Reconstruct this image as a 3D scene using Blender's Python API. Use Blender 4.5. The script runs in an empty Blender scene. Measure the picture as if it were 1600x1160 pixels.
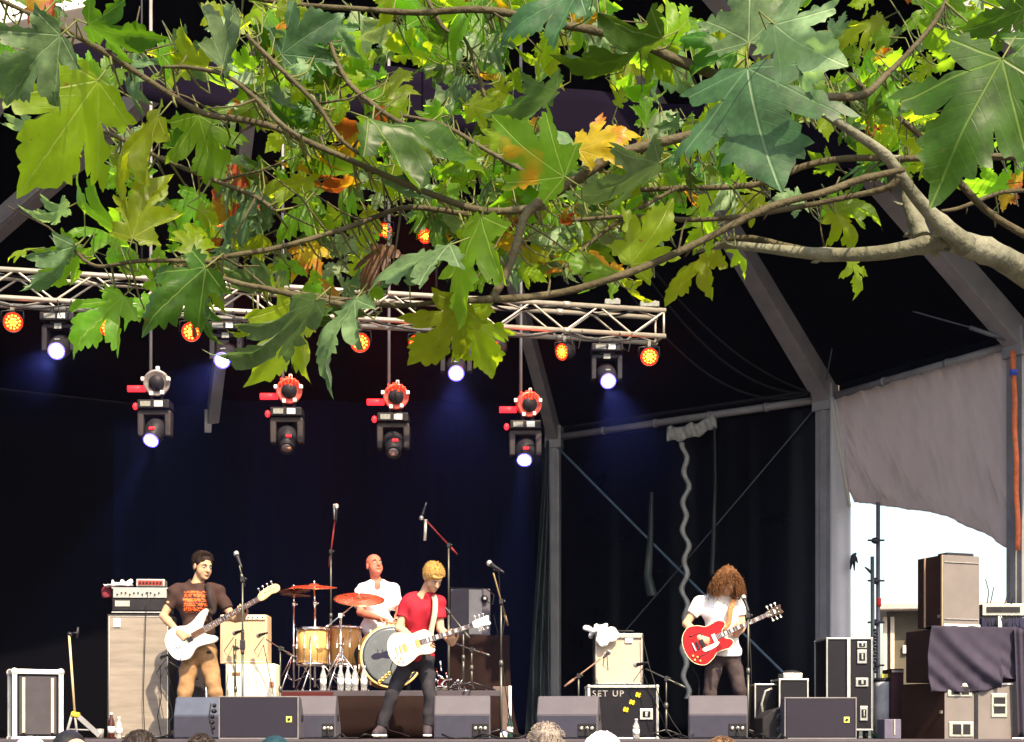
import bpy, bmesh, math, random
import numpy as np
from mathutils import Vector, Matrix, Euler
from mathutils.geometry import delaunay_2d_cdt

scene = bpy.context.scene
COL = scene.collection
rad = math.radians
# ---------------------------------------------------------------- camera
FOC = 2400.0            # focal length in photo pixels (photo 1600 wide)
HOR = 1150.0            # horizon row
CZ = 1.53               # eye height
STAGE = 1.50            # stage floor height
cam_d = bpy.data.cameras.new("camera")
cam = bpy.data.objects.new("camera", cam_d)
COL.objects.link(cam)
cam.location = (0, 0, CZ)
cam.rotation_euler = (rad(90), 0, 0)
cam_d.sensor_width = 36
cam_d.lens = FOC / 1600 * 36
cam_d.shift_y = (HOR - 580) / 1600
cam_d.clip_start = 0.05
cam_d.clip_end = 20000
scene.camera = cam
scene.render.resolution_x = 1024
scene.render.resolution_y = 742
# ---------------------------------------------------------------- world, sun, exposure
SUN_EL, SUN_AZ = 46.0, 24.0          # azimuth: degrees to the right of straight behind the camera
world = bpy.data.worlds.new("World")
scene.world = world
world.use_nodes = True
wn = world.node_tree
wn.nodes.clear()
sky = wn.nodes.new('ShaderNodeTexSky')
sky.sky_type = 'NISHITA'
sky.sun_disc = False
sky.sun_elevation = rad(SUN_EL)
sky.sun_rotation = rad(180 - SUN_AZ)
sky.dust_density = 3.0
sky.air_density = 1.2
sky.ozone_density = 0.5
bg = wn.nodes.new('ShaderNodeBackground')
bg.inputs['Strength'].default_value = 0.15
wo = wn.nodes.new('ShaderNodeOutputWorld')
wn.links.new(sky.outputs[0], bg.inputs[0])
wn.links.new(bg.outputs[0], wo.inputs[0])
sd = bpy.data.lights.new("sun", 'SUN')
sd.energy = 5.0
sd.angle = rad(0.6)
sd.color = (1.0, 0.83, 0.57)
sun = bpy.data.objects.new("sun", sd)
COL.objects.link(sun)
sv = Vector((math.sin(rad(SUN_AZ)) * math.cos(rad(SUN_EL)), -math.cos(rad(SUN_AZ)) * math.cos(rad(SUN_EL)), math.sin(rad(SUN_EL))))
sun.rotation_euler = sv.to_track_quat('Z', 'Y').to_euler()
sun.location = (6, -10, 20)
vs = scene.view_settings
vs.view_transform = 'Standard'
vs.look = 'None'
vs.exposure = 1.2
vs.gamma = 1
vs.use_curve_mapping = False

# ---------------------------------------------------------------- helpers
def P(px, py, d):
    """point seen at photo pixel (px, py) standing d metres into the scene"""
    return Vector(((px - 800) / FOC * d, d, CZ + (HOR - py) / FOC * d))

def tag(o, label=None, cat=None, group=None, kind=None):
    if label: o['label'] = label
    if cat: o['category'] = cat
    if group: o['group'] = group
    if kind: o['kind'] = kind
    return o

def thing(name, loc, label, cat, group=None):
    o = bpy.data.objects.new(name, None)
    o.empty_display_size = 0.1
    COL.objects.link(o)
    o.location = loc
    return tag(o, label, cat, group)

def world_loc(o):
    v = Vector((0, 0, 0))
    while o is not None:
        v += o.location
        o = o.parent
    return v

def kids(o):
    return [c for c in bpy.data.objects if c.parent == o]

def copy_tree(o, parent=None):
    c = o.copy()
    COL.objects.link(c)
    c.parent = parent
    for ch in kids(o):
        copy_tree(ch, c)
    return c

class MB:
    def __init__(s):
        s.v = []; s.f = []; s.m = []; s.sm = []
    def add(s, vs, fs, mi=0, smooth=False):
        b = len(s.v)
        s.v.extend([tuple(p) for p in vs])
        for f in fs:
            s.f.append([b + i for i in f]); s.m.append(mi); s.sm.append(smooth)
        return s
    def box(s, c, size, M=None, mi=0, taper=(1, 1)):
        hx, hy, hz = size[0] / 2, size[1] / 2, size[2] / 2
        vs = []
        for z in (-1, 1):
            tx, ty = (taper if z > 0 else (1, 1))
            for x, y in ((-1, -1), (1, -1), (1, 1), (-1, 1)):
                p = Vector((x * hx * tx, y * hy * ty, z * hz))
                if M is not None: p = M @ p
                vs.append(p + Vector(c))
        return s.add(vs, [(3, 2, 1, 0), (4, 5, 6, 7), (0, 1, 5, 4), (1, 2, 6, 5), (2, 3, 7, 6), (3, 0, 4, 7)], mi)
    def beam(s, a, b, w, h, up=(0, 0, 1), mi=0):
        a = Vector(a); b = Vector(b); d = (b - a)
        L = d.length; d.normalize()
        u = Vector(up); x = d.cross(u)
        if x.length < 1e-4: x = d.cross(Vector((0, 1, 0)))
        x.normalize(); u = x.cross(d)
        M = Matrix((x, d, u)).transposed()
        return s.box((a + b) / 2, (w, L, h), M, mi)
    def tube(s, pts, r, n=8, mi=0, cap=True):
        pts = [Vector(p) for p in pts]
        if not hasattr(r, '__len__'): r = [r] * len(pts)
        vs = []; fs = []
        nrm = None
        for i, p in enumerate(pts):
            if i == 0: t = pts[1] - pts[0]
            elif i == len(pts) - 1: t = pts[-1] - pts[-2]
            else: t = pts[i + 1] - pts[i - 1]
            if t.length < 1e-9: t = Vector((0, 0, 1))
            t.normalize()
            if nrm is None:
                nrm = t.cross(Vector((0, 0, 1)))
                if nrm.length < 0.1: nrm = t.cross(Vector((0, 1, 0)))
            else:
                nrm = nrm - t * nrm.dot(t)
                if nrm.length < 1e-5: nrm = t.cross(Vector((0.3, 1, 0.2)))
            nrm.normalize()
            bn = t.cross(nrm)
            for k in range(n):
                a = 2 * math.pi * k / n
                vs.append(p + (nrm * math.cos(a) + bn * math.sin(a)) * r[i])
        for i in range(len(pts) - 1):
            for k in range(n):
                k2 = (k + 1) % n
                fs.append((i * n + k, i * n + k2, (i + 1) * n + k2, (i + 1) * n + k))
        s.add(vs, fs, mi, True)
        if cap:
            b = len(s.v) - len(vs)
            s.f.append([b + k for k in range(n)][::-1]); s.m.append(mi); s.sm.append(False)
            e = b + (len(pts) - 1) * n
            s.f.append([e + k for k in range(n)]); s.m.append(mi); s.sm.append(False)
        return s
    def lathe(s, prof, base, axis=(0, 0, 1), n=20, mi=0, smooth=True):
        """prof: list of (radius, height) along axis from base"""
        ax = Vector(axis).normalized()
        x = ax.cross(Vector((0, 0, 1)))
        if x.length < 0.1: x = Vector((1, 0, 0)) - ax * ax.x
        x.normalize(); y = ax.cross(x)
        vs = []; fs = []
        for (r, h) in prof:
            for k in range(n):
                a = 2 * math.pi * k / n
                vs.append(Vector(base) + ax * h + (x * math.cos(a) + y * math.sin(a)) * max(r, 1e-4))
        for i in range(len(prof) - 1):
            for k in range(n):
                k2 = (k + 1) % n
                fs.append((i * n + k, i * n + k2, (i + 1) * n + k2, (i + 1) * n + k))
        s.add(vs, fs, mi, smooth)
        b = len(s.v) - len(vs)
        s.f.append([b + k for k in range(n)][::-1]); s.m.append(mi); s.sm.append(False)
        e = b + (len(prof) - 1) * n
        s.f.append([e + k for k in range(n)]); s.m.append(mi); s.sm.append(False)
        return s
    def ball(s, c, r, n=12, mi=0, M=None):
        if not hasattr(r, '__len__'): r = (r, r, r)
        vs = []; fs = []
        nr = max(4, n // 2)
        for i in range(nr + 1):
            th = math.pi * i / nr
            for k in range(n):
                a = 2 * math.pi * k / n
                p = Vector((r[0] * math.sin(th) * math.cos(a), r[1] * math.sin(th) * math.sin(a), r[2] * math.cos(th)))
                if M is not None: p = M @ p
                vs.append(p + Vector(c))
        for i in range(nr):
            for k in range(n):
                k2 = (k + 1) % n
                fs.append((i * n + k, (i + 1) * n + k, (i + 1) * n + k2, i * n + k2))
        return s.add(vs, fs, mi, True)
    def prism(s, outl, z0, z1, M=None, mi=0):
        n = len(outl)
        f = (lambda p: M @ Vector(p)) if M is not None else (lambda p: Vector(p))
        vs = [f((x, y, z0)) for x, y in outl] + [f((x, y, z1)) for x, y in outl]
        fs = [tuple(range(n))[::-1], tuple(range(n, 2 * n))]
        fs += [(i, (i + 1) % n, n + (i + 1) % n, n + i) for i in range(n)]
        return s.add(vs, fs, mi)
    def sheet(s, fn, nu, nv, mi=0, thick=0.0):
        vs = [fn(i / nu, j / nv) for j in range(nv + 1) for i in range(nu + 1)]
        w = nu + 1
        fs = [(j * w + i, j * w + i + 1, (j + 1) * w + i + 1, (j + 1) * w + i) for j in range(nv) for i in range(nu)]
        return s.add(vs, fs, mi, True)
    def build(s, name, mats, parent=None, bevel=0, solid=0, kind=None, segs=2):
        me = bpy.data.meshes.new(name)
        if not isinstance(mats, (list, tuple)): mats = [mats]
        base = world_loc(parent) if parent is not None else Vector((0, 0, 0))
        me.from_pydata([(p[0] - base.x, p[1] - base.y, p[2] - base.z) for p in s.v], [], s.f)
        for m in mats: me.materials.append(m)
        me.polygons.foreach_set('material_index', s.m)
        me.polygons.foreach_set('use_smooth', s.sm)
        me.update()
        o = bpy.data.objects.new(name, me)
        COL.objects.link(o)
        o.parent = parent
        if solid:
            md = o.modifiers.new('thickness', 'SOLIDIFY'); md.thickness = solid; md.offset = 0
        if bevel:
            md = o.modifiers.new('bevel', 'BEVEL'); md.width = bevel; md.segments = segs; md.limit_method = 'ANGLE'; md.angle_limit = rad(40)
        if kind: o['kind'] = kind
        return o

def recentre(o):
    """move a top-level mesh's origin to its base"""
    me = o.data
    co = np.empty(len(me.vertices) * 3); me.vertices.foreach_get('co', co); co = co.reshape(-1, 3)
    c = np.array([(co[:, 0].min() + co[:, 0].max()) / 2, (co[:, 1].min() + co[:, 1].max()) / 2, co[:, 2].min()])
    co -= c
    me.vertices.foreach_set('co', co.ravel()); me.update()
    o.location = Vector(c) + o.location
    return o

# ---------------------------------------------------------------- materials
MATS = {}
def mat(name, col, rough=0.6, metal=0.0, var=0.15, vscale=8.0, bump=0.0, bscale=60.0, emit=None, estr=0.0, spec=0.5, sheen=0, trans=None, stretch=None, col2=None, rvar=0.1):
    if name in MATS: return MATS[name]
    m = bpy.data.materials.new(name); MATS[name] = m
    m.use_nodes = True
    nt = m.node_tree; N = nt.nodes; Lk = nt.links
    b = N['Principled BSDF']
    b.inputs['Roughness'].default_value = rough
    b.inputs['Metallic'].default_value = metal
    b.inputs['Specular IOR Level'].default_value = spec if (metal > .2 or rough < .3 or spec != .5) else .18
    if sheen: b.inputs['Sheen Weight'].default_value = sheen
    tc = N.new('ShaderNodeTexCoord'); mp = N.new('ShaderNodeMapping')
    Lk.new(tc.outputs['Object'], mp.inputs[0])
    if stretch: mp.inputs['Scale'].default_value = stretch
    nz = N.new('ShaderNodeTexNoise'); nz.inputs['Scale'].default_value = vscale; nz.inputs['Detail'].default_value = 6; nz.inputs['Roughness'].default_value = 0.65
    Lk.new(mp.outputs[0], nz.inputs['Vector'])
    mr = N.new('ShaderNodeMapRange'); mr.inputs['From Min'].default_value = 0.3; mr.inputs['From Max'].default_value = 0.7
    Lk.new(nz.outputs['Fac'], mr.inputs['Value'])
    mx = N.new('ShaderNodeMix'); mx.data_type = 'RGBA'
    lo = [max(0, c * (1 - var)) for c in col]; hi = [min(1, c * (1 + var)) for c in col]
    if col2: lo, hi = list(col), list(col2)
    mx.inputs['A'].default_value = (*lo, 1); mx.inputs['B'].default_value = (*hi, 1)
    Lk.new(mr.outputs[0], mx.inputs['Factor'])
    Lk.new(mx.outputs['Result'], b.inputs['Base Color'])
    rr = N.new('ShaderNodeMapRange'); rr.inputs['To Min'].default_value = max(0.02, rough - rvar); rr.inputs['To Max'].default_value = min(1, rough + rvar)
    Lk.new(nz.outputs['Fac'], rr.inputs['Value']); Lk.new(rr.outputs[0], b.inputs['Roughness'])
    if bump:
        n2 = N.new('ShaderNodeTexNoise'); n2.inputs['Scale'].default_value = bscale; n2.inputs['Detail'].default_value = 4
        Lk.new(mp.outputs[0], n2.inputs['Vector'])
        bp = N.new('ShaderNodeBump'); bp.inputs['Strength'].default_value = bump; bp.inputs['Distance'].default_value = 0.01
        Lk.new(n2.outputs['Fac'], bp.inputs['Height']); Lk.new(bp.outputs[0], b.inputs['Normal'])
    if emit:
        b.inputs['Emission Color'].default_value = (*emit, 1); b.inputs['Emission Strength'].default_value = estr
    if trans:
        tr = N.new('ShaderNodeBsdfTranslucent'); tr.inputs[0].default_value = (*trans[0], 1)
        ms = N.new('ShaderNodeMixShader'); ms.inputs[0].default_value = trans[1]
        Lk.new(b.outputs[0], ms.inputs[1]); Lk.new(tr.outputs[0], ms.inputs[2])
        Lk.new(ms.outputs[0], N['Material Output'].inputs[0])
    return m

def glass(name, col=(0.9, 0.95, 0.95)):
    if name in MATS: return MATS[name]
    m = mat(name, col, 0.05, var=0.02, rvar=0.02)
    m.node_tree.nodes['Principled BSDF'].inputs['Transmission Weight'].default_value = 0.85
    return m

M_ALU = mat('aluminium', (0.55, 0.53, 0.50), 0.35, 0.85, var=0.12, vscale=14)
M_STEEL = mat('painted_tent_beam', (0.235, 0.225, 0.235), 0.5, 0.1, var=0.22, vscale=2.5, bump=0.05, bscale=9)
M_CHROME = mat('chrome', (0.8, 0.8, 0.8), 0.15, 1.0, var=0.05)
M_BLK = mat('black_plastic', (0.016, 0.015, 0.018), 0.5, var=0.3, bump=0.1, bscale=200)
M_BLKM = mat('black_metal', (0.02, 0.019, 0.022), 0.4, 0.3, var=0.3, vscale=20)
M_CABLE = mat('cable_rubber', (0.012, 0.012, 0.013), 0.6)
M_GOLD = mat('gold_hardware', (0.75, 0.5, 0.15), 0.3, 1.0)
M_WHITEP = mat('white_paint', (0.78, 0.76, 0.72), 0.45, var=0.08)

# ---------------------------------------------------------------- signed distance modelling (numpy) for bodies, cloth, hair
def _pt(a): return np.array([a[0], a[1], a[2]], dtype=np.float32)
def sdf_mesh(prims, voxel, noise=None, post=None):
    """prims: dicts with t, params, k; returns verts (n,3), quads"""
    lo = np.array([1e9] * 3); hi = -lo
    for p in prims:
        if p.get('op', 'u') != 'u': continue
        for c, r in p['b']:
            lo = np.minimum(lo, np.array(c) - r); hi = np.maximum(hi, np.array(c) + r)
    lo -= voxel * 4 + 0.01; hi += voxel * 4 + 0.01
    n = np.ceil((hi - lo) / voxel).astype(int) + 1
    ax = [(lo[i] + np.arange(n[i]) * voxel).astype(np.float32) for i in range(3)]
    D = np.full(n, 1.0, dtype=np.float32)
    for p in prims:
        k = p.get('k', 0.02)
        l2 = np.array([1e9] * 3); h2 = -l2
        for c, r in p['b']:
            l2 = np.minimum(l2, np.array(c) - r); h2 = np.maximum(h2, np.array(c) + r)
        mgn = k * 1.5 + voxel * 3
        i0 = np.clip(np.floor((l2 - mgn - lo) / voxel).astype(int), 0, n - 1)
        i1 = np.clip(np.ceil((h2 + mgn - lo) / voxel).astype(int) + 1, 1, n)
        if p.get('op') in ('cut',):
            i0 = np.zeros(3, int); i1 = n
        if np.any(i1 <= i0): continue
        X = ax[0][i0[0]:i1[0]][:, None, None]; Y = ax[1][i0[1]:i1[1]][None, :, None]; Z = ax[2][i0[2]:i1[2]][None, None, :]
        d = p['f'](X, Y, Z)
        S = D[i0[0]:i1[0], i0[1]:i1[1], i0[2]:i1[2]]
        op = p.get('op', 'u')
        if op == 'u':
            h = np.clip(0.5 + 0.5 * (S - d) / k, 0, 1)
            R = S * (1 - h) + d * h - k * h * (1 - h)
        elif op == 'sub':
            h = np.clip(0.5 - 0.5 * (S + d) / k, 0, 1)
            R = S * (1 - h) - d * h + k * h * (1 - h)
        else:   # cut: keep where d<0
            R = np.maximum(S, d)
        D[i0[0]:i1[0], i0[1]:i1[1], i0[2]:i1[2]] = R
    if noise is not None:
        D += noise(ax[0][:, None, None], ax[1][None, :, None], ax[2][None, None, :]).astype(np.float32)
    D[0] = D[-1] = 1; D[:, 0] = D[:, -1] = 1; D[:, :, 0] = D[:, :, -1] = 1
    s = D < 0
    c8 = [(0, 0, 0), (1, 0, 0), (0, 1, 0), (1, 1, 0), (0, 0, 1), (1, 0, 1), (0, 1, 1), (1, 1, 1)]
    def sub(A, c): return A[c[0]:A.shape[0] - 1 + c[0], c[1]:A.shape[1] - 1 + c[1], c[2]:A.shape[2] - 1 + c[2]]
    cnt = sum(sub(s, c).astype(np.int8) for c in c8)
    mask = (cnt > 0) & (cnt < 8)
    idx = np.argwhere(mask)
    V = np.stack([D[idx[:, 0] + c[0], idx[:, 1] + c[1], idx[:, 2] + c[2]] for c in c8], 1)
    pos = np.zeros((len(idx), 3)); num = np.zeros(len(idx))
    ed = [(0, 1), (2, 3), (4, 5), (6, 7), (0, 2), (1, 3), (4, 6), (5, 7), (0, 4), (1, 5), (2, 6), (3, 7)]
    C = np.array(c8, float)
    for a, b in ed:
        va, vb = V[:, a], V[:, b]
        cr = (va < 0) != (vb < 0)
        t = np.where(cr, va / np.where(cr, va - vb, 1), 0)
        pos += np.where(cr[:, None], C[a] + t[:, None] * (C[b] - C[a]), 0); num += cr
    verts = lo + (idx + pos / num[:, None]) * voxel
    imap = -np.ones(mask.shape, int); imap[mask] = np.arange(len(idx))
    quads = []
    for a in range(3):
        sl0 = [slice(None)] * 3; sl1 = [slice(None)] * 3
        sl0[a] = slice(0, -1); sl1[a] = slice(1, None)
        s0 = s[tuple(sl0)]; s1 = s[tuple(sl1)]
        e = np.argwhere(s0 != s1)
        b_, c_ = (a + 1) % 3, (a + 2) % 3
        e = e[(e[:, b_] > 0) & (e[:, c_] > 0) & (e[:, b_] < n[b_] - 1) & (e[:, c_] < n[c_] - 1)]
        fl = s0[e[:, 0], e[:, 1], e[:, 2]]
        def g(db, dc):
            q = e.copy(); q[:, b_] += db; q[:, c_] += dc
            return imap[q[:, 0], q[:, 1], q[:, 2]]
        Q = np.stack([g(-1, -1), g(0, -1), g(0, 0), g(-1, 0)], 1)
        Q[~fl] = Q[~fl][:, ::-1]
        quads.append(Q)
    return verts, np.concatenate(quads)

def cap(a, b, ra, rb=None, k=0.02, op='u'):
    rb = ra if rb is None else rb
    A = _pt(a); B = _pt(b); BA = B - A; L2 = float(BA @ BA) + 1e-12
    def f(X, Y, Z):
        t = np.clip(((X - A[0]) * BA[0] + (Y - A[1]) * BA[1] + (Z - A[2]) * BA[2]) / L2, 0, 1)
        return np.sqrt((X - A[0] - t * BA[0]) ** 2 + (Y - A[1] - t * BA[1]) ** 2 + (Z - A[2] - t * BA[2]) ** 2) - (ra + (rb - ra) * t)
    return dict(f=f, b=[(A, ra), (B, rb)], k=k, op=op)

def fcap(a, b, ra, rb=None, k=0.02, ext=0.0):
    """flat-ended cone at b (sleeve, trouser leg)"""
    rb = ra if rb is None else rb
    A = _pt(a); B = _pt(b); BA = B - A; L = float(np.sqrt(BA @ BA)) + 1e-9; U = BA / L
    def f(X, Y, Z):
        h = (X - A[0]) * U[0] + (Y - A[1]) * U[1] + (Z - A[2]) * U[2]
        t = np.clip(h / L, 0, 1)
        d = np.sqrt((X - A[0] - h * U[0]) ** 2 + (Y - A[1] - h * U[1]) ** 2 + (Z - A[2] - h * U[2]) ** 2 + np.minimum(h, 0) ** 2) - (ra + (rb - ra) * t)
        return np.maximum(d, h - L)
    return dict(f=f, b=[(A, ra), (B, rb)], k=k, op='u')

def ell(c, r, R=None, k=0.02, op='u'):
    C = _pt(c); r = np.array(r, np.float32)
    Rm = np.array(R, np.float32).reshape(3, 3) if R is not None else np.eye(3, dtype=np.float32)   # columns = local axes
    def f(X, Y, Z):
        x, y, z = X - C[0], Y - C[1], Z - C[2]
        q = [x * Rm[0, i] + y * Rm[1, i] + z * Rm[2, i] for i in range(3)]
        k0 = np.sqrt((q[0] / r[0]) ** 2 + (q[1] / r[1]) ** 2 + (q[2] / r[2]) ** 2) + 1e-6
        k1 = np.sqrt((q[0] / r[0] ** 2) ** 2 + (q[1] / r[1] ** 2) ** 2 + (q[2] / r[2] ** 2) ** 2) + 1e-6
        return k0 * (k0 - 1) / k1
    return dict(f=f, b=[(C, float(r.max()))], k=k, op=op)

def cutplane(p, nrm):
    """remove what lies on the side the normal points to"""
    A = _pt(p); Nn = _pt(Vector(nrm).normalized())
    return dict(f=lambda X, Y, Z: (X - A[0]) * Nn[0] + (Y - A[1]) * Nn[1] + (Z - A[2]) * Nn[2], b=[(A, 0.01)], k=0.001, op='cut')

def sdf_obj(name, prims, voxel, material, parent, noise=None):
    v, q = sdf_mesh(prims, voxel, noise)
    base = world_loc(parent) if parent is not None else Vector((0, 0, 0))
    v = v - np.array(base)
    me = bpy.data.meshes.new(name)
    me.vertices.add(len(v)); me.vertices.foreach_set('co', v.astype(np.float32).ravel())
    me.loops.add(len(q) * 4); me.loops.foreach_set('vertex_index', q.astype(np.int32).ravel())
    me.polygons.add(len(q))
    me.polygons.foreach_set('loop_start', np.arange(len(q), dtype=np.int32) * 4)
    me.polygons.foreach_set('use_smooth', np.ones(len(q), dtype=bool))
    me.update(calc_edges=True); me.validate()
    mats = material if isinstance(material, (list, tuple)) else [material]
    for m in mats: me.materials.append(m)
    o = bpy.data.objects.new(name, me); COL.objects.link(o); o.parent = parent
    return o
# ================================================================ SETTING
def struct(o, kind='structure'):
    o['kind'] = kind
    return o

m_ground = mat('trodden_ground', (0.11, 0.10, 0.085), 0.9, var=0.3, vscale=0.8, bump=0.4, bscale=6)
g = MB(); g.add([(-4000, -4000, 0), (4000, -4000, 0), (4000, 6000, 0), (-4000, 6000, 0)], [(0, 1, 2, 3)])
struct(g.build('ground', m_ground))

M_DECK = mat('stage_deck', (0.055, 0.046, 0.055), 0.6, var=0.25, vscale=1.5, bump=0.15, bscale=12)
M_SKIRT = mat('stage_skirt_cloth', (0.075, 0.06, 0.09), 0.85, var=0.2, vscale=3, bump=0.2, bscale=25)
FR = 13.2
TC = Vector((-1.9, 15.0, 0))      # centre of the round tent
TR = 9.5
HE = CZ + 4.9                     # eave height
HA = CZ + 11.6                    # crown height
o = thing('stage_platform', (0, FR, 0), 'low black stage deck with a lilac grey cloth skirt along its front edge', 'stage')
d = MB(); d.prism([(-11.5, FR), (8.2, FR), (8.2, 20), (5.2, 25.5), (-6, 26.5), (-11.5, 22)], 1.32, STAGE)
d.build('deck', M_DECK, o, bevel=0.01)
s_ = MB()
s_.sheet(lambda u, v: Vector((-11.4 + 19.5 * u, FR + 0.03 + 0.018 * math.sin(u * 330) + 0.01 * math.sin(u * 77), 0.02 + v * 1.3)), 900, 2)
s_.build('skirt', M_SKIRT, o, solid=0.004)

# ---- tent skin (black inside) and its ribs
M_SKIN = mat('black_tent_skin', (0.0012, 0.0011, 0.0020), 0.9, spec=0.05, var=0.3, vscale=0.6, bump=0.3, bscale=2.0)
M_CURT = mat('haze_tinted_black_backdrop', (0.0012, 0.0022, 0.0120), 0.95, spec=0.08, var=0.4, vscale=0.7, bump=0.3, bscale=3, stretch=(3, 3, 0.3))  # navy stage haze put into the black curtain colour
def eave(px, dist): return Vector(((px - 800) / FOC * dist, dist, HE))
def ang(a, r=TR): return Vector((TC.x + r * math.cos(rad(a)), TC.y + r * math.sin(rad(a)), HE))
E3 = eave(866, 25.0); E2 = eave(1291, 22.1); E1 = eave(1592, 18.97); E4 = eave(332, 23.8)
E0 = ang(0, 9.5); E5 = ang(141); E6 = ang(164); E7 = ang(185)
APX = Vector((TC.x, TC.y, HA))
ring = [E0, E1, E2, E3, E4, E5, E6, E7]
tent = thing('round_stage_tent', (TC.x, TC.y, STAGE), 'big black domed stage tent on grey beams open towards the crowd', 'tent')
sk = MB()
def skin(u, v, a, b, drop=0.0):
    p = a.lerp(b, u)
    q = p.lerp(APX, v)
    q.z += 0.14 - 0.22 * math.sin(math.pi * u) * math.sin(math.pi * min(1, v * 1.2))
    r_ = Vector((q.x - TC.x, q.y - TC.y, 0))
    if r_.length > 0.01: q += r_.normalized() * 0.1
    return q
for i in range(len(ring) - 1):
    sk.sheet(lambda u, v, a=ring[i], b=ring[i + 1]: skin(u, v, a, b), 10, 14)
for i in range(len(ring) - 1):
    def val(u, v, a=ring[i], b=ring[i + 1]):
        p = a.lerp(b, u); o_ = Vector((p.x - TC.x, p.y - TC.y, 0)).normalized() * .13
        return Vector((p.x + o_.x, p.y + o_.y, HE - .12 + v * .5))
    sk.sheet(val, 10, 1)
sk.build('roof_skin', M_SKIN, tent, solid=0.01)
for i, e in enumerate(ring):
    out = Vector((e.x - TC.x, e.y - TC.y, 0)).normalized()
    b = MB()
    w = 0.30
    tgt = APX - out * -0.3
    b.beam(e, tgt, 0.17 if i in (3, 4) else 0.26, w, up=(0, 0, 1))
    # raised flange edges along the rib
    b.beam(e + Vector((0, 0, -w / 2 - 0.008)), tgt + Vector((0, 0, -w / 2 - 0.008)), 0.10, 0.016)
    b.build('roof_rib', M_STEEL, tent, bevel=0.012)
    if True:
        pmb = MB()
        pw = 0.2 if i in (3, 4) else 0.27
        ox = out * 0.0
        Mx = Matrix.Rotation(math.atan2(out.y, out.x), 3, 'Z')
        pmb.box((e.x, e.y, (HE + STAGE) / 2), (0.16, pw, HE - STAGE), Mx)
        pmb.box((e.x - out.x * 0.092, e.y - out.y * 0.092, (HE + STAGE) / 2), (0.018, pw * 0.4, HE - STAGE - 0.1), Mx)
        pmb.box((e.x, e.y, STAGE + 0.02), (0.4, 0.4, 0.035), Mx)
        pmb.box((e.x, e.y, HE - 0.05), (0.24, pw + 0.07, 0.36), Mx)
        pmb.build('post', M_STEEL, tent, bevel=0.01)
for a, b in zip(ring[:3], ring[1:4]):
    t = MB()
    t.tube([a + Vector((0, 0, -0.05)), b + Vector((0, 0, -0.05))], 0.055, 10)
    n = int((b - a).length / 0.9)
    for k in range(1, n):
        c = a.lerp(b, k / n) + Vector((0, 0, -0.05))
        t.tube([c - (b - a).normalized() * 0.03, c + (b - a).normalized() * 0.03], 0.066, 10)
    t.build('eave_tube', M_STEEL, tent)
# wide diagonal brace up in the left bay
b = MB(); b.beam(P(-220, 545, 20.5), P(250, 130, 18.0), 0.2, 0.26); b.beam(P(-220, 545, 20.33), P(250, 130, 17.83), 0.05, 0.03)
b.build('roof_brace', M_STEEL, tent, bevel=0.01)
# bracing wires and hanging cables
def cable(p0, p1, sag, r, m, name='bracing_cable', parent=None, n=14):
    t = MB(); pts = []
    for i in range(n + 1):
        u = i / n
        p = Vector(p0).lerp(Vector(p1), u); p.z -= sag * 4 * u * (1 - u)
        pts.append(p)
    t.tube(pts, r, 6)
    return t.build(name, m, parent)
M_WIRE = mat('steel_wire', (0.12, 0.13, 0.15), 0.5, 0.4)
M_WIREB = mat('blue_ratchet_strap', (0.09, 0.14, 0.2), 0.7)
cable(P(872, 700, 24.6), P(1245, 1072, 22.4), 0.02, 0.020, M_WIREB, parent=tent)
cable(P(1272, 640, 22.3), P(930, 1040, 24.5), 0.02, 0.009, M_WIRE, parent=tent)
cable(P(1180, 405, 21.5), P(1575, 527, 18.9), 0.05, 0.012, M_WIRE, parent=tent)
cable(P(1325, 400, 20.2), P(1290, 600, 21.9), 0.02, 0.010, M_WIRE, parent=tent)
for (x0, y0, sg) in ((1000, 395, .32), (1010, 430, .45), (985, 460, .55)):
    cable(P(x0, y0, 21), P(1270, 614, 22), sg, 0.014, M_CABLE, name='power_cable', parent=tent)
t = MB(); t.tube([P(1515, 512, 18.95), P(1545, 522, 18.93), P(1572, 529, 18.9)], 0.03, 8); t.build('tensioner', M_WIRE, tent)

ws = MB()
for i in range(2, len(ring) - 1):
    def wv(u, v, a=ring[i], b=ring[i + 1]):
        p = a.lerp(b, u); o_ = Vector((p.x - TC.x, p.y - TC.y, 0)).normalized() * .45
        return Vector((p.x + o_.x, p.y + o_.y, .02 + v * (HE + .3)))
    ws.sheet(wv, 12, 6)
ws.build('outer_wall', M_SKIN, tent, solid=.01)
# ---- side walls of the tent
def wall(name, a, b, z0, z1, m, folds, amp, label, cat='curtain', nu=120, inset=0.0, seed=0, u0=0.0, u1=1.0, pinch=None, group=None):
    a = Vector((a.x, a.y, 0)); b = Vector((b.x, b.y, 0))
    dr = (b - a); nn = Vector((-dr.y, dr.x, 0)).normalized()
    if nn.dot(TC - a) < 0: nn = -nn
    rr = random.Random(seed)
    ph = [rr.uniform(0, 6.28) for _ in range(5)]; fr = [folds * q for q in (1, 1.7, 2.9, 0.43, 5.1)]
    mb = MB()
    def fn(u, v):
        uu = u0 + (u1 - u0) * u
        p = a.lerp(b, uu)
        k = 0.6 + 0.4 * (1 - v)
        off = sum(math.sin(fr[i] * uu * 6.283 + ph[i] + 0.6 * math.sin(v * 3 + i)) * (0.5, 0.3, 0.15, 0.5, 0.08)[i] for i in range(5)) * amp * k
        if pinch: off += pinch(uu, v)
        p = p + nn * (inset + off)
        p.z = z0 + (z1 - z0) * v
        return p
    mb.sheet(fn, nu, 24)
    o = mb.build(name, m, None, solid=0.004)
    recentre(o)
    return tag(o, label, cat, group)
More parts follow.
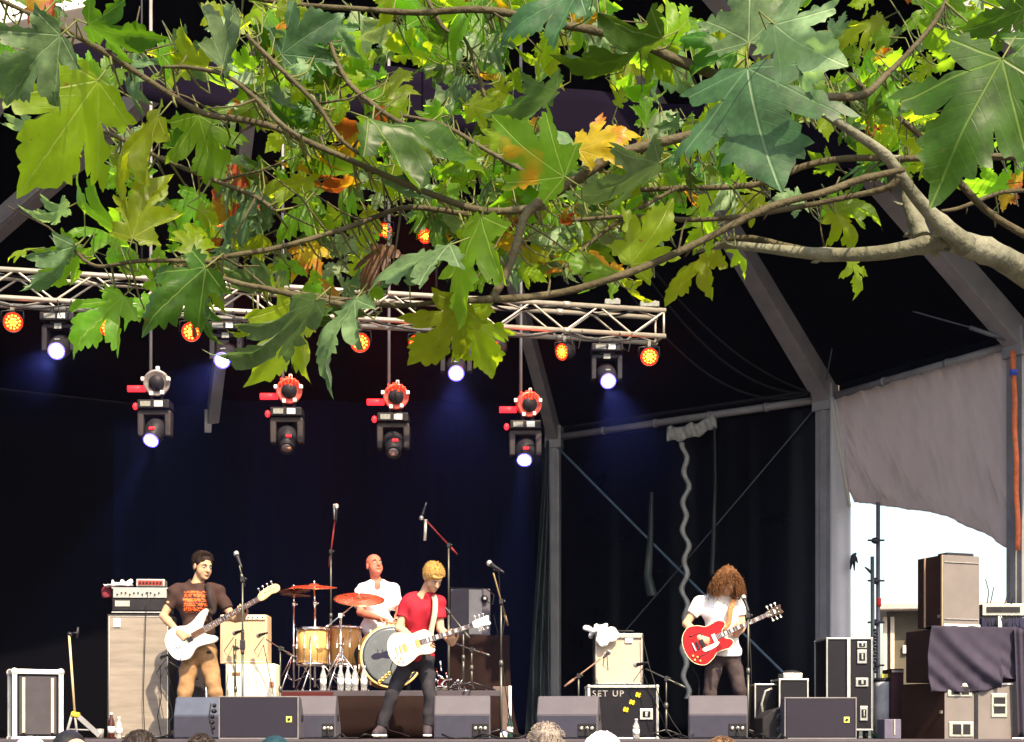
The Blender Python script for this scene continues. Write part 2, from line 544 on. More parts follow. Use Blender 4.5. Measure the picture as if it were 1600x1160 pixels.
wall('backdrop_curtain', E4 + Vector((-5.5, -.9, 0)), E3 + Vector((-0.35, -.3, 0)), STAGE + .01, HE + 0.4, M_CURT, 13, 0.05,
     'wide black backdrop curtain tinted with navy haze hanging behind the band', nu=300, inset=0.15, seed=3)
M_TARP = mat('glossy_black_tarpaulin', (0.0010, 0.0011, 0.0020), 0.3, spec=0.14, var=0.4, vscale=1.2, bump=0.35, bscale=3.5)
wall('side_tarpaulin', E3 + Vector((-.5, .38, 0)), E2, STAGE + .01, HE + 0.3, M_TARP, 3, 0.035, 'black tarpaulin wall laced down a wavy pale seam behind the long haired guitarist', 'tarpaulin', nu=160, inset=-0.15, seed=5)
wall('left_tarpaulin', E6, E5, STAGE + .01, HE + 0.3, M_CURT, 5, 0.04, 'dark tent wall at the far left of the stage', 'tarpaulin', inset=-0.15, seed=6)
# bunched curtain leg beside the rear post, light on its folds put into the grey
M_LEG = mat('lit_fold_grey_curtain', (0.055, 0.068, 0.066), 0.42, var=0.35, vscale=2.0, bump=0.6, bscale=5, stretch=(2, 2, .5))
mb = MB()
lo_, hi_ = P(800, 1140, 23.6), P(846, 700, 24.0)
def legf(u, v):
    zz = STAGE + 0.02 + v * 4.6
    x0 = 0.20 + 0.33 * v; x1 = 0.60 - 0.02 * v
    x = x0 + (x1 - x0) * u
    y = 23.9 + 0.09 * math.sin(u * 17 + 2 * math.sin(v * 5)) + 0.10 * math.sin(v * 19 + u * 4) * (1 - v) ** 1.5 + 0.05 * math.sin(v * 41 - u * 7) * (1 - v)
    return Vector((x, y, zz))
mb.sheet(legf, 50, 110)
tag(recentre(mb.build('curtain_leg', M_LEG, None, solid=0.004)), 'narrow bunched grey green curtain leg beside the tall rear tent post', 'curtain')
# loose flap folds on the side wall, light on them put into the grey
for (pts, w, lab) in (([(1018, 770), (1016, 850), (1012, 900), (1019, 932)], .11, 'long shiny fold of black plastic hanging left of the wavy seam'),
                      ([(1116, 668), (1117, 760), (1115, 840), (1112, 900)], .05, 'thin dark plastic fold hanging right of the wavy seam')):
    mb = MB(); pp = [P(x, y, 23.2) for x, y in pts]
    def ff(u, v, pp=pp, w=w):
        i = min(int(v * 3), 2); q = pp[i].lerp(pp[i + 1], v * 3 - i)
        return q + Vector(((u - .5) * w * (0.5 + v), -0.07 * math.sin(u * 3.1416) * (1 + .5 * math.sin(v * 9)), 0))
    mb.sheet(ff, 8, 30)
    tag(recentre(mb.build('plastic_fold', M_LEG, None, solid=0.004)), lab, 'plastic sheet')
# wavy pale lacing strip with the gathered top
M_LACE = mat('pale_lacing_edge', (0.34, 0.34, 0.32), 0.6, var=0.25, vscale=8, bump=.3)
mb = MB()
def lace(u, v):
    y = 1092 - v * 400
    x = 1071 + 3.6 * math.sin(v * 55) + 2.2 * math.sin(v * 23 + 1)
    p = P(x, y, 23.15); return p + Vector(((u - .5) * 0.085, -0.04 * math.sin(u * 3.14) - .02 * math.sin(v * 55 + 1), 0))
mb.sheet(lace, 4, 160)
def gath(u, v):
    p = P(1042 + u * 78, 690 - v * 22 - (u ** 2) * 22, 23.2)
    return p + Vector((0, 0.05 * math.sin(u * 30 + v * 3), 0.02 * math.sin(u * 17)))
mb.sheet(gath, 30, 4)
tag(recentre(mb.build('laced_seam', M_LACE, None, solid=0.004)), 'wavy pale laced seam running down the black tarpaulin wall', 'lacing')

# ---- translucent tarp over the right opening
M_TARPR = mat('brown_grey_mesh_tarp', (0.46, 0.40, 0.385), 0.8, var=0.2, vscale=1.6, bump=0.9, bscale=2.2, stretch=(2.2, 2.2, .8), trans=((0.80, 0.69, 0.66), 0.5))
mb = MB()
c00, c10 = P(1297, 624, 22.0), P(1582, 545, 19.0)
def rt(u, v):
    top = c00.lerp(c10, u)
    drop = 1.50 + 0.95 * u ** 1.3 + 0.10 * math.sin(u * 7 + 1) * u
    b_ = top + Vector((0.0, 0, -drop))
    b_.x += 0.32 * (1 - u) ** 2 + 0.1 * u
    p = top.lerp(b_, v)
    p.y += 0.035 * math.sin(u * 26 - v * 5) * (.3 + v) + 0.022 * math.sin(u * 61 + v * 4) * (1 - .6 * v) + 0.012 * math.sin(u * 130 - v * 30) + 0.075 * math.sin((u * 1.0 - v * .55) * 24 + math.sin(v * 4)) * v * (.4 + .6 * math.sin(u * 5) ** 2) + .03 * abs(math.sin((u + v * .35) * 19)) ** 3 * v
    if v > 0.86: p.y += -(v - .86) * 1.1
    return p
mb.sheet(rt, 120, 46)
o = mb.build('side_tarp', M_TARPR, None, solid=0.003); recentre(o)
tag(o, 'brown grey tarp sagging across the upper part of the right side opening', 'tarp')
mb = MB(); mb.tube([P(1300, 628, 21.9), P(1312, 700, 21.9), P(1328, 792, 21.85)], 0.02, 6)
o = mb.build('tarp_rope', mat('pale_rope', (.55, .5, .42), .8), None); recentre(o)
tag(o, 'pale rope running down the left edge of the brown grey tarp', 'rope')
# orange lashing strap
M_ORG = mat('orange_strap', (0.48, 0.12, 0.045), 0.7, var=.3, vscale=20)
mb = MB()
mb.sheet(lambda u, v: P(1579 + u * 8 + v * 8, 548 + v * 312, 18.75) + Vector((0, .02 * math.sin(v * 20), 0)), 1, 30)
o = thing('lashing_strap', P(1592, 948, 18.75), 'orange ratchet strap running down beside the right hand tent post', 'strap')
mb.build('webbing', M_ORG, o, solid=0.004)
mb = MB(); mb.box(P(1584, 582, 18.68), (.09, .05, .07)); mb.tube([P(1579, 582, 18.64), P(1590, 582, 18.64)], .012, 6)
mb.build('buckle', mat('blue_buckle', (.05, .08, .45), .4), o, bevel=.006)

# ---- front fascia cloth high up and the white flown cabinet
M_FASC = mat('dark_purple_fascia', (0.006, 0.0042, 0.010), 0.95, spec=0.02, var=0.2, vscale=1.0, bump=0.3, bscale=3)
mb = MB()
fa0, fa1 = P(-500, 40, 14.6), P(1700, 262, 17.9)
mb.sheet(lambda u, v: fa0.lerp(fa1, u) + Vector((0, .03 * math.sin(u * 90) + .05 * math.sin(u * 23), (v - .5) * (0.62 - .1 * u) - .03 * math.sin(u * 40))), 160, 4)
o = mb.build('roof_fascia', M_FASC, None, solid=.006); recentre(o)
tag(o, 'dark purple cloth fascia strung across the top of the stage opening', 'banner')
wb = thing('flown_cabinet', P(30, 20, 13.5), 'white riveted flown cabinet at the top left corner', 'cabinet')
mb = MB(); Mx = Matrix.Rotation(rad(-18), 3, 'Y') @ Matrix.Rotation(rad(12), 3, 'Z')
cc = P(26, 6, 13.5); mb.box(cc, (1.15, .6, .62), Mx); mb.build('housing', M_WHITEP, wb, bevel=.02)
for i in range(10):
    for zz in (-.27, .27): mb = MB(); mb.ball(cc + Mx @ Vector((-.5 + i * .11, -.302, zz)), .012, 6); mb.build('rivet', M_STEEL, wb)
mb = MB(); mb.tube([cc + Vector((0, 0, .3)), cc + Vector((.1, .3, 4.6))], .015, 6); mb.build('hanging_chain', M_BLKM, wb)

# ================================================================ TRUSSES
def truss(a, b, hgt, name, label, part_step=0.36, dep=0.29):
    a = Vector(a); b = Vector(b); L = (b - a).length; u = (b - a).normalized()
    side = Vector((-u.y, u.x, 0)).normalized() * dep
    up = Vector((0, 0, hgt))
    t = thing(name, a, label, 'truss')
    ch = [a, a + up, a + side, a + side + up]
    for c in ch:
        m = MB(); m.tube([c, c + u * L], 0.025, 10)
        k = 0.0
        while k < L:
            m.tube([c + u * (k - .035), c + u * (k + .035)], 0.032, 10); k += 2.9
        m.build('chord', M_TRUSS, t)
    n = int(L / part_step); st = L / n
    m = MB()
    for face in ((ch[0], ch[1]), (ch[2], ch[3]), (ch[0], ch[2]), (ch[1], ch[3])):
        for i in range(n):
            p, q = face if i % 2 == 0 else face[::-1]
            m.tube([p + u * st * i, q + u * st * (i + 1)], 0.011, 6, cap=False)
        m.tube([face[0] + u * .02, face[1] + u * .02], .012, 6); m.tube([face[0] + u * (L - .02), face[1] + u * (L - .02)], .012, 6)
    for kk in (5.55, 5.8):
        if L > 6: m.tube([ch[0] + u * kk, ch[1] + u * kk], .012, 6)
    m.build('lacing', M_TRUSS, t)
    return t
M_TRUSS = mat('truss_tube', (0.40, 0.36, 0.30), 0.42, 0.5, var=.15, vscale=10)
TA, TB = P(-560, 448, 14.0), P(1040, 526, 16.1)
TB.z = TA.z = (P(0, 474, 14.9).z + P(1040, 527, 16.1).z) / 2
front_truss = truss(TA, TB, 0.27, 'lighting_truss', 'silver box truss with zigzag lacing carrying the lamps above the band')
RA, RB = P(-300, 300, 20.5), P(760, 335, 21.5); RB.z = RA.z
rear_truss = truss(RA, RB, .29, 'lighting_truss', 'rear box truss half hidden behind the leaves, carrying amber lamps')
for tr_, (p, q), nn_ in ((front_truss, (TA, TB), 3), (rear_truss, (RA, RB), 2)):
    for i in range(nn_):
        c = p.lerp(q, (i + .5) / nn_ * .9)
        m = MB(); top = c + Vector((0, .15, 0)); top.z = c.z + .3
        e_ = Vector((top.x, top.y, 0))
        rr_ = math.hypot(top.x - TC.x, top.y - TC.y)
        zt = HA - (HA - HE) * min(1, rr_ / TR) - .1
        m.tube([top, Vector((top.x, top.y, zt))], .012, 6)
        m.build('suspension_chain', M_BLKM, tr_)

# black cables looped along the truss
m = MB(); pts = []; rr = random.Random(4)
for i in range(90):
    u = i / 89 * .97; p = TA.lerp(TB, u); k = (i % 9) / 9
    pts.append(p + Vector((0, -.03, -.02 - .07 * math.sin(k * math.pi) - .01 * rr.random())))
m.tube(pts, .009, 6)
m.tube([p + Vector((0, .1, .30 + .015 * math.sin(i * 1.3))) for i, p in enumerate(pts)], .012, 6)
for u in (.38, .55, .66, .78, .90, .955):
    p = TA.lerp(TB, u); m.tube([p + Vector((-.06, -.04, .0)), p + Vector((-.03, -.05, -.16)), p + Vector((.03, -.05, -.20)), p + Vector((.07, -.03, .0))], .006, 6)
m.build('looped_cables', M_CABLE, front_truss)
# ================================================================ STAGE LAMPS
M_HEADP = mat('lamp_housing', (0.016, 0.014, 0.018), 0.5, 0.0, var=.3, vscale=15)
M_LABEL = mat('white_sticker', (0.7, 0.7, 0.66), 0.6)
M_LABEL2 = mat('pale_panel_print', (0.20, 0.20, 0.185), 0.6, var=.4, vscale=60)
M_LENSON = mat('lit_blue_white_lens', (0.8, 0.8, 1), 0.2, emit=(0.70, 0.68, 1.0), estr=22)
M_LENSRIM = mat('blue_flare_lens_rim', (0.1, 0.1, 0.5), 0.2, emit=(0.13, 0.09, 1.0), estr=1.8)  # violet blue flare round the lens put into the rim as glow
M_LENSOFF = mat('unlit_glass_lens', (0.30, 0.24, 0.26), 0.08, 0.6, var=.4, vscale=30)
M_LEDY = mat('lit_amber_led', (1, .5, .1), .3, emit=(1.0, 0.045, 0.003), estr=5.5)
M_LEDC = mat('lit_yellow_led', (1, .5, .1), .3, emit=(1.0, .22, .01), estr=8)
M_LEDR = mat('lit_red_lens', (.8, .05, .02), .3, emit=(1.0, 0.010, 0.002), estr=3.2)
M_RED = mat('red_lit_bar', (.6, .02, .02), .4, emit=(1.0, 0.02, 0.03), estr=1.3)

def dirvec(tilt, pan):
    """unit vector: tilt degrees up from straight at the crowd (negative = down), pan degrees to the right"""
    return Vector((math.sin(rad(pan)) * math.cos(rad(tilt)), -math.cos(rad(pan)) * math.cos(rad(tilt)), math.sin(rad(tilt))))

def frame_of(d):
    d = Vector(d).normalized(); x = Vector((0, 0, 1)).cross(d); x.normalize(); z = d.cross(x)
    return Matrix((x, -d, z)).transposed()      # local -Y points along d

def spot(parent, loc, d, col, power, size, name='lamp_light'):
    L = bpy.data.lights.new(name, 'SPOT'); L.energy = power; L.color = col; L.spot_size = rad(size); L.spot_blend = .6; L.shadow_soft_size = .06
    o = bpy.data.objects.new(name, L); COL.objects.link(o); o.parent = parent
    o.location = Vector(loc) - world_loc(parent); o.rotation_euler = Vector(d).to_track_quat('-Z', 'Y').to_euler()
    return o

def moving_head(top, label, d, on=True, s=1.0, group='moving head lamps hung under the front truss', pan_yoke=0, power=130):
    """top: point on the truss the clamp grips"""
    top = Vector(top)
    t = thing('moving_head_lamp', top, label, 'stage lamp', group)
    m = MB()
    m.box(top + Vector((0, 0, -.075 * s)), (.24 * s, .06 * s, .02 * s))
    for sx in (-.09, .09): m.box(top + Vector((sx * s, 0, -.035 * s)), (.035 * s, .06 * s, .07 * s))
    m.build('clamp', M_BLKM, t, bevel=.006)
    m = MB(); bc = top + Vector((0, 0, -.135 * s))
    m.box(bc, (.40 * s, .30 * s, .10 * s)); m.box(bc + Vector((0, 0, -.06 * s)), (.2 * s, .2 * s, .03 * s))
    bo = m.build('base', M_HEADP, t, bevel=.012)
    m = MB(); m.box(bc + Vector((.06 * s, -.152 * s, 0)), (.085 * s, .006, .06 * s)); m.build('sticker', M_LABEL, bo)
    m = MB(); m.box(bc + Vector((-.08 * s, -.152 * s, 0)), (.13 * s, .006, .055 * s)); m.build('display', M_LABEL2, bo)
    yc = bc + Vector((0, 0, -.08 * s))
    m = MB(); m.box(yc + Vector((0, 0, -.02 * s)), (.36 * s, .14 * s, .05 * s))
    for sx in (-1, 1):
        m.box(yc + Vector((sx * .165 * s, 0, -.16 * s)), (.06 * s, .16 * s, .30 * s))
        m.lathe([(.06 * s, 0), (.06 * s, .02 * s)], yc + Vector((sx * .185 * s - .01 * s, 0, -.25 * s)), (1, 0, 0))
    m.build('yoke', M_HEADP, t, bevel=.015)
    m = MB(); m.box(yc + Vector((0, -.085 * s, -.02 * s)), (.085 * s, .01, .07 * s)); m.build('sticker', M_LABEL2, t)
    hc = yc + Vector((0, 0, -.25 * s)); d = Vector(d).normalized()
    m = MB(); m.lathe([(.07 * s, -.17 * s), (.115 * s, -.14 * s), (.128 * s, -.04 * s), (.125 * s, .05 * s), (.10 * s, .12 * s), (.092 * s, .19 * s), (.086 * s, .195 * s)], hc, d, 24)
    h = m.build('head', M_HEADP, t)
    m = MB(); m.lathe([(.094 * s, .17 * s), (.100 * s, .205 * s), (.082 * s, .207 * s), (.076 * s, .196 * s)], hc, d, 24); m.build('lens_ring', M_LENSRIM if on else M_BLKM, h)
    m = MB(); m.lathe([(.080 * s, .196 * s), (.06 * s, .208 * s), (.03 * s, .214 * s), (.001, .216 * s)], hc, d, 24); m.build('lens', M_LENSON if on else M_LENSOFF, h)
    m = MB(); u_ = frame_of(d).col[2]; m.box(hc + d * .1 * s + Vector(u_) * .115 * s, (.06 * s, .03 * s, .01 * s), frame_of(d)); m.build('mark', M_LABEL2 if on else M_RED, h)
    if on: spot(h, hc + d * .23 * s, d, (.30, .32, 1.0), power, 28)
    return t

def led_par(top, label, d, s=1.0, lit=True, group='red and amber lamps under the front truss'):
    top = Vector(top)
    t = thing('led_wash_lamp', top, label, 'stage lamp', group)
    m = MB(); m.box(top + Vector((0, 0, -.03)), (.035, .05, .07)); m.build('clamp', M_LABEL2, t, bevel=.005)
    hc = top + Vector((0, 0, -.17 * s)); d = Vector(d).normalized()
    m = MB()
    for sx in (-1, 1):
        m.tube([top + Vector((0, 0, -.05)), top + Vector((sx * .11 * s, 0, -.06)), hc + Vector((sx * .115 * s, 0, 0))], .009, 6)
    m.build('bracket', M_BLKM, t)
    m = MB(); m.lathe([(.05 * s, -.13 * s), (.085 * s, -.10 * s), (.10 * s, .0), (.105 * s, .06 * s), (.098 * s, .06 * s), (.094 * s, .045 * s)], hc, d, 22)
    h = m.build('housing', M_HEADP, t)
    m = MB(); m.lathe([(.094 * s, .046 * s), (.001, .047 * s)], hc, d, 22); m.build('lens', M_LEDR, h)
    F = frame_of(d); m = MB()
    pts = [(0, 0)] + [(.033 * math.cos(a), .033 * math.sin(a)) for a in [i * math.pi / 3 for i in range(6)]] + [(.066 * math.cos(a), .066 * math.sin(a)) for a in [i * math.pi / 6 + .2 for i in range(12)]]
    for i_, (x, z) in enumerate(pts): m.ball(hc + d * .048 * s + F @ Vector((x * s, 0, z * s)), .0135 * s, 8, 1 if i_ < 7 else 0)
    m.build('led_cluster', [M_LEDY, M_LEDC], h)
    if lit: spot(h, hc + d * .09, d, (1.0, .05, .02), 3, 120)
    return t

def on_truss(px, py_lens, drop):
    """point under the front truss straight above the lamp seen at px"""
    a, b = TA, TB
    lo, hi = 0.0, 1.0
    for _ in range(40):
        q = (lo + hi) / 2; p = a.lerp(b, q)
        if 800 + p.x / p.y * FOC < px: lo = q
        else: hi = q
    p = a.lerp(b, lo); p.y += .14; p.z -= .03
    return p
heads = [(87, 'blue lit moving head lamp at the far left of the truss', dirvec(-28, 3)), (350, 'blue lit moving head lamp under the truss beside the big hanging leaf', dirvec(-30, -8)),
         (712, 'blue lit moving head lamp hung between the drooping green leaf tips', dirvec(-34, 2)), (949, 'blue lit moving head lamp near the right end of the truss', dirvec(-34, 4))]
for px, lab, dv in heads:
    p = on_truss(px, 0, 0)
    moving_head(p, lab, dv, True, 0.82)
pars = [(12, 'red amber lamp at the far left edge under the truss', dirvec(-20, 25), .95), (163, 'red amber lamp peeping below the bright hanging leaf at left', dirvec(-20, 30), .95),
        (293, 'red amber lamp left of the second blue moving head', dirvec(-18, 20), .95), (560, 'red amber lamp just right of the teal hanging leaves', dirvec(-25, 10), 1.0),
        (652, 'red amber lamp half hidden by the drooping leaf fan', dirvec(-20, -35), .9), (775, 'red amber lamp behind the last drooping leaf tip', dirvec(-20, -40), .9),
        (883, 'tilted red amber lamp left of the last blue moving head', dirvec(-15, -45), .9), (1016, 'red amber lamp at the right end of the truss', dirvec(-12, 0), .95)]
for px, lab, dv, s in pars:
    led_par(on_truss(px, 0, 0), lab, dv, s)
for px, py, lab in ((346, 347, 'small amber lamp on the rear truss above the pale leaf'), (490, 362, 'amber lamp glowing through the leaves on the rear truss'), (602, 360, 'faint amber lamp in the middle of the rear truss'),
                    (665, 369, 'bright amber lamp at the right of the rear truss')):
    q = P(px, py, 20.9); q.z += .17
    led_par(Vector((q.x, q.y, RA.z - .02)) if False else q, lab, dirvec(-22, 0), 1.0, group='amber lamps on the rear truss')
    mb = MB(); mb.tube([q, Vector((q.x, q.y, RA.z + .02))], .014, 6)
    last = [o for o in bpy.data.objects if o.name.startswith('led_wash_lamp')][-1]
    mb.build('hanger', M_BLKM, last)

# lamps dropped on thin poles: a round lamp seen from behind on a moving head
def dropped(px, ytop, ycen, d, label, lensdir, on, redtop, lean=0):
    tp = P(px, ycen, d)
    t = thing('dropped_lamp', tp, label, 'stage lamp', 'lamp clusters dropped on thin poles')
    top = P(px - 4, ytop, d)
    m = MB(); m.tube([Vector((tp.x - .03, tp.y, tp.z)), Vector((tp.x - .03, tp.y, HE + 3.2 - .0))], .018, 8); m.build('drop_pole', M_STEEL, t)
    c = tp + Vector((.05, -.05, 0)); s = 1.0
    dd = Vector((lean * .4, -.55, -.7)).normalized()
    m = MB(); m.lathe([(.06, -.15), (.11, -.12), (.135, -.03), (.142, .06), (.13, .075), (.11, .06), (.001, .05)], c, Vector((.1 + lean * .3, -.9, -.25)), 24)
    h = m.build('round_housing', mat('grey_red_housing', (.32, .27, .27), .35, .4, var=.5, vscale=12) if not redtop else mat('red_lit_housing', (.5, .12, .1), .4, .3, var=.6, vscale=14, emit=(1, .02, .01), estr=.10), t)  # red light on the housing put into its colour and a faint glow
    m = MB(); m.lathe([(.085, .062), (.08, .085), (.001, .09)], c, Vector((.1 + lean * .3, -.9, -.25)), 20); m.build('rear_cap', M_HEADP, h)
    for a in (10, 80, 170, 250, 300):
        m = MB(); m.box(c + Vector((.14 * math.cos(rad(a)), -.07, .14 * math.sin(rad(a)))), (.035, .05, .04)); m.build('fixing_lug', M_LABEL, h, bevel=.004)
    m = MB(); m.tube([c + Vector((-.32, .02, -.06)), c + Vector((-.13, .02, -.06))], .035, 10)
    m.build('side_bar', M_RED, t)
    if redtop:
        m = MB()
        for i in range(14):
            a = i * 2.4; r = .012 * i ** .8 + .01
            m.ball(c + Vector((r * math.cos(a), -.08 - .02, .085 + r * .55 * math.sin(a))), .013, 8)
        m.build('led_cluster', M_LEDR, h)
    b = MB(); b.tube([c + Vector((-.06, .03, -.12)), c + Vector((-.05, .03, -.24))], .02, 8); b.tube([c + Vector((.05, .03, -.12)), c + Vector((.03, .03, -.24))], .02, 8)
    b.build('bracket', M_BLKM, t)
    m = MB(); m.ball(c + Vector((-.24, .02, -.25)), (.03, .03, .04), 8); m.build('pilot_light', M_RED, t)
    mh = c + Vector((-.03, .05, -.18))
    # moving head carried below, part of the same dropped cluster
    s = .86
    bc = mh + Vector((0, 0, -.06)); m = MB(); m.box(bc, (.40 * s, .28 * s, .11 * s)); bo = m.build('base', M_HEADP, t, bevel=.012)
    m = MB(); m.box(bc + Vector((.06, -.125, 0)), (.09, .006, .06)); m.build('sticker', M_LABEL, bo)
    m = MB(); m.box(bc + Vector((-.08, -.125, 0)), (.11, .006, .055)); m.build('display', M_LABEL2, bo)
    yc = bc + Vector((0, 0, -.07)); m = MB(); m.box(yc + Vector((0, 0, -.01)), (.40 * s, .15, .06))
    for sx in (-1, 1): m.box(yc + Vector((sx * .17 * s, 0, -.15 * s)), (.075 * s, .17 * s, .32 * s), taper=(1.1, 1))
    m.build('yoke', mat('dark_brown_yoke', (.034, .027, .029), .5, var=.3), t, bevel=.018)
    hc = yc + Vector((0, 0, -.23 * s)); dv = lensdir.normalized()
    m = MB(); m.lathe([(.07 * s, -.16 * s), (.12 * s, -.13 * s), (.135 * s, -.04 * s), (.13 * s, .05 * s), (.10 * s, .13 * s), (.09 * s, .2 * s)], hc, dv, 24); h = m.build('head', M_HEADP, t)
    m = MB(); m.lathe([(.092 * s, .17 * s), (.097 * s, .21 * s), (.084 * s, .21 * s), (.078 * s, .2 * s)], hc, dv, 24); m.build('lens_ring', M_LENSRIM if on else M_HEADP, h)
    m = MB(); m.lathe([(.078 * s, .2 * s), (.05 * s, .215 * s), (.001, .22 * s)], hc, dv, 24); m.build('lens', M_LENSON if on else M_LENSOFF, h)
    Fm = frame_of(dv); m = MB(); m.box(hc + dv * .1 * s + Fm @ Vector((.02, 0, .118 * s)), (.06, .03, .012), Fm); m.build('mark', M_RED, h)
    if on: spot(h, hc + dv * .25, dv, (.30, .32, 1.0), 300, 18)
    return t
dropped(240, 500, 600, 16.6, 'dropped lamp cluster at left with a grey round lamp and lit white lens', dirvec(-48, -12), True, False)
dropped(446, 560, 612, 16.8, 'dropped lamp cluster with a red topped round lamp hanging under the teal leaves', dirvec(-50, 6), False, True)
dropped(612, 520, 621, 17.0, 'dropped lamp cluster with bright red round lamp left of the leaf fan', dirvec(-46, 4), False, True)
dropped(818, 525, 633, 17.2, 'dropped lamp cluster nearest the slanting rear beam with a lit blue lens', dirvec(-50, -6), True, True, lean=.6)

# red wash onto the drums from the rear truss
for px, aim in ((346, P(500, 900, 17)), (490, P(480, 930, 17)), (602, P(590, 880, 17)), (665, P(690, 860, 17))):
    q = P(px, 366, 20.85)
    par = [o for o in bpy.data.objects if o.name.startswith('led_wash_lamp') and abs(o.location.x - q.x) < .05 and o.location.y > 19]
    spot(par[0], q + Vector((0, -.15, -.05)), aim - q, (1.0, .03, .03), 300, 20)

# small switch boxes lying on top of the front truss
for px, w in ((957, .16), (1015, .2)):
    q = on_truss(px, 0, 0); q.z += .27 + .03 + .055
    m = MB(); m.box(q + Vector((0, -.1, .0)), (w, .12, .055)); m.box(q + Vector((w * .3, -.1, .035)), (.03, .05, .02))
    o = m.build('power_box', M_LABEL2, None, bevel=.006); recentre(o)
    tag(o, 'small grey power box on top of the truss above the last blue lamp' if px < 1000 else 'low grey connector box at the very right end of the truss', 'box')
# thin stage smoke hanging under the roof
m = MB(); m.box((-1.6, 19.0, STAGE + 4.6), (13.5, 10.8, 9.0))
sm = m.build('stage_smoke', [], None); sm['kind'] = 'stuff'; sm.location = (0, 0, 0)
ms = bpy.data.materials.new('thin_smoke'); ms.use_nodes = True; nt = ms.node_tree; nt.nodes.clear()
pv = nt.nodes.new('ShaderNodeVolumePrincipled'); pv.inputs['Density'].default_value = 0.004; pv.inputs['Anisotropy'].default_value = .75; pv.inputs['Color'].default_value = (.45, .55, 1, 1)
mo = nt.nodes.new('ShaderNodeOutputMaterial'); nt.links.new(pv.outputs[0], mo.inputs['Volume']); sm.data.materials.append(ms)
# ================================================================ PEOPLE
def skinmat(name, col):
    m = mat(name, col, 0.5, var=0.08, vscale=18, bump=.05, bscale=120)
    b = m.node_tree.nodes['Principled BSDF']; b.inputs['Subsurface Weight'].default_value = 0.08; b.inputs['Subsurface Radius'].default_value = (.02, .008, .004)
    return m
M_SKIN1 = skinmat('tanned_skin', (0.46, 0.27, 0.165))
M_SKIN2 = skinmat('fair_skin', (0.52, 0.31, 0.20))
M_SKIN3 = skinmat('ruddy_red_lit_skin', (0.50, 0.15, 0.10))  # red lamp light on the drummer put into the ruddy tone
M_EYEW = mat('eye', (0.5, .47, .45), .3)
M_PUP = mat('iris', (.02, .015, .012), .2)
M_MOUTH = mat('lips', (.30, .11, .09), .5)
M_BROW = mat('eyebrow_hair', (.03, .02, .015), .8)

def hframe(fwd, up):
    f = Vector(fwd).normalized(); r = f.cross(Vector(up)).normalized(); u = r.cross(f)
    return Matrix((r, f, u)).transposed()   # columns: right, forward, up

def head_prims(H, F, s=1.0):
    w = lambda x, y, z: Vector(H) + F @ Vector((x * s, y * s, z * s))
    R = [[F[i][j] for j in range(3)] for i in range(3)]
    E = lambda c, r, k=.02, op='u': ell(w(*c), [q * s for q in r], R, k * s, op)
    C = lambda a, b, ra, rb, k=.01: cap(w(*a), w(*b), ra * s, rb * s, k * s)
    return [E((0, -.012, .035), (.077, .097, .086), .02), E((0, .028, -.028), (.062, .070, .082), .03), E((0, .052, -.088), (.040, .040, .030), .03),
            E((-.04, .04, -.045), (.026, .035, .035), .02), E((.04, .04, -.045), (.026, .035, .035), .02),
            E((0, .078, .022), (.05, .022, .014), .012),
            E((-.033, .097, .004), (.017, .014, .011), .01, 'sub'), E((.033, .097, .004), (.017, .014, .011), .01, 'sub'),
            C((0, .092, .012), (0, .116, -.030), .0085, .0135), C((-.010, .100, -.033), (.010, .100, -.033), .009, .009, .008),
            E((0, .096, -.060), (.024, .012, .0075), .006), E((0, .094, -.072), (.020, .011, .006), .006),
            E((0, .084, -.100), (.02, .017, .015), .012),
            E((-.080, -.008, -.012), (.009, .021, .032), .006), E((.080, -.008, -.012), (.009, .021, .032), .006)]

def face_bits(parent, H, F, s=1.0, brow=None):
    w = lambda x, y, z: Vector(H) + F @ Vector((x * s, y * s, z * s))
    R3 = F.copy()
    for sx in (-1, 1):
        m = MB(); m.ball(w(sx * .032, .083, .004), (.0125 * s, .0125 * s, .0095 * s), 10, 0, R3)
        e = m.build('eye', M_EYEW, parent)
        m = MB(); m.ball(w(sx * .032, .0925, .003), (.0055 * s, .0045 * s, .0055 * s), 8, 0, R3); m.build('iris', M_PUP, e)
        m = MB(); m.tube([w(sx * .014, .098, .022), w(sx * .03, .102, .029), w(sx * .05, .088, .025)], [.003 * s, .0045 * s, .002 * s], 6); m.build('eyebrow', brow or M_BROW, parent)
    m = MB(); m.tube([w(-.022, .100, -.066), w(0, .109, -.0665), w(.022, .100, -.066)], [.002 * s, .0035 * s, .002 * s], 6); m.build('mouth', M_MOUTH, parent)

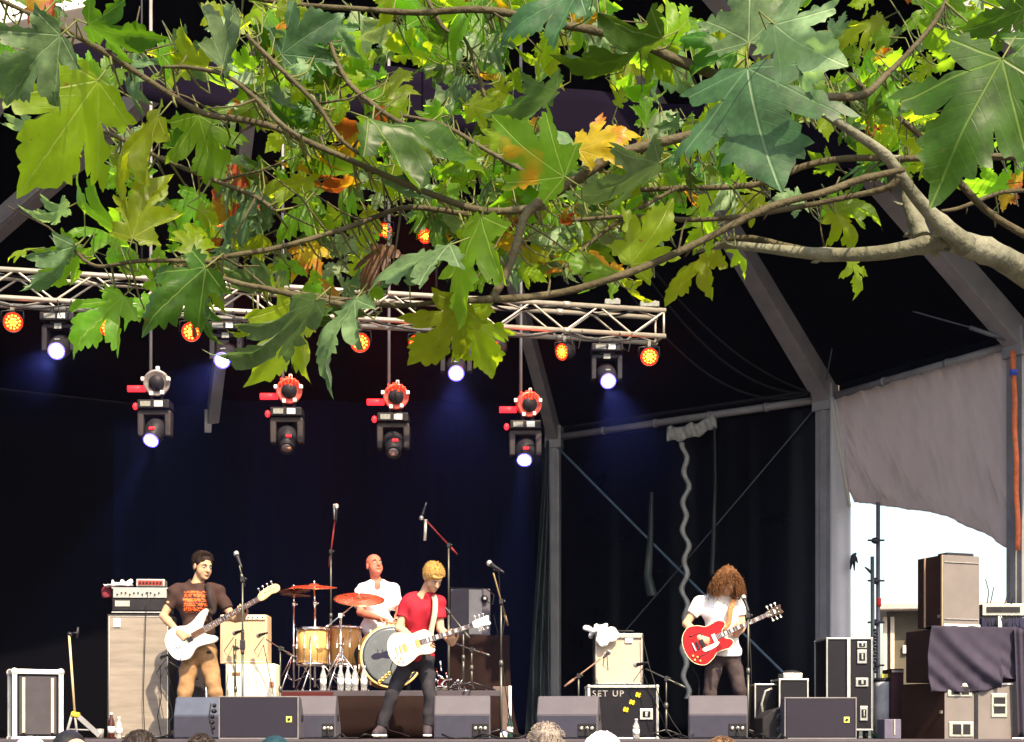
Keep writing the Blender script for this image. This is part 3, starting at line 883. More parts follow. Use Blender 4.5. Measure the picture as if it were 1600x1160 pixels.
def hand_prims(W, d, n, curl=0.5, side=1, s=1.0, spread=.12, thumb=0.6, up=None):
    """W wrist, d finger direction, n palm normal (the way fingers curl), side +1/-1 which way the thumb lies along d x n"""
    d = Vector(d).normalized(); n = Vector(n); n = (n - d * n.dot(d)).normalized(); l = d.cross(n) * side
    out = []
    W = Vector(W)
    cols = [(.030, .092, .0098), (.010, .097, .0102), (-.011, .092, .0098), (-.030, .083, .0088)]
    lens = [(.044, .026, .021), (.049, .030, .022), (.045, .028, .021), (.035, .021, .019)]
    for (o, L, r), ll in zip(cols, lens):
        k = W + d * L * s + l * o * s
        out.append(cap(W + l * o * .55 * s + d * .01, k, .019 * s, .0135 * s, .018))
    for q, ((o, L, r), ll) in enumerate(zip(cols, lens)):
        p = W + d * L * s + l * o * s
        dd = (d + l * o * spread * 8).normalized()
        ang_ = 0
        for j, seg in enumerate(ll):
            ang_ += curl * (0.75, 1.0, .7)[j] * (1 + .12 * (q - 1.5))
            v = dd * math.cos(ang_) + n * math.sin(ang_)
            e = p + v * seg * s
            out.append(cap(p, e, r * s * (1, .93, .86)[j], r * s * (.93, .86, .74)[j], .004))
            p = e
    p0 = W + d * .022 * s + l * .024 * s
    p1 = W + d * .052 * s + l * .052 * s + n * .012 * s
    p2 = p1 + (d * .75 + l * (.55 - thumb * .5) + n * thumb * .6).normalized() * .034 * s
    p3 = p2 + (d * .85 + l * (.2 - thumb * .5) + n * thumb).normalized() * .028 * s
    out += [cap(p0, p1, .016 * s, .0125 * s, .012), cap(p1, p2, .0115 * s, .0105 * s, .004), cap(p2, p3, .0105 * s, .0088 * s, .004)]
    return out

def arm_prims(S, Eb, W, r=1.0):
    S, Eb, W = Vector(S), Vector(Eb), Vector(W)
    m1 = S.lerp(Eb, .45); m2 = Eb.lerp(W, .3)
    return [cap(S, m1, .052 * r, .046 * r, .02), cap(m1, Eb, .046 * r, .037 * r, .02), cap(Eb, m2, .037 * r, .041 * r, .015), cap(m2, W, .041 * r, .026 * r, .015)]

def leg_prims(H, K, A, toe, r=1.0, foot=True):
    H, K, A = Vector(H), Vector(K), Vector(A); toe = Vector(toe).normalized()
    m1 = H.lerp(K, .4); m2 = K.lerp(A, .32); back = -toe * .012
    o = [cap(H, m1, .085 * r, .074 * r, .03), cap(m1, K, .074 * r, .052 * r, .03), cap(K, m2 + back, .052 * r, .053 * r, .02), cap(m2 + back, A, .053 * r, .034 * r, .02)]
    if foot:
        Hh = A + Vector((0, 0, -.055)) - toe * .03
        o += [cap(A, Hh, .036, .032), cap(Hh, A + toe * .15 + Vector((0, 0, -.065)), .032, .026), cap(A, A + toe * .1 + Vector((0, 0, -.05)), .036, .028)]
    return o

def wrinkle(amp, seed, f=1.0):
    rr = random.Random(seed)
    ks = [(rr.uniform(-34, 34) * f, rr.uniform(-20, 20) * f, rr.uniform(-42, 42) * f, rr.uniform(0, 6.28), rr.uniform(.4, 1)) for _ in range(7)]
    def n(X, Y, Z):
        t = 0
        for a, b, c, p, w in ks: t = t + w * np.sin(a * X + b * Y + c * Z + p + 1.5 * np.sin(9 * Z + 7 * X + p))
        return amp * t / 3
    return n

def torso_prims(J, g=0.0, build=1.0, upto='hip', belly=0.0):
    """J joints dict; g = inflation"""
    S1, S2, NK, CH, WA, PE = [Vector(J[k]) for k in ('sL', 'sR', 'neck', 'chest', 'waist', 'pelvis')]
    ax = (S2 - S1).normalized(); upv = (NK - PE).normalized(); fw = upv.cross(ax)
    if fw.dot(Vector(J.get('face', (0, -1, 0)))) < 0: fw = -fw
    upv = ax.cross(fw) if ax.cross(fw).z > 0 else fw.cross(ax)
    F = Matrix((ax, fw, upv)).transposed(); R = [[F[i][j] for j in range(3)] for i in range(3)]
    b = build; hw = (S2 - S1).length / 2
    o = [ell(CH, (hw * .90 * 1.0 + g, .115 * b + g, .165 + g), R, .05),
         ell(CH + upv * .02 + fw * .03, (hw * .72 + g, .10 * b + g, .11 + g), R, .04),
         ell(WA + fw * belly * .5, (.140 * b + g, .102 * b + belly + g, .15 + g), R, .06),
         ell(PE, (.158 * b + g, .115 * b + g, .115 + g), R, .05),
         cap(S1, NK - upv * .015, .050 + g, .055 + g, .04), cap(S2, NK - upv * .015, .050 + g, .055 + g, .04)]
    return o

def make_person(label, J, parts, skin, base, cat='person', group=None, hscale=1.0, vox=.0065, brow=None, hands=True, face=True, build=1.0, belly=0.0, armr=1.0):
    t = thing('person', base, label, cat, group)
    F = hframe(J['hf'], J['hu'])
    pr = head_prims(J['head'], F, hscale)
    hb = Vector(J['head']) + F @ Vector((0, -.02, -.06)) * hscale
    pr.append(cap(Vector(J['neck']) - Vector((0, 0, .02)), hb, .060, .053, .02))
    pr += torso_prims(J, -.014, build, belly=belly)
    pr += arm_prims(J['sL'], J['eL'], J['wL'], armr) + arm_prims(J['sR'], J['eR'], J['wR'], armr)
    pr += leg_prims(J['hL'], J['kL'], J['aL'], J['tL'], .74) + leg_prims(J['hR'], J['kR'], J['aR'], J['tR'], .74)
    for h in J['hands']: pr += hand_prims(**h)
    body = sdf_obj('body', pr, vox, skin, t)
    if face: face_bits(body, J['head'], F, hscale, brow)
    return t, body, F

def tshirt(J, parent, m, sleeve=.62, g=.016, build=1.0, amp=.017, seed=1, hem=-.03, neck_r=.075, v=False, belly=0.0, sr=.062):
    pr = torso_prims(J, g, build, belly=belly)
    NK = Vector(J['neck']); PE = Vector(J['pelvis'])
    for s, e in (('sL', 'eL'), ('sR', 'eR')):
        S, Eb = Vector(J[s]), Vector(J[e])
        pr.append(fcap(S, S.lerp(Eb, sleeve), sr, sr * .98, .035))
    pr.append(ell(NK + Vector((0, 0, .045)) + Vector(J.get('face', (0, -1, 0))) * .02, (neck_r, neck_r * .9, .07), None, .01, 'sub'))
    if v: pr.append(ell(NK + Vector(J['face']) * .10 + Vector((0, 0, -.035)), (.034, .07, .085), None, .01, 'sub'))
    upv = (NK - PE).normalized()
    pr.append(cutplane(PE + upv * hem, -upv))
    return sdf_obj('shirt', pr, .0075, m, parent, wrinkle(amp, seed))

def trousers(J, parent, m, g=.014, r=1.0, flare=0.0, seed=2, amp=.006, build=1.0, anklecut=.05, top=.05):
    PE = Vector(J['pelvis'])
    S1, S2 = Vector(J['sL']), Vector(J['sR']); 
    pr = [ell(PE, (.160 * build + g, .118 * build + g, .13 + g), None, .05)]
    for s in ('L', 'R'):
        H, K, A = Vector(J['h' + s]), Vector(J['k' + s]), Vector(J['a' + s])
        m1 = H.lerp(K, .4); A2 = A + (A - K).normalized() * -anklecut
        pr += [cap(H, m1, .088 * r + g, .078 * r + g, .03), cap(m1, K, .078 * r + g, .060 * r + g + flare * .3, .03),
               fcap(K, A2, .060 * r + g + flare * .3, .050 * r + g + flare, .025)]
    pr.append(cutplane(PE + Vector((0, 0, top + .06)), (0, 0, 1)))
    return sdf_obj('trousers', pr, .0075, m, parent, wrinkle(amp, seed, 1.1))

def shoes(J, parent, m, msole):
    for s in ('L', 'R'):
        A = Vector(J['a' + s]); toe = Vector(J['t' + s]).normalized()
        z = Vector((0, 0, 1)); h = A + z * -.05 - toe * .035
        pr = [cap(h, A + toe * .15 + z * -.058, .043, .036, .02), cap(A + z * -.01, A + toe * .09 + z * -.045, .045, .04, .02), cutplane(A + z * -.082, (0, 0, -1))]
        o = sdf_obj('shoe', pr, .006, m, parent)
        pr = [cap(A - toe * .04 + z * -.078, A + toe * .155 + z * -.078, .042, .040, .02), cutplane(A + z * -.095, (0, 0, -1)), cutplane(A + z * -.072, (0, 0, 1))]
        sdf_obj('sole', pr, .006, msole, o)

# ---------------------------------------------------------------- bass player at left
D = 15.15
M_BROWNT = mat('dark_brown_cotton', (0.042, 0.022, 0.019), 0.85, var=.15, vscale=6, bump=.2, bscale=90)
# shirt with a distressed orange print on the chest
def print_shirt():
    m = M_BROWNT.copy(); m.name = 'brown_cotton_with_orange_print'
    nt = m.node_tree; N = nt.nodes; L = nt.links
    b = N['Principled BSDF']
    src = b.inputs['Base Color'].links[0].from_socket
    tc = N.new('ShaderNodeTexCoord'); sep = N.new('ShaderNodeSeparateXYZ'); L.new(tc.outputs['Object'], sep.inputs[0])
    def math_(op, a, b_=None):
        n = N.new('ShaderNodeMath'); n.operation = op
        for i, q in enumerate((a, b_)):
            if q is None: continue
            if isinstance(q, (int, float)): n.inputs[i].default_value = q
            else: L.new(q, n.inputs[i])
        return n.outputs[0]
    cx, cz = PRX, PRZ
    dx = math_('ABSOLUTE', math_('SUBTRACT', sep.outputs[0], cx)); dz = math_('ABSOLUTE', math_('SUBTRACT', sep.outputs[2], cz))
    inx = math_('LESS_THAN', dx, .127); inz = math_('LESS_THAN', dz, .105)
    rows = math_('GREATER_THAN', math_('SINE', math_('MULTIPLY', sep.outputs[2], 140)), -.75)
    vor = N.new('ShaderNodeTexNoise'); vor.inputs['Scale'].default_value = 55; vor.inputs['Detail'].default_value = 2; L.new(tc.outputs['Object'], vor.inputs[0])
    nn = math_('GREATER_THAN', vor.outputs['Fac'], .46)
    edge = N.new('ShaderNodeTexNoise'); edge.inputs['Scale'].default_value = 14; L.new(tc.outputs['Object'], edge.inputs[0])
    inx2 = math_('LESS_THAN', math_('ADD', dx, math_('MULTIPLY', edge.outputs['Fac'], .06)), .145)
    f = math_('MULTIPLY', math_('MULTIPLY', inx2, inz), math_('MULTIPLY', rows, nn))
    front = math_('LESS_THAN', sep.outputs[1], 0.0)
    f = math_('MULTIPLY', f, front)
    mx = N.new('ShaderNodeMix'); mx.data_type = 'RGBA'; L.new(f, mx.inputs['Factor']); L.new(src, mx.inputs['A']); mx.inputs['B'].default_value = (.80, .13, .03, 1)
    L.new(mx.outputs['Result'], b.inputs['Base Color'])
    return m
hd = P(317, 885, D)
J = dict(head=hd, hf=(.62, -.74, -.22), hu=(0.04, 0, 1), neck=P(307, 914, D + .02), sL=P(276, 925, D + .02), sR=P(340, 925, D + .05), chest=P(308, 945, D), waist=P(309, 985, D), pelvis=P(311, 1018, D),
         eL=P(255, 963, D - .03), wL=P(279, 988, D - .20), eR=P(364, 966, D - .02), wR=P(378, 968, D - .10),
         hL=P(298, 1026, D), hR=P(325, 1026, D), kL=P(289, 1083, D - .05), kR=P(336, 1083, D - .04), aL=P(284, 1137, D), aR=P(349, 1137, D + .02), tL=(-.3, -1, 0), tR=(.35, -1, 0), face=(0.1, -1, 0))
J['hands'] = [dict(W=J['wL'], d=(.75, -.25, -.5), n=(.1, .9, -.2), curl=.40, side=1, s=1.05, thumb=.4),
              dict(W=J['wR'], d=(-.05, -.75, .5), n=(-.1, .6, .8), curl=.95, side=-1, s=1.05, thumb=.3)]
t, body, F = make_person('dark haired man in a brown t-shirt with an orange print playing the white bass', J, None, M_SKIN1, P(315, HOR, D) * 1.0 - Vector((0, 0, CZ - STAGE)), hscale=1.06)
base = world_loc(t); PRX = P(309, 0, D).x - base.x; PRZ = P(0, 942, D).z - base.z
tshirt(J, t, print_shirt(), seed=11, sleeve=.66)
trousers(J, t, mat('tan_corduroy', (0.27, 0.155, 0.075), .85, var=.35, vscale=9, bump=.3, bscale=60), seed=12, r=.88, flare=.014)
shoes(J, t, mat('brown_leather', (.08, .05, .03), .5), M_BLK)
def short_hair(J, F, parent, m, s=1.0, top=.014, back=.012, seed=4, amp=.006, fringe=0.0, cutz=.0, name='hair', side=0.0):
    H = Vector(J['head']); w = lambda x, y, z: H + F @ Vector((x * s, y * s, z * s)); R = [[F[i][j] for j in range(3)] for i in range(3)]
    pr = [ell(w(0, -.018, .045), ((.079 + side) * s + top * .5, .098 * s + back, .084 * s + top), R, .01)]
    pr.append(ell(w(0, -.045, .0), ((.079 + side) * s, .072 * s + back, .085 * s), R, .02))
    pr.append(ell(w(0, .115, -.04 + cutz), (.075 * s, .085 * s, .098 * s), R, .012, 'sub'))
    pr.append(ell(w(0, -.0, -.14), (.1 * s, .12 * s, .08 * s), R, .01, 'sub'))
    if fringe: pr.append(ell(w(0.01, .072, .060), (.058 * s, .03 * s, fringe * s), R, .012))
    rr = random.Random(seed); ks = [(rr.uniform(-160, 160), rr.uniform(-160, 160), rr.uniform(-90, 90), rr.uniform(0, 6)) for _ in range(6)]
    nz = lambda X, Y, Z: amp * sum(np.sin(a * X + b * Y + c * Z + p) for a, b, c, p in ks) / 3
    return sdf_obj(name, pr, .005, m, parent, nz)
def straight_hair(J, F, s, parent, m, n, ext, rx=.083, ry=.106, rz=.096, thick=.0032, flick=.01, seed=1, messy=.12):
    H = Vector(J['head']); rr = random.Random(seed); mb = MB()
    for i in range(n):
        a = rr.uniform(0, 6.283); fr = max(0, math.sin(a)); th1 = ext[0] * fr + ext[1] * (1 - abs(math.sin(a))) + ext[2] * max(0, -math.sin(a))
        t0 = rr.uniform(0, .8) * th1; t1 = min(th1 * rr.uniform(.85, 1.08), t0 + rr.uniform(.5, 1.1)); lift = rr.uniform(0, .012); da = rr.uniform(-messy, messy) * 2
        pts = []
        for j in range(6):
            u = j / 5; th = t0 + (t1 - t0) * u; aa = a + da * u
            k = 1 + (lift + flick * u * u * rr.uniform(.3, 1.4)) / .09
            pts.append(H + F @ Vector((rx * k * math.sin(th) * math.cos(aa), ry * k * math.sin(th) * math.sin(aa) - .018, .036 + rz * k * math.cos(th))) * s)
        mb.tube(pts, [thick, thick, thick * .9, thick * .7, thick * .5, thick * .15], 4, cap=False)
    return mb.build('hair_strands', m, parent)
M_HAIRD = mat('dark_brown_hair', (0.020, 0.011, 0.008), .6, var=.7, vscale=60, bump=.6, bscale=90, stretch=(3, 3, .6))
short_hair(J, F, t, M_HAIRD, 1.06, top=.012, back=.008, seed=4, amp=.002, cutz=.022)
straight_hair(J, F, 1.06, [o for o in bpy.data.objects if o.name.startswith('hair')][-1], M_HAIRD, 520, (.74, 1.42, 1.9), seed=3, flick=.012, messy=.35, thick=.0028)
JB = J

# ---------------------------------------------------------------- front man in the red t-shirt
D = 14.75
J = dict(head=P(677, 903, D - .09), hf=(.42, -.62, -.62), hu=(.16, -.35, 1), neck=P(662, 931, D + .0), sL=P(638, 940, D - .0), sR=P(684, 941, D + .04), chest=P(657, 963, D), waist=P(652, 998, D + .04), pelvis=P(650, 1027, D + .07),
         eL=P(623, 982, D - .05), wL=P(650, 1001, D - .20), eR=P(688, 983, D + .0), wR=P(706, 1006, D - .12),
         hL=P(637, 1034, D + .07), hR=P(665, 1034, D + .07), kL=P(612, 1087, D + .0), kR=P(672, 1087, D + .02), aL=P(596, 1136, D + .05), aR=P(668, 1136, D + .05), tL=(-.28, -1, 0), tR=(.02, -1, 0), face=(.12, -1, 0))
J['hands'] = [dict(W=J['wL'], d=(.85, -.2, -.28), n=(.1, .9, -.3), curl=.38, side=1, s=1.0, thumb=.4),
              dict(W=J['wR'], d=(-.05, -.75, .5), n=(-.1, .6, .8), curl=.95, side=-1, s=1.0, thumb=.3)]
t, body, F = make_person('blond man in a red t-shirt and dark jeans playing the white guitar', J, None, M_SKIN2, P(650, HOR, D) - Vector((0, 0, CZ - STAGE)), hscale=.98)
tshirt(J, t, mat('red_cotton', (0.33, 0.014, 0.028), .8, var=.12, vscale=6, bump=.2, bscale=90), seed=21, sleeve=.60, g=.014, sr=.064)
trousers(J, t, mat('charcoal_denim', (0.016, 0.015, 0.021), .8, var=.45, vscale=10, bump=.3, bscale=120, col2=(.040, .036, .042)), seed=22, r=.86, g=.010, amp=.008, anklecut=.02)
shoes(J, t, mat('canvas_shoe', (.05, .04, .05), .7), M_WHITEP)
M_HAIRB = mat('blond_hair', (0.26, 0.125, 0.028), .6, var=.5, vscale=45, bump=.6, bscale=90, stretch=(2, 2, .8), col2=(.72, .46, .15))
hr = short_hair(J, F, t, M_HAIRB, .98, top=.014, back=.012, seed=8, amp=.002, fringe=.026, side=.008, cutz=-.014)
straight_hair(J, F, .98, hr, M_HAIRB, 760, (1.05, 1.5, 1.95), rx=.084, ry=.109, rz=.101, thick=.0029, flick=.014, seed=31, messy=.34)
rr = random.Random(8); m = MB(); H = Vector(J['head'])
for i in range(120):
    a = rr.uniform(0, 6.28); e = rr.uniform(.5, 1.5); dv = Vector((math.cos(a) * math.cos(e), math.sin(a) * math.cos(e), math.sin(e)))
    p0 = H + F @ Vector((dv.x * .085, dv.y * .108 - .018, dv.z * .102 + .036)); td = (F @ Vector((dv.x * .5 + rr.uniform(-.6, .6), dv.y * .5 + rr.uniform(-.4, .8), dv.z * .7))).normalized()
    m.tube([p0, p0 + td * .02, p0 + td * .036 + Vector((0, 0, -.008))], [.003, .002, .0006], 4, cap=False)
m.build('stray_hair', M_HAIRB, hr)
JF = J

# ---------------------------------------------------------------- long haired guitarist at right
D = 15.3
J = dict(head=P(1137, 908, D - .13), hf=(.24, -.80, -.50), hu=(.12, -.35, .95), neck=P(1127, 933, D), sL=P(1094, 942, D), sR=P(1152, 943, D + .03), chest=P(1125, 965, D), waist=P(1128, 996, D), pelvis=P(1131, 1020, D),
         eL=P(1072, 975, D - .03), wL=P(1092, 996, D - .2), eR=P(1160, 979, D - .02), wR=P(1150, 993, D - .12),
         hL=P(1117, 1028, D), hR=P(1143, 1028, D), kL=P(1109, 1083, D - .04), kR=P(1156, 1078, D - .05), aL=P(1108, 1137, D), aR=P(1172, 1137, D), tL=(-.2, -1, 0), tR=(.3, -1, 0), face=(.08, -1, 0))
J['hands'] = [dict(W=J['wL'], d=(.85, -.2, -.35), n=(.1, .9, -.3), curl=.30, side=1, s=1.0, thumb=.4),
              dict(W=J['wR'], d=(-.05, -.75, .5), n=(-.1, .6, .8), curl=.95, side=-1, s=1.0, thumb=.3)]
t, body, F = make_person('man with long curly brown hair in a white t-shirt playing the red guitar', J, None, M_SKIN2, P(1135, HOR, D) - Vector((0, 0, CZ - STAGE)))
tshirt(J, t, mat('white_cotton', (0.80, 0.77, 0.75), .85, var=.05, vscale=6, bump=.2, bscale=90), seed=33, sleeve=.58)
trousers(J, t, mat('dark_brown_denim', (0.028, 0.020, 0.024), .8, var=.4, vscale=9, bump=.3, bscale=120, col2=(.066, .046, .046)), seed=32, r=.88, g=.010)
shoes(J, t, mat('black_leather', (.02, .02, .02), .5), M_BLK)
M_HAIRC = mat('curly_brown_hair', (0.115, 0.047, 0.016), .6, var=.7, vscale=40, bump=.4, bscale=80)
H = Vector(J['head']); R = [[F[i][j] for j in range(3)] for i in range(3)]
w = lambda x, y, z: H + F @ Vector((x, y, z))
ks = [(random.Random(i).uniform(-120, 120), random.Random(i + 9).uniform(-120, 120), random.Random(i + 19).uniform(-120, 120), i) for i in range(8)]
hair = sdf_obj('hair', [ell(w(0, -.02, .045), (.098, .112, .098), R, .03), ell(H + Vector((-.085, .03, -.04)), (.060, .07, .105), None, .05), ell(H + Vector((.085, .02, -.06)), (.050, .06, .120), None, .05),
                        ell(w(.012, .13, -.05), (.056, .085, .105), R, .012, 'sub')], .006, M_HAIRC, t,
               lambda X, Y, Z: .011 * sum(np.sin(a * X + b * Y + c * Z + p) for a, b, c, p in ks) / 3)
rr = random.Random(5); m = MB()
for i in range(900):
    a = rr.uniform(0, 6.28); z = rr.uniform(-.55, 1)
    e = math.asin(z)
    rx, ry, rz = .104, .118, .104
    dv = Vector((math.cos(a) * math.cos(e), math.sin(a) * math.cos(e), math.sin(e)))
    p = H + Vector((dv.x * rx, dv.y * ry + .0, dv.z * rz + .03))
    outw = Vector((dv.x, dv.y, 0)); 
    frontal = dv.y < -.35 and abs(dv.x - .06) < .42
    if frontal and z < .38: continue
    L = rr.uniform(.10, .26)
    lim = rr.uniform(.16, .245) + .02 * math.sin(a * 5 + 1) - .03 * abs(dv.x)
    if p.z - L < H.z - lim: L = max(.03, p.z - H.z + lim)
    n = 9; pts = []; ph = rr.uniform(0, 6.28); cr = rr.uniform(.008, .022); fq = rr.uniform(7, 13)
    drift = Vector((dv.x * .42 - .06, dv.y * .25, 0))
    for j in range(n + 1):
        u = j / n
        q = p + drift * L * math.sin(u * 1.6) * .9 + Vector((0, 0, -1)) * L * u ** 1.25 * (1 if z < .8 else .8) + Vector((0, 0, .02 * math.sin(u * 3.1)))
        q += Vector((math.cos(ph + fq * u), math.sin(ph + fq * u), .3 * math.sin(ph + fq * u * 1.3))) * cr * (0.3 + u)
        pts.append(q)
    m.tube(pts, [.0036 * (1 - .7 * j / n) for j in range(n + 1)], 4, cap=False)
for i in range(90):
    a = rr.uniform(0, 6.28); z = rr.uniform(-.8, .8); e = math.asin(z); dv = Vector((math.cos(a) * math.cos(e), math.sin(a) * math.cos(e), math.sin(e)))
    p = H + Vector((dv.x * .11, dv.y * .11, dv.z * .12 - .03)); q = dv.copy(); pts = [p]
    for j in range(5):
        q = (q + Vector((rr.uniform(-.7, .7), rr.uniform(-.5, .5), rr.uniform(-.9, .3)))).normalized(); pts.append(pts[-1] + q * .016)
    m.tube(pts, [.0022, .002, .0018, .0015, .001, .0006], 4, cap=False)
m.build('curls', M_HAIRC, hair)
JR = J

# ---------------------------------------------------------------- drummer
D = 17.15
RISER = STAGE + .50
J = dict(head=P(585, 884, D + .05), hf=(.45, -.84, .24), hu=(-.16, .25, 1), neck=P(589, 911, D + .06), sL=P(566, 923, D + .03), sR=P(613, 922, D + .05), chest=P(590, 945, D + .03), waist=P(590, 980, D + .03), pelvis=P(590, 1010, D + .04),
         eL=P(563, 957, D - .12), wL=P(594, 967, D - .32), eR=P(625, 958, D - .05), wR=P(617, 976, D - .27),
         hL=P(577, 1016, D), hR=P(604, 1016, D), kL=P(560, 1022, D - .45), kR=P(625, 1022, D - .42), aL=P(560, 1066, D - .40), aR=P(634, 1066, D - .45), tL=(-.1, -1, 0), tR=(.15, -1, 0), face=(.1, -1, 0.1))
J['hands'] = [dict(W=J['wL'], d=(.75, -.5, -.15), n=(.1, -.2, -1), curl=1.05, side=-1, s=1.0, thumb=.8),
              dict(W=J['wR'], d=(-.25, -.8, -.1), n=(0, -.1, -1), curl=1.05, side=1, s=1.0, thumb=.8)]
t, body, F = make_person('bald drummer in a white v-neck shirt seated behind the drums looking up', J, None, M_SKIN3, P(590, HOR, D) * 1.0 - Vector((0, 0, CZ - RISER)), hscale=1.08, build=1.18, belly=.05, armr=1.1)
tshirt(J, t, mat('white_jersey', (0.80, 0.76, 0.78), .85, var=.05, vscale=6, bump=.2, bscale=90), seed=41, sleeve=.75, build=1.2, v=True, belly=.055, sr=.075)
trousers(J, t, mat('black_denim', (0.025, 0.025, 0.03), .8), seed=42, build=1.15)
shoes(J, t, mat('black_leather', (.02, .02, .02), .5), M_BLK)
m = sdf_obj('beard', [ell(Vector(J['head']) + F @ Vector((0, .045, -.092)), (.050, .050, .034), [[F[i][j] for j in range(3)] for i in range(3)], .01),
                      ell(Vector(J['head']) + F @ Vector((0, .112, -.060)), (.026, .022, .011), [[F[i][j] for j in range(3)] for i in range(3)], .008, 'sub')], .005,
            mat('ginger_stubble', (.24, .10, .05), .8, var=.4, vscale=90), t)
JD = J
def stick(a, b, label):
    m = MB(); a = Vector(a); b = Vector(b); u = (b - a).normalized()
    m.tube([a, a + u * .3, a + u * .37, a + u * .385, a + u * .4], [.0075, .0075, .004, .0065, .003], 8)
    o = m.build('drumstick', mat('hickory', (.55, .36, .17), .5), None); recentre(o)
    tag(o, label, 'drumstick', 'drumsticks held by the drummer')
hl = Vector(J['wL']) + Vector((.06, -.06, -.03)); stick(hl + Vector((-.10, .05, .0)), hl + Vector((.25, -.25, -.05)), 'drumstick in the drummer hand nearer the brass cymbals')
hr_ = Vector(J['wR']) + Vector((-.02, -.08, -.03)); stick(hr_ + Vector((.06, .12, .0)), hr_ + Vector((-.2, -.3, -.02)), 'drumstick in the drummer hand nearer the red shirted man')

# ---------------------------------------------------------------- crowd in front of the stage
M_CLOTHS = [mat('crowd_grey_cloth', (.12, .12, .13), .9), mat('crowd_blue_cloth', (.05, .07, .14), .9), mat('crowd_red_cloth', (.2, .05, .04), .9), mat('crowd_sand_cloth', (.35, .3, .22), .9)]
M_JEANS = mat('crowd_jeans', (.05, .06, .1), .9)
crowd = [(853, 1133, 8.2, 'elderly grey haired man with a thinning crown below the stage edge', (.22, .18, .155), .006, 'thin', .98),
         (941, 1149, 8.0, 'person with bright white hair below the flight case', (.82, .80, .80), .014, 'full', .98),
         (221, 1146, 8.8, 'dark haired head below the tall bass cabinet', (.03, .022, .02), .016, 'full', 1.0),
         (316, 1151, 9.4, 'short dark haired head below the left edge of the wide monitor', (.035, .025, .022), .012, 'full', .96),
         (430, 1151, 9.0, 'person in a dark teal cap below the wide monitor', (.01, .035, .045), .010, 'cap', 1.0),
         (109, 1141, 8.6, 'person in a black cap below the yellow legged stand', (.012, .012, .016), .010, 'cap', 1.05),
         (48, 1154, 8.4, 'person in a pale sun hat below the grey flight case', (.80, .76, .74), .012, 'cap', .95),
         (120, 1153, 7.9, 'bald pinkish head just in front of the person in the black cap', (.6, .3, .2), .0, 'bald', .8),
         (1128, 1156, 8.8, 'brown haired head barely rising below the right guitarist', (.16, .09, .05), .012, 'full', 1.0)]
for i, (px, py, d, lab, hc, tp, kind, sc) in enumerate(crowd):
    top = P(px, py, d); H = top - Vector((0, 0, .125 * sc)); rr = random.Random(60 + i)
    yaw = rr.uniform(-.25, .25); fw = Vector((math.sin(yaw), math.cos(yaw), .12)); rt_ = Vector((math.cos(yaw), -math.sin(yaw), 0))
    nk = H + Vector((0, 0, -.16)) - fw * .02; q = lambda x, y, z: nk + rt_ * x + Vector((fw.x, fw.y, 0)) * y + Vector((0, 0, z))
    hz = nk.z - .55
    J = dict(head=H, hf=fw, hu=(0, -.1, 1), neck=nk, sL=q(-.19, 0, -.05), sR=q(.19, 0, -.05), chest=q(0, 0, -.2), waist=q(0, 0, -.40), pelvis=q(0, 0, -.55), eL=q(-.25, 0, -.34), wL=q(-.26, .06, -.59), eR=q(.25, 0, -.34), wR=q(.26, .06, -.59),
             hL=q(-.09, 0, -.6), hR=q(.09, 0, -.6), kL=q(-.11, .02, -.6 - (hz - .05) * .5), kR=q(.11, .02, -.6 - (hz - .05) * .5), aL=Vector((*q(-.12, 0, 0)[:2], .095)), aR=Vector((*q(.12, 0, 0)[:2], .095)), tL=(fw.x, fw.y, 0), tR=(fw.x, fw.y, 0), face=(fw.x, fw.y, 0))
    J['hands'] = [dict(W=J['wL'], d=(0, .15, -1), n=rt_, curl=.3, side=1), dict(W=J['wR'], d=(0, .15, -1), n=-rt_, curl=.3, side=-1)]
    t, body, F = make_person(lab, J, None, M_SKIN2 if i % 2 else M_SKIN3, Vector((H.x, H.y, 0)), vox=.009, hscale=sc, group='people in the crowd below the stage')
    s1 = tshirt(J, t, M_CLOTHS[i % 4], seed=i, sleeve=.6); trousers(J, t, M_JEANS, seed=i); shoes(J, t, M_BLK, M_WHITEP)
    hm = mat('crowd_hair_%d' % i, hc, .6, var=.4, vscale=60, bump=.4, bscale=90)
    if kind in ('full', 'thin'):
        h_ = short_hair(J, F, t, hm, sc, top=tp, back=.014, seed=i, amp=.007, cutz=-.02)
        rr = random.Random(i); m = MB()
        for k in range(500 if kind == 'full' else 260):
            a = rr.uniform(0, 6.28); e = rr.uniform(-.3, 1.5)
            if kind == 'thin' and e > 1.0 and rr.random() < .6: continue
            dv = Vector((math.cos(a) * math.cos(e), math.sin(a) * math.cos(e), math.sin(e)))
            p0 = Vector(J['head']) + F @ (Vector((dv.x * .082, dv.y * .105 - .018, dv.z * .088 + .045)) * sc)
            td = (F @ Vector((dv.x * .6 + rr.uniform(-.6, .6), dv.y * .6 - .3, dv.z * .6 + rr.uniform(-.3, .3)))).normalized()
            m.tube([p0, p0 + td * .02, p0 + td * .03 + Vector((0, 0, -.012))], [.0025, .002, .0008], 3, cap=False)
        m.build('hair_strands', hm, h_)
    elif kind == 'cap':
        Hh = Vector(J['head']); R = [[F[a][b] for b in range(3)] for a in range(3)]; w = lambda x, y, z: Hh + F @ Vector((x, y, z))
        sdf_obj('cap', [ell(w(0, -.012, .05), (.088, .108, .083), R, .01), cutplane(w(0, 0, .02), F @ Vector((0, 0, -1)))], .007, hm, t)
        m = MB(); m.prism([(-.07, .08), (-.05, .15), (0, .172), (.05, .15), (.07, .08)], .022, .03, Matrix.Translation(Hh) @ F.to_4x4()); m.build('peak', hm, t, bevel=.003)
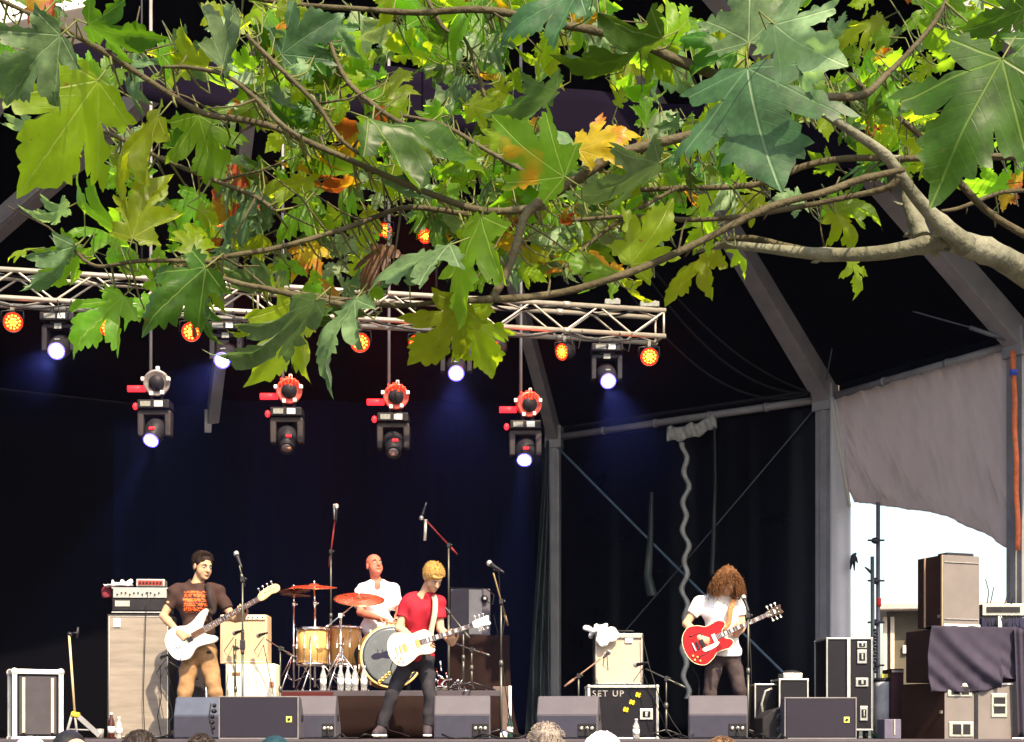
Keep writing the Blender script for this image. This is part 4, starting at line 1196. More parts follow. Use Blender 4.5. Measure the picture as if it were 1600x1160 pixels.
# ================================================================ INSTRUMENTS
def crsmooth(pts, n=6):
    out = []; N = len(pts)
    for i in range(N):
        p0, p1, p2, p3 = [np.array(pts[(i + k) % N], float) for k in (-1, 0, 1, 2)]
        for j in range(n):
            t = j / n
            out.append(tuple(0.5 * ((2 * p1) + (-p0 + p2) * t + (2 * p0 - 5 * p1 + 4 * p2 - p3) * t * t + (-p0 + 3 * p1 - 3 * p2 + p3) * t ** 3)))
    return out
def frame_from(butt, tip, tiltback=0.0):
    X = (Vector(tip) - Vector(butt)).normalized(); Zc = Vector((0, -1, tiltback)); Z = (Zc - X * Zc.dot(X)).normalized(); Y = Z.cross(X)
    M = Matrix((X, Y, Z)).transposed().to_4x4(); M.translation = Vector(butt)
    return M
M_BODYW = mat('gloss_white_lacquer', (0.80, 0.78, 0.72), .12, var=.03)
M_BODYR = mat('cherry_red_lacquer', (0.33, 0.003, 0.004), .22, spec=.25, var=.25, vscale=5)
M_MAPLE = mat('maple', (0.66, 0.46, 0.22), .35, var=.15, vscale=12)
M_ROSE = mat('rosewood', (0.10, 0.05, 0.03), .5, var=.3, vscale=30)
M_CREAM = mat('cream_binding', (0.75, .66, .45), .4)
M_INLAY = mat('pearl_inlay', (.7, .68, .62), .25)
M_PICKG = mat('cream_pickguard', (.70, .66, .56), .3)
def guitar(kind, butt, tip, label, scale=1.0, tilt=.12):
    M = frame_from(butt, tip, tilt) @ Matrix.Diagonal((scale, scale, scale, 1))
    t = thing('bass_guitar' if kind == 'bass' else 'electric_guitar', Vector(butt), label, 'bass guitar' if kind == 'bass' else 'electric guitar')
    T = lambda x, y, z=0: M @ Vector((x, y, z))
    if kind == 'lp':
        ol = [(0, 0), (.03, .11), (.10, .163), (.19, .145), (.265, .108), (.34, .112), (.405, .105), (.437, .06), (.44, .0), (.425, -.034), (.395, -.055), (.405, -.085), (.435, -.098), (.425, -.122), (.37, -.128), (.28, -.108), (.19, -.145), (.10, -.163), (.03, -.11)]
        th, n0, n1, tipx = .048, .40, .86, 1.03; mb_, hm = M_BODYW, M_BODYW; nw = .052
    elif kind == 'es':
        ol = [(0, 0), (.03, .13), (.12, .203), (.215, .185), (.285, .143), (.35, .143), (.42, .148), (.472, .115), (.468, .075), (.43, .05), (.415, .025), (.415, -.025), (.43, -.05), (.468, -.075), (.472, -.115), (.42, -.148), (.35, -.143), (.285, -.143), (.215, -.185), (.12, -.203), (.03, -.13)]
        th, n0, n1, tipx = .045, .41, .88, 1.07; mb_, hm = M_BODYR, mat('dark_headstock', (.05, .03, .02), .3); nw = .052
    else:
        ol = [(0, .02), (.02, .10), (.09, .158), (.18, .152), (.26, .118), (.34, .128), (.43, .162), (.495, .165), (.50, .135), (.44, .088), (.39, .04), (.378, -.02), (.40, -.06), (.45, -.10), (.458, -.135), (.41, -.148), (.32, -.125), (.24, -.115), (.15, -.165), (.06, -.145), (.01, -.08)]
        th, n0, n1, tipx = .042, .36, .97, 1.19; mb_, hm = M_BODYW, M_MAPLE; nw = .056
    sm = crsmooth(ol, 5)
    m = MB(); m.prism(sm, -th, 0, M); b = m.build('body', mb_, t, bevel=.007, segs=3)
    if kind in ('lp', 'es'):
        m = MB(); m.tube([T(x, y, -.002) for x, y in sm + [sm[0]]], .0035, 5); m.build('binding', M_CREAM, b)
    # neck and fingerboard
    m = MB(); m.prism([(n0 - .04, nw / 2), (n1, .021), (n1, -.021), (n0 - .04, -nw / 2)], -.018, .004, M); m.build('neck', M_BODYW if kind == 'lp' else (M_BODYR if kind == 'es' else M_MAPLE), t, bevel=.005)
    f0 = n0 - .10 if kind != 'es' else n0 - .06
    m = MB(); m.prism([(f0, nw / 2), (n1, .021), (n1, -.021), (f0, -nw / 2)], .005, .011, M); fb = m.build('fingerboard', M_ROSE, t, bevel=.002)
    nfr = 20; m = MB(); sc = n1 - (.11 if kind != 'bass' else .13)
    xs = [n1 - sc * (1 - 2 ** (-k / 12)) for k in range(0, nfr + 1)]
    for k, x in enumerate(xs):
        if x < f0: break
        w = .042 + (nw - .042) * (n1 - x) / (n1 - f0); m.box(T(x, 0, .0125), (.0025 * scale, w * scale, .002 * scale), M.to_3x3() * (1 / scale))
        if k in (3, 5, 7, 9, 12, 15, 17):
            xm = (x + xs[k - 1]) / 2
            mi = MB()
            mi.box(T(xm, 0, .0115), (.018 * scale, w * scale * .72, .0015), M.to_3x3() * (1 / scale)) if kind != 'bass' else mi.lathe([(.004, 0), (.004, .001)], T(xm, 0, .0115), M.to_3x3() @ Vector((0, 0, 1)), 8)
            mi.build('inlay', M_INLAY, fb)
    m.build('frets', M_CHROME, fb)
    # headstock
    if kind == 'bass':
        hs = [(n1, .021), (n1 + .03, .045), (n1 + .09, .055), (n1 + .15, .056), (n1 + .20, .048), (n1 + .225, .015), (n1 + .21, -.022), (n1 + .17, -.03), (n1 + .13, -.020), (n1 + .07, -.03), (n1 + .03, -.032), (n1, -.021)]
    else:
        hs = [(n1, .021), (n1 + .02, .036), (n1 + .08, .040), (n1 + .16, .046), (n1 + .168, .03), (n1 + .156, 0), (n1 + .168, -.03), (n1 + .16, -.046), (n1 + .08, -.040), (n1 + .02, -.036), (n1, -.021)]
    m = MB(); m.prism(crsmooth(hs, 3), -.014, .004, M); h = m.build('headstock', hm, t, bevel=.003)
    if kind == 'es':
        m = MB(); m.box(T(n1 + .09, 0, .006), (.02, .03, .002), M.to_3x3()); m.build('inlay', M_INLAY, h)
    pegs = [(n1 + .04 + .045 * i, 1) for i in range(4)] if kind == 'bass' else [(n1 + .04 + .042 * i, sgn) for i in range(3) for sgn in (1, -1)]
    for x, sgn in pegs:
        m = MB(); yy = sgn * (.05 if kind == 'bass' else .043)
        m.tube([T(x, yy * .9, -.006), T(x, yy * 1.5, -.006)], .0035, 6); m.ball(T(x, yy * 1.72, -.006), (.013, .009, .011), 8); m.lathe([(.006, 0), (.005, .014)], T(x, yy * .45, .003), M.to_3x3() @ Vector((0, 0, 1)), 8)
        m.build('tuning_peg', M_CHROME if kind != 'es' else M_INLAY, h)
    # strings
    ns = 4 if kind == 'bass' else 6; br = .12 if kind != 'es' else .13
    if kind == 'bass': br = .11
    m = MB()
    for i in range(ns):
        y = (i / (ns - 1) - .5); m.tube([T(br, y * .055, .018), T(n1, y * .034, .014), T(n1 + .08, y * .05, .008)], .0009 if kind != 'bass' else .0014, 4)
    m.build('strings', M_CHROME, t)
    # fittings
    def plate(x, y, w, hh, z0, z1, name, mt, par=b, rot=0):
        m = MB(); c, s = math.cos(rot), math.sin(rot)
        q = [(-w / 2, -hh / 2), (w / 2, -hh / 2), (w / 2, hh / 2), (-w / 2, hh / 2)]
        m.prism([(x + a * c - bb * s, y + a * s + bb * c) for a, bb in q], z0, z1, M); return m.build(name, mt, par, bevel=.003)
    M_PUB = mat('pickup_cover', (.12, .11, .10), .3)
    if kind == 'lp':
        plate(.17, 0, .038, .085, .001, .012, 'pickup', M_GOLD); plate(.30, 0, .038, .085, .001, .012, 'pickup', M_GOLD)
        plate(.125, 0, .018, .085, .001, .014, 'bridge', M_GOLD); plate(.085, 0, .014, .09, .001, .015, 'tailpiece', M_GOLD)
        m = MB(); m.prism(crsmooth([(.14, -.05), (.20, -.09), (.30, -.085), (.33, -.05), (.25, -.045)], 4), .006, .009, M); m.build('pickguard', M_PICKG, b)
        kn = [(.055, -.06), (.10, -.085), (.07, -.11), (.115, -.125)]
    elif kind == 'es':
        plate(.19, 0, .038, .085, .001, .012, 'pickup', M_BLK); plate(.32, 0, .038, .085, .001, .012, 'pickup', M_INLAY)
        plate(.14, 0, .018, .085, .001, .014, 'bridge', M_BLK); plate(.10, 0, .014, .09, .001, .015, 'tailpiece', M_CHROME)
        m = MB(); m.prism(crsmooth([(.17, -.05), (.19, -.088), (.31, -.083), (.345, -.05), (.25, -.046)], 4), .006, .009, M); m.build('pickguard', M_PICKG, b)
        for sg in (1, -1):
            m = MB(); fpts = [(.10, .125), (.115, .112), (.14, .108), (.175, .112), (.205, .105), (.225, .085), (.215, .072)]
            m.tube([T(x, sg * y, .0012) for x, y in fpts], [.004, .006, .005, .004, .005, .006, .004], 6); m.ball(T(.107, sg * .117, .001), .009, 8); m.ball(T(.216, sg * .078, .001), .008, 8)
            m.build('f_hole', M_BLK, b)
        kn = [(.055, -.075), (.09, -.105), (.055, -.12), (.10, -.150)]
    else:
        plate(.20, .018, .055, .045, .001, .012, 'pickup', M_BLK); plate(.23, -.018, .055, .045, .001, .012, 'pickup', M_BLK)
        plate(.11, 0, .045, .07, .001, .014, 'bridge', M_CHROME)
        m = MB(); m.prism(crsmooth([(.17, -.05), (.12, -.10), (.06, -.12), (.09, -.14), (.2, -.11), (.32, -.10), (.385, -.085), (.37, -.03), (.37, .035), (.42, .10), (.36, .11), (.27, .09), (.18, .07), (.16, .03)], 4), .001, .004, M); m.build('pickguard', M_PICKG, b)
        kn = [(.15, -.09), (.11, -.11), (.075, -.125)]
    for x, y in kn:
        m = MB(); m.lathe([(.012, 0), (.011, .014), (.009, .016)], T(x, y, .001), M.to_3x3() @ Vector((0, 0, 1)), 12); m.build('knob', M_GOLD if kind != 'bass' else M_CHROME, b)
    return t, T
def strap(T, pts, mt, w=.05, parent=None, name='strap'):
    """band over the shoulder: pts world points"""
    m = MB(); pts = [Vector(p) for p in pts]
    # smooth
    q = []
    for i in range(len(pts) - 1):
        p0 = pts[max(i - 1, 0)]; p1 = pts[i]; p2 = pts[i + 1]; p3 = pts[min(i + 2, len(pts) - 1)]
        for j in range(6):
            t = j / 6; q.append(.5 * ((2 * p1) + (p2 - p0) * t + (2 * p0 - 5 * p1 + 4 * p2 - p3) * t * t + (3 * p1 - p0 - 3 * p2 + p3) * t ** 3))
    q.append(pts[-1])
    vs = []
    for i, p in enumerate(q):
        tg = (q[min(i + 1, len(q) - 1)] - q[max(i - 1, 0)]).normalized(); sd_ = tg.cross(Vector((0, -1, .2))).normalized() * w / 2
        vs += [p - sd_, p + sd_]
    m.add(vs, [(2 * i, 2 * i + 1, 2 * i + 3, 2 * i + 2) for i in range(len(q) - 1)], 0, True)
    return m.build(name, mt, parent, solid=.003)
g1, T1 = guitar('bass', P(262, 1016, 14.93), P(438, 917, 14.90), 'white bass guitar with a maple headstock held by the man in the brown t-shirt', 1.05)
strap(T1, [T1(.49, .15, -.01), P(333, 955, 15.0), P(328, 935, 14.97), P(326, 921, 15.0), P(322, 913, 15.12)], mat('black_strap', (.03, .02, .02), .7), .055, g1)
g2, T2 = guitar('lp', P(607, 1021, 14.52), P(757, 971, 14.50), 'white single cutaway electric guitar held by the man in the red t-shirt', .98)
strap(T2, [T2(.44, .03, -.02), P(674, 985, 14.53), P(679, 960, 14.53), P(680, 940, 14.6), P(677, 930, 14.72)], mat('pale_strap', (.42, .34, .26), .7), .05, g2)
g3, T3 = guitar('es', P(1070, 1018, 15.08), P(1221, 951, 15.05), 'cherry red semi hollow guitar with f-holes held by the long haired man', .99)
strap(T3, [T3(.44, .06, -.02), P(1138, 975, 15.10), P(1141, 955, 15.10), P(1146, 940, 15.14), P(1147, 934, 15.25)], mat('brown_tooled_strap', (.35, .17, .07), .6, var=.5, vscale=60), .055, g3)
# guitar leads trailing to the floor
for pts, lab in (([T1(.02, 0, -.02), P(262, 1060, 15.0), P(268, 1120, 15.0), P(262, 1149, 14.9)], 'thin black lead hanging from the white bass to the floor'),
                 ([T2(.02, -.03, -.02), P(612, 1060, 14.7), P(601, 1105, 14.9), P(606, 1140, 14.8), P(640, 1151, 14.6)], 'thin black lead looping down the jeans of the blond guitarist'),
                 ([T3(.02, -.02, -.02), P(1090, 1060, 15.3), P(1098, 1120, 15.3), P(1110, 1149, 15.2)], 'thin black lead hanging from the red guitar')):
    m = MB(); q = []
    for i in range(len(pts) - 1):
        for j in range(8): q.append(Vector(pts[i]).lerp(Vector(pts[i + 1]), j / 8) + Vector((.01 * math.sin(j + i), 0, 0)))
    m.tube(q + [Vector(pts[-1])], .0045, 6); o = m.build('guitar_lead', M_CABLE, None); recentre(o); tag(o, lab, 'cable')

# ================================================================ RISER AND DRUMS
M_RDRAPE = mat('black_molton_drape', (0.015, 0.008, 0.007), .9, spec=.05, var=.2, vscale=2, bump=.3, bscale=30)
rz = thing('drum_riser', P(612, 1150, 16.6) * 1.0, 'low drum riser with a brown black cloth skirt under the drum kit', 'riser')
rz.location.z = STAGE
x0, x1 = P(436, 0, 15.95).x, P(782, 0, 15.95).x
m = MB(); m.box(((x0 + x1) / 2, 17.25, RISER - .03), (x1 - x0, 2.6, .06)); m.build('deck', M_DECK, rz, bevel=.006)
m = MB(); m.sheet(lambda u, v: Vector((x0 + .01 + (x1 - x0 - .02) * u, 15.94 + .004 * math.sin(u * 60 + 3 * math.sin(u * 9)) * (1 - v), STAGE + .005 + v * .435)), 260, 3)
m.sheet(lambda u, v: Vector((x1 - .005, 15.95 + 2.5 * u, STAGE + .005 + v * .435)), 60, 3); m.build('skirt', M_RDRAPE, rz, solid=.004)
m = MB(); m.sheet(lambda u, v: Vector((x0 + .01 + (P(520, 0, 15.95).x - x0) * u, 15.9 + .02 * v, STAGE + .44 + v * .045 - .03 * math.sin(u * 3.14) * (1 - v))), 20, 3)
m.build('red_edge_cloth', mat('dark_red_carpet', (.05, .008, .008), .9), rz, solid=.004)

M_SHELL = mat('honey_maple_shell', (0.60, 0.35, 0.12), .22, var=.25, vscale=6, stretch=(6, 6, .7))
M_SKINW = mat('drum_head_white', (.72, .70, .66), .5)
M_SKING = mat('drum_head_smoky', (0.095, 0.105, 0.115), .25, var=.1)
def drum(name, c, r, L, axis, label, cat, legs=False, group=None, nl=8, hoopm=None):
    ax = Vector(axis).normalized(); c = Vector(c)
    zb = RISER
    t = thing(name, (c.x, c.y, zb), label, cat, group)
    m = MB(); m.lathe([(r, 0), (r, L)], c, ax, 40); sh = m.build('shell', M_SHELL, t)
    x = ax.cross(Vector((0, 0, 1)));
    if x.length < .1: x = Vector((1, 0, 0))
    x.normalize(); y = ax.cross(x)
    for h0 in (-.004, L - .026):
        m = MB(); m.lathe([(r + .004, h0), (r + .014, h0), (r + .014, h0 + .03), (r + .004, h0 + .03)], c, ax, 40); m.build('hoop', hoopm or M_CHROME, t)
    m = MB(); m.lathe([(r, L + .0), (r * .98, L + .006), (.001, L + .007)], c, ax, 40); m.build('drum_head', M_SKINW, t)
    m = MB(); m.lathe([(r, .0), (r * .98, -.006), (.001, -.007)], c, ax, 40); m.build('drum_head', M_SKINW, t)
    for i in range(nl):
        a = 2 * math.pi * (i + .5) / nl; o = (x * math.cos(a) + y * math.sin(a))
        m = MB(); p = c + o * (r + .012)
        m.box(p + ax * L * .5, (.018, .018, .05)); m.tube([p + ax * .02, p + ax * (L - .01)], .0035, 5)
        m.build('lug', M_CHROME, t)
    if legs:
        for a in (.5, 2.6, 4.7):
            o = Vector((math.cos(a), math.sin(a), 0)) * (r + .025); m = MB(); b = c + o
            m.tube([b + ax * .3, b + Vector((0, 0, -.02)), Vector((b.x + o.x * .1, b.y + o.y * .1, zb + .01))], .007, 6); m.ball((b.x + o.x * .1, b.y + o.y * .1, zb + .012), .014, 8); m.build('leg', M_CHROME, t)
    return t
BD = 16.35
bc = P(612, 1026, BD)
bax = Vector((-.22, 1, 0)).normalized()
bt = drum('bass_drum', bc, .325, .42, bax, 'bass drum with a smoky front head and maple hoops in the kit', 'bass drum', nl=10, hoopm=mat('maple_hoop', (.68, .42, .14), .3, var=.15))
m = MB(); m.lathe([(.316, -.008), (.28, -.011), (.001, -.0115)], bc, bax, 40); m.build('front_head', M_SKING, bt)
# cut-out emblem: a dark guitar shape and a line of round dots on the head
bx = Vector((0, 0, 1)).cross(bax).normalized(); bx = bx if bx.x > 0 else -bx
def onhead(x, z, k=.014): return bc + bx * x + Vector((0, 0, z)) - bax * k
m = MB(); Mh = Matrix((bx, Vector((0, 0, 1)), -bax)).transposed().to_4x4(); Mh.translation = bc - bax * .013
m.prism(crsmooth([(-.22, .0), (-.18, .03), (-.12, .035), (-.07, .055), (-.02, .06), (.005, .035), (-.0, -.01), (-.05, -.02), (-.10, -.012), (-.15, -.03), (-.20, -.028)], 3), 0, .003, Mh)
for q in (-.15, -.10, -.05): m.prism([(q - .004, .03), (q + .004, .03), (q + .004, .075), (q - .004, .075)], 0, .002, Mh)
m.build('emblem', mat('dark_emblem', (.012, .012, .03), .5), bt)
for k in range(4): m = MB(); m.lathe([(.022, 0), (.022, .003), (.012, .003), (.012, 0)], onhead(.02 - .10 + .035 * k - .05, -.27 + .03 * k, .014), -bax, 14); m.build('gold_ring', M_GOLD, bt)
for k in range(6): m = MB(); m.lathe([(.022, 0), (.022, .003), (.012, .003), (.012, 0)], onhead(.10 + .03 * k, -.275 + .026 * k * k * .28, .014), -bax, 14); m.build('gold_ring', M_GOLD, bt)
for s in (-1, 1):
    m = MB(); b = bc + bx * s * .31 + bax * .1; m.tube([b + Vector((0, 0, -.1)), b + bx * s * .12 + Vector((0, -.12, -(b.z - RISER) + .01))], .009, 6); m.build('spur', M_CHROME, bt)
drum('floor_tom', P(489, 1040, 16.55), .166, .40, (0, 0, 1), 'honey maple floor tom at the far left of the drum kit', 'drum', legs=True)
drum('floor_tom', P(538, 1041, 16.75), .166, .43, (0.04, 0, 1), 'honey maple floor tom beside the bass drum', 'drum', legs=True)
drum('snare_drum', P(640, 990, 16.8), .178, .15, (0, -.05, 1), 'snare drum hidden behind the blond guitarist', 'drum', nl=8)
M_BRASS = mat('bronze_cymbal', (0.62, 0.26, 0.12), .28, .9, var=.15, vscale=20, stretch=(1, 1, 1))
def cymbal(c, r, nrm, label, base, boom=None):
    c = Vector(c); t = thing('cymbal_stand', (base[0], base[1], RISER), label, 'cymbal')
    m = MB(); prof = [(.012, .02), (.045, .018), (.055, .005), (r * .5, -.004), (r * .9, -.016), (r, -.020), (r, -.022), (r * .9, -.018), (r * .5, -.006), (.055, .002), (.04, .015), (.012, .017)]
    m.lathe(prof, c, nrm, 40); m.build('cymbal', M_BRASS, t)
    m = MB(); m.tube([c - Vector(nrm) * .02, c + Vector(nrm) * .05], .006, 8); m.ball(c + Vector(nrm) * .04, .014, 8); m.build('wing_nut', M_CHROME, t)
    m = MB(); bp = Vector((base[0], base[1], 0))
    top = c - Vector(nrm) * .03
    if boom:
        j = Vector(boom); ext = j + (j - top).normalized() * .22
        m.tube([top, ext], .008, 8); m.box(j, (.04, .04, .045)); m.ball(j + Vector((.035, -.02, 0)), .013, 8); pt = j
        m.lathe([(.016, 0), (.018, .03), (.016, .06)], ext - (j - top).normalized() * .06, (j - top).normalized(), 10)
    else: pt = top
    z1 = RISER + .62
    m.tube([pt, Vector((base[0], base[1], RISER + .9 if pt.z > RISER + 1 else pt.z - .1))], .009, 8)
    m.tube([Vector((base[0], base[1], min(pt.z, RISER + .95))), Vector((base[0], base[1], RISER + .05))], .0135, 10)
    for zz in (RISER + .95, RISER + .5, RISER + .33):
        if zz < pt.z: m.lathe([(.02, -.02), (.024, 0), (.02, .025)], (base[0], base[1], zz), (0, 0, 1), 10); m.ball((base[0] + .035, base[1] - .01, zz), .011, 8)
    m.build('stand_tube', M_CHROME, t)
    for a in (.3, 2.5, 4.4):
        l = MB(); o = Vector((math.cos(a), math.sin(a), 0)); b_ = Vector((base[0], base[1], RISER))
        for dy in (-.012, .012):
            l.tube([b_ + Vector((0, dy, .40)) + o * .02, b_ + o * .30 + Vector((0, dy, .012))], .0065, 6)
        l.tube([b_ + Vector((0, 0, .12)), b_ + o * .16 + Vector((0, 0, .19))], .006, 6); l.ball(b_ + o * .30 + Vector((0, 0, .012)), .016, 8)
        l.build('leg', M_CHROME, t)
    return t
def B(px, d): q = P(px, 0, d); return (q.x, q.y)
cymbal(P(491, 915, 16.45), .245, Vector((.03, -.16, .98)).normalized(), 'bronze cymbal on the tall straight stand left of the toms', B(492, 16.45))
hh = cymbal(P(459, 921, 16.6), .18, Vector((-.06, .05, .99)).normalized(), 'smaller cymbal pair on the leftmost chrome stand', B(459, 16.6))
m = MB(); m.lathe([(.012, .0), (.045, .0), (.09, -.01), (.17, -.018), (.17, -.02), (.09, -.013), (.012, -.004)], P(462, 928, 16.6), (.05, 0, 1), 36); m.build('lower_cymbal', M_BRASS, hh)
cymbal(P(561, 934, 16.3), .272, Vector((.05, -.34, .94)).normalized(), 'big bronze cymbal tilted towards the crowd on a boom stand', B(532, 16.3), boom=P(532, 962, 16.25))
# kick pedal cluster, stool
st = thing('drum_stool', (P(590, 0, 17.25).x, 17.25, RISER), 'round black drum stool under the seated drummer', 'stool')
m = MB(); c = Vector((P(590, 0, 17.25).x, 17.25, RISER)); m.lathe([(.17, .66), (.18, .69), (.18, .73), (.16, .75), (.001, .755)], c, (0, 0, 1), 24); m.build('seat', M_BLK, st)
m = MB(); m.tube([c + Vector((0, 0, .66)), c + Vector((0, 0, .15))], .015, 8); m.build('post', M_CHROME, st)
for a in (0, 2.1, 4.2):
    m = MB(); m.tube([c + Vector((0, 0, .35)), c + Vector((math.cos(a) * .26, math.sin(a) * .26, .01))], .009, 6); m.build('leg', M_CHROME, st)
# bottles on the riser edge
M_BOT = glass('clear_plastic_bottle', (.95, .97, 1)); M_BOT.node_tree.nodes['Principled BSDF'].inputs['Transmission Weight'].default_value = .8; M_CAPB = mat('white_cap', (.7, .7, .72), .4)
def bottle(p, label, h=.26, r=.033, lab=True, mt=None, capm=None, group=None):
    p = Vector(p); t = thing('water_bottle', p, label, 'bottle', group)
    m = MB(); m.lathe([(r * .85, 0), (r, .012), (r, h * .55), (r * .9, h * .66), (r * .42, h * .84), (r * .4, h * .93)], p, (0, 0, 1), 16); m.build('bottle_body', mt or M_BOT, t)
    m = MB(); m.lathe([(r * .48, h * .92), (r * .48, h), (r * .40, h * 1.005)], p, (0, 0, 1), 12); m.build('cap', capm or M_CAPB, t)
    if lab: m = MB(); m.lathe([(r + .001, h * .22), (r + .001, h * .48)], p, (0, 0, 1), 16); m.build('paper_label', M_WHITEP, t)
    return t
for px, lab in ((504, 'water bottle standing apart at the left of the row on the riser edge'), (532, 'second water bottle on the riser edge, right of the lone one'), (543, 'middle water bottle of the row on the riser edge'),
                (554, 'water bottle on the riser edge just left of the last one'), (568, 'rightmost water bottle on the riser edge beside the bass drum')):
    bottle(Vector((P(px, 0, 16.0).x, 16.03 + .03 * math.sin(px), RISER)), lab, group='water bottles on the riser edge')

# ================================================================ MIC STANDS
M_STAND = mat('grey_green_stand_tube', (.10, .10, .085), .4, .5)
M_GRILLE = mat('mic_grille', (.55, .55, .52), .35, .7)
def mic(p, d, par, r=.026):
    d = Vector(d).normalized(); p = Vector(p)
    m = MB(); m.lathe([(.010, -.16), (.012, -.12), (.018, -.02), (.02, 0)], p, d, 12); b = m.build('mic_body', M_BLKM, par)
    m = MB(); m.ball(p + d * .022, (r, r, r * 1.1), 14); m.lathe([(.022, -.0), (.024, .008)], p, d, 12); m.build('mic_grille', M_GRILLE, b)
def mic_stand(base, z0, jz, boomtip, label, boomback=.3, tripod=True, m_=None, lean=(0, 0), name='microphone_stand', fat=1.0, micdir=None, tubem=None, boomm=None):
    """base (x,y), z0 floor, jz height of clutch, boomtip point"""
    t = thing(name, (base[0], base[1], z0), label, 'microphone stand'); tm = tubem or M_STAND
    J_ = Vector((base[0] + lean[0], base[1] + lean[1], jz)); bp = Vector((base[0], base[1], z0))
    m = MB(); mid = bp.lerp(J_, .55); m.tube([bp + Vector((0, 0, .06)), mid], .0115 * fat, 8); m.tube([mid, J_], .0085 * fat, 8); m.lathe([(.016, -.03), (.02, 0), (.016, .03)], mid, (0, 0, 1), 10); m.build('pole', tm, t)
    if tripod:
        for a in (.6, 2.7, 4.8):
            l = MB(); o = Vector((math.cos(a), math.sin(a), 0)); l.tube([bp + Vector((0, 0, .09)), bp + o * .29 + Vector((0, 0, .012))], .0085, 6); l.ball(bp + o * .29 + Vector((0, 0, .014)), .014, 8); l.build('leg', M_BLKM, t)
    else:
        l = MB(); l.lathe([(.15, 0), (.15, .02), (.05, .04), (.02, .07)], bp, (0, 0, 1), 24); l.build('round_base', M_BLKM, t)
    if boomtip is not None:
        bt_ = Vector(boomtip); u = (bt_ - J_).normalized()
        m = MB(); m.tube([J_ - u * boomback, bt_], .0075 * fat, 8); m.lathe([(.011, -boomback - .02), (.013, -boomback + .1)], J_, u, 8); m.build('boom', boomm or tm, t)
        m = MB(); m.box(J_, (.035, .045, .045)); m.ball(J_ + Vector((.03, -.01, 0)), .014, 8); m.build('clutch', M_BLKM, t)
        mic(bt_ + u * .10, micdir or u, t)
    return t
# singer mic in front of the bass player: straight stand
t = mic_stand(B(379, 14.5), STAGE, P(0, 905, 14.5).z, P(374, 884, 14.45), 'vocal microphone on a straight stand in front of the bass player', boomback=.05, micdir=(-.35, .45, .75))
m = MB(); q = P(379, 1008, 14.5); m.box(q, (.045, .05, .09)); m.box(q + Vector((0, 0, .08)), (.03, .035, .09)); m.build('clip', M_BLKM, t, bevel=.005)
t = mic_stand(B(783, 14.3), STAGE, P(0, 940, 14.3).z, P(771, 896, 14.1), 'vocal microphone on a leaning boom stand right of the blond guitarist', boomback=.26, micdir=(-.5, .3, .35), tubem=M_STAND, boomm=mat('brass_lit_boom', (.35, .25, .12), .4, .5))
m = MB(); q0 = P(770, 890, 14.2)
m.tube([q0, P(779, 893, 14.25), P(781, 930, 14.3), P(790, 960, 14.3), P(782, 1010, 14.3), P(790, 1080, 14.3), P(800, 1140, 14.3), P(815, 1150, 14.3)], .005, 6); m.build('cable', M_CABLE, t)
t = mic_stand(B(1169, 14.75), STAGE, P(0, 962, 14.75).z, P(1166, 950, 14.7), 'microphone stand in front of the long haired guitarist', boomback=.05, micdir=(-.2, .5, .8))
m = MB(); m.tube([P(1172, 1140, 14.7), P(1174, 1050, 14.75), P(1170, 960, 14.75)], .004, 6); m.build('cable', M_CABLE, t)
# drum overheads
M_BOOMR = mat('dark_red_lit_boom', (.22, .03, .03), .5)  # red glow of the lamps on the booms put into their colour
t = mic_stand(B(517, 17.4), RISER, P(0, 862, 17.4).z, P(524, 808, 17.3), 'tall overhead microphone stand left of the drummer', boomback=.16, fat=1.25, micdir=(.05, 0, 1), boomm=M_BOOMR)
m = MB(); m.tube([P(524, 812, 17.3), P(523, 788, 17.3)], .02, 10); m.build('pencil_microphone', M_GRILLE, t)
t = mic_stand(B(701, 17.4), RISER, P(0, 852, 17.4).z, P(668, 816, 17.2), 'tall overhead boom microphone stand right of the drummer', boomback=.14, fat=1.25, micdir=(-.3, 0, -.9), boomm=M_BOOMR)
m = MB(); m.tube([P(665, 812, 17.2), P(664, 845, 17.2)], .018, 10); m.build('pencil_microphone', M_GRILLE, t)
# small cluster of stands and hardware right of the kit
mic_stand(B(724, 16.2), RISER, P(0, 985, 16.2).z, P(700, 955, 16.3), 'short boom stand between the blond guitarist and the side speaker', boomback=.1)
mic_stand(B(737, 16.0), RISER, P(0, 1015, 16.0).z, P(716, 1008, 16.1), 'lowest boom stand right of the bass drum', boomback=.22)
t = thing('pedal_hardware', P(700, 1070, 16.3), 'tangle of chrome pedal and clamps on the riser right of the bass drum', 'hardware'); t.location.z = RISER
m = MB(); rr = random.Random(9)
for i in range(26):
    a = P(rr.uniform(672, 722), 0, 16.3); a.z = RISER + rr.uniform(.01, .30) * (1 - (i % 5) * .12); a.y += rr.uniform(-.2, .2)
    b = a + Vector((rr.uniform(-.12, .12), rr.uniform(-.1, .1), rr.uniform(-.1, .1))); b.z = max(b.z, RISER + .01)
    m.tube([a, b], rr.uniform(.005, .011), 6)
    if i % 2: m.ball(a, rr.uniform(.012, .022), 8)
m.build('chrome_rods', M_CHROME, t)
m = MB(); q = P(690, 0, 16.2); m.box((q.x, q.y, RISER + .02), (.1, .3, .02)); m.box((q.x, q.y + .05, RISER + .09), (.09, .26, .012), Matrix.Rotation(rad(18), 3, 'X')); m.build('footboard', M_CHROME, t)
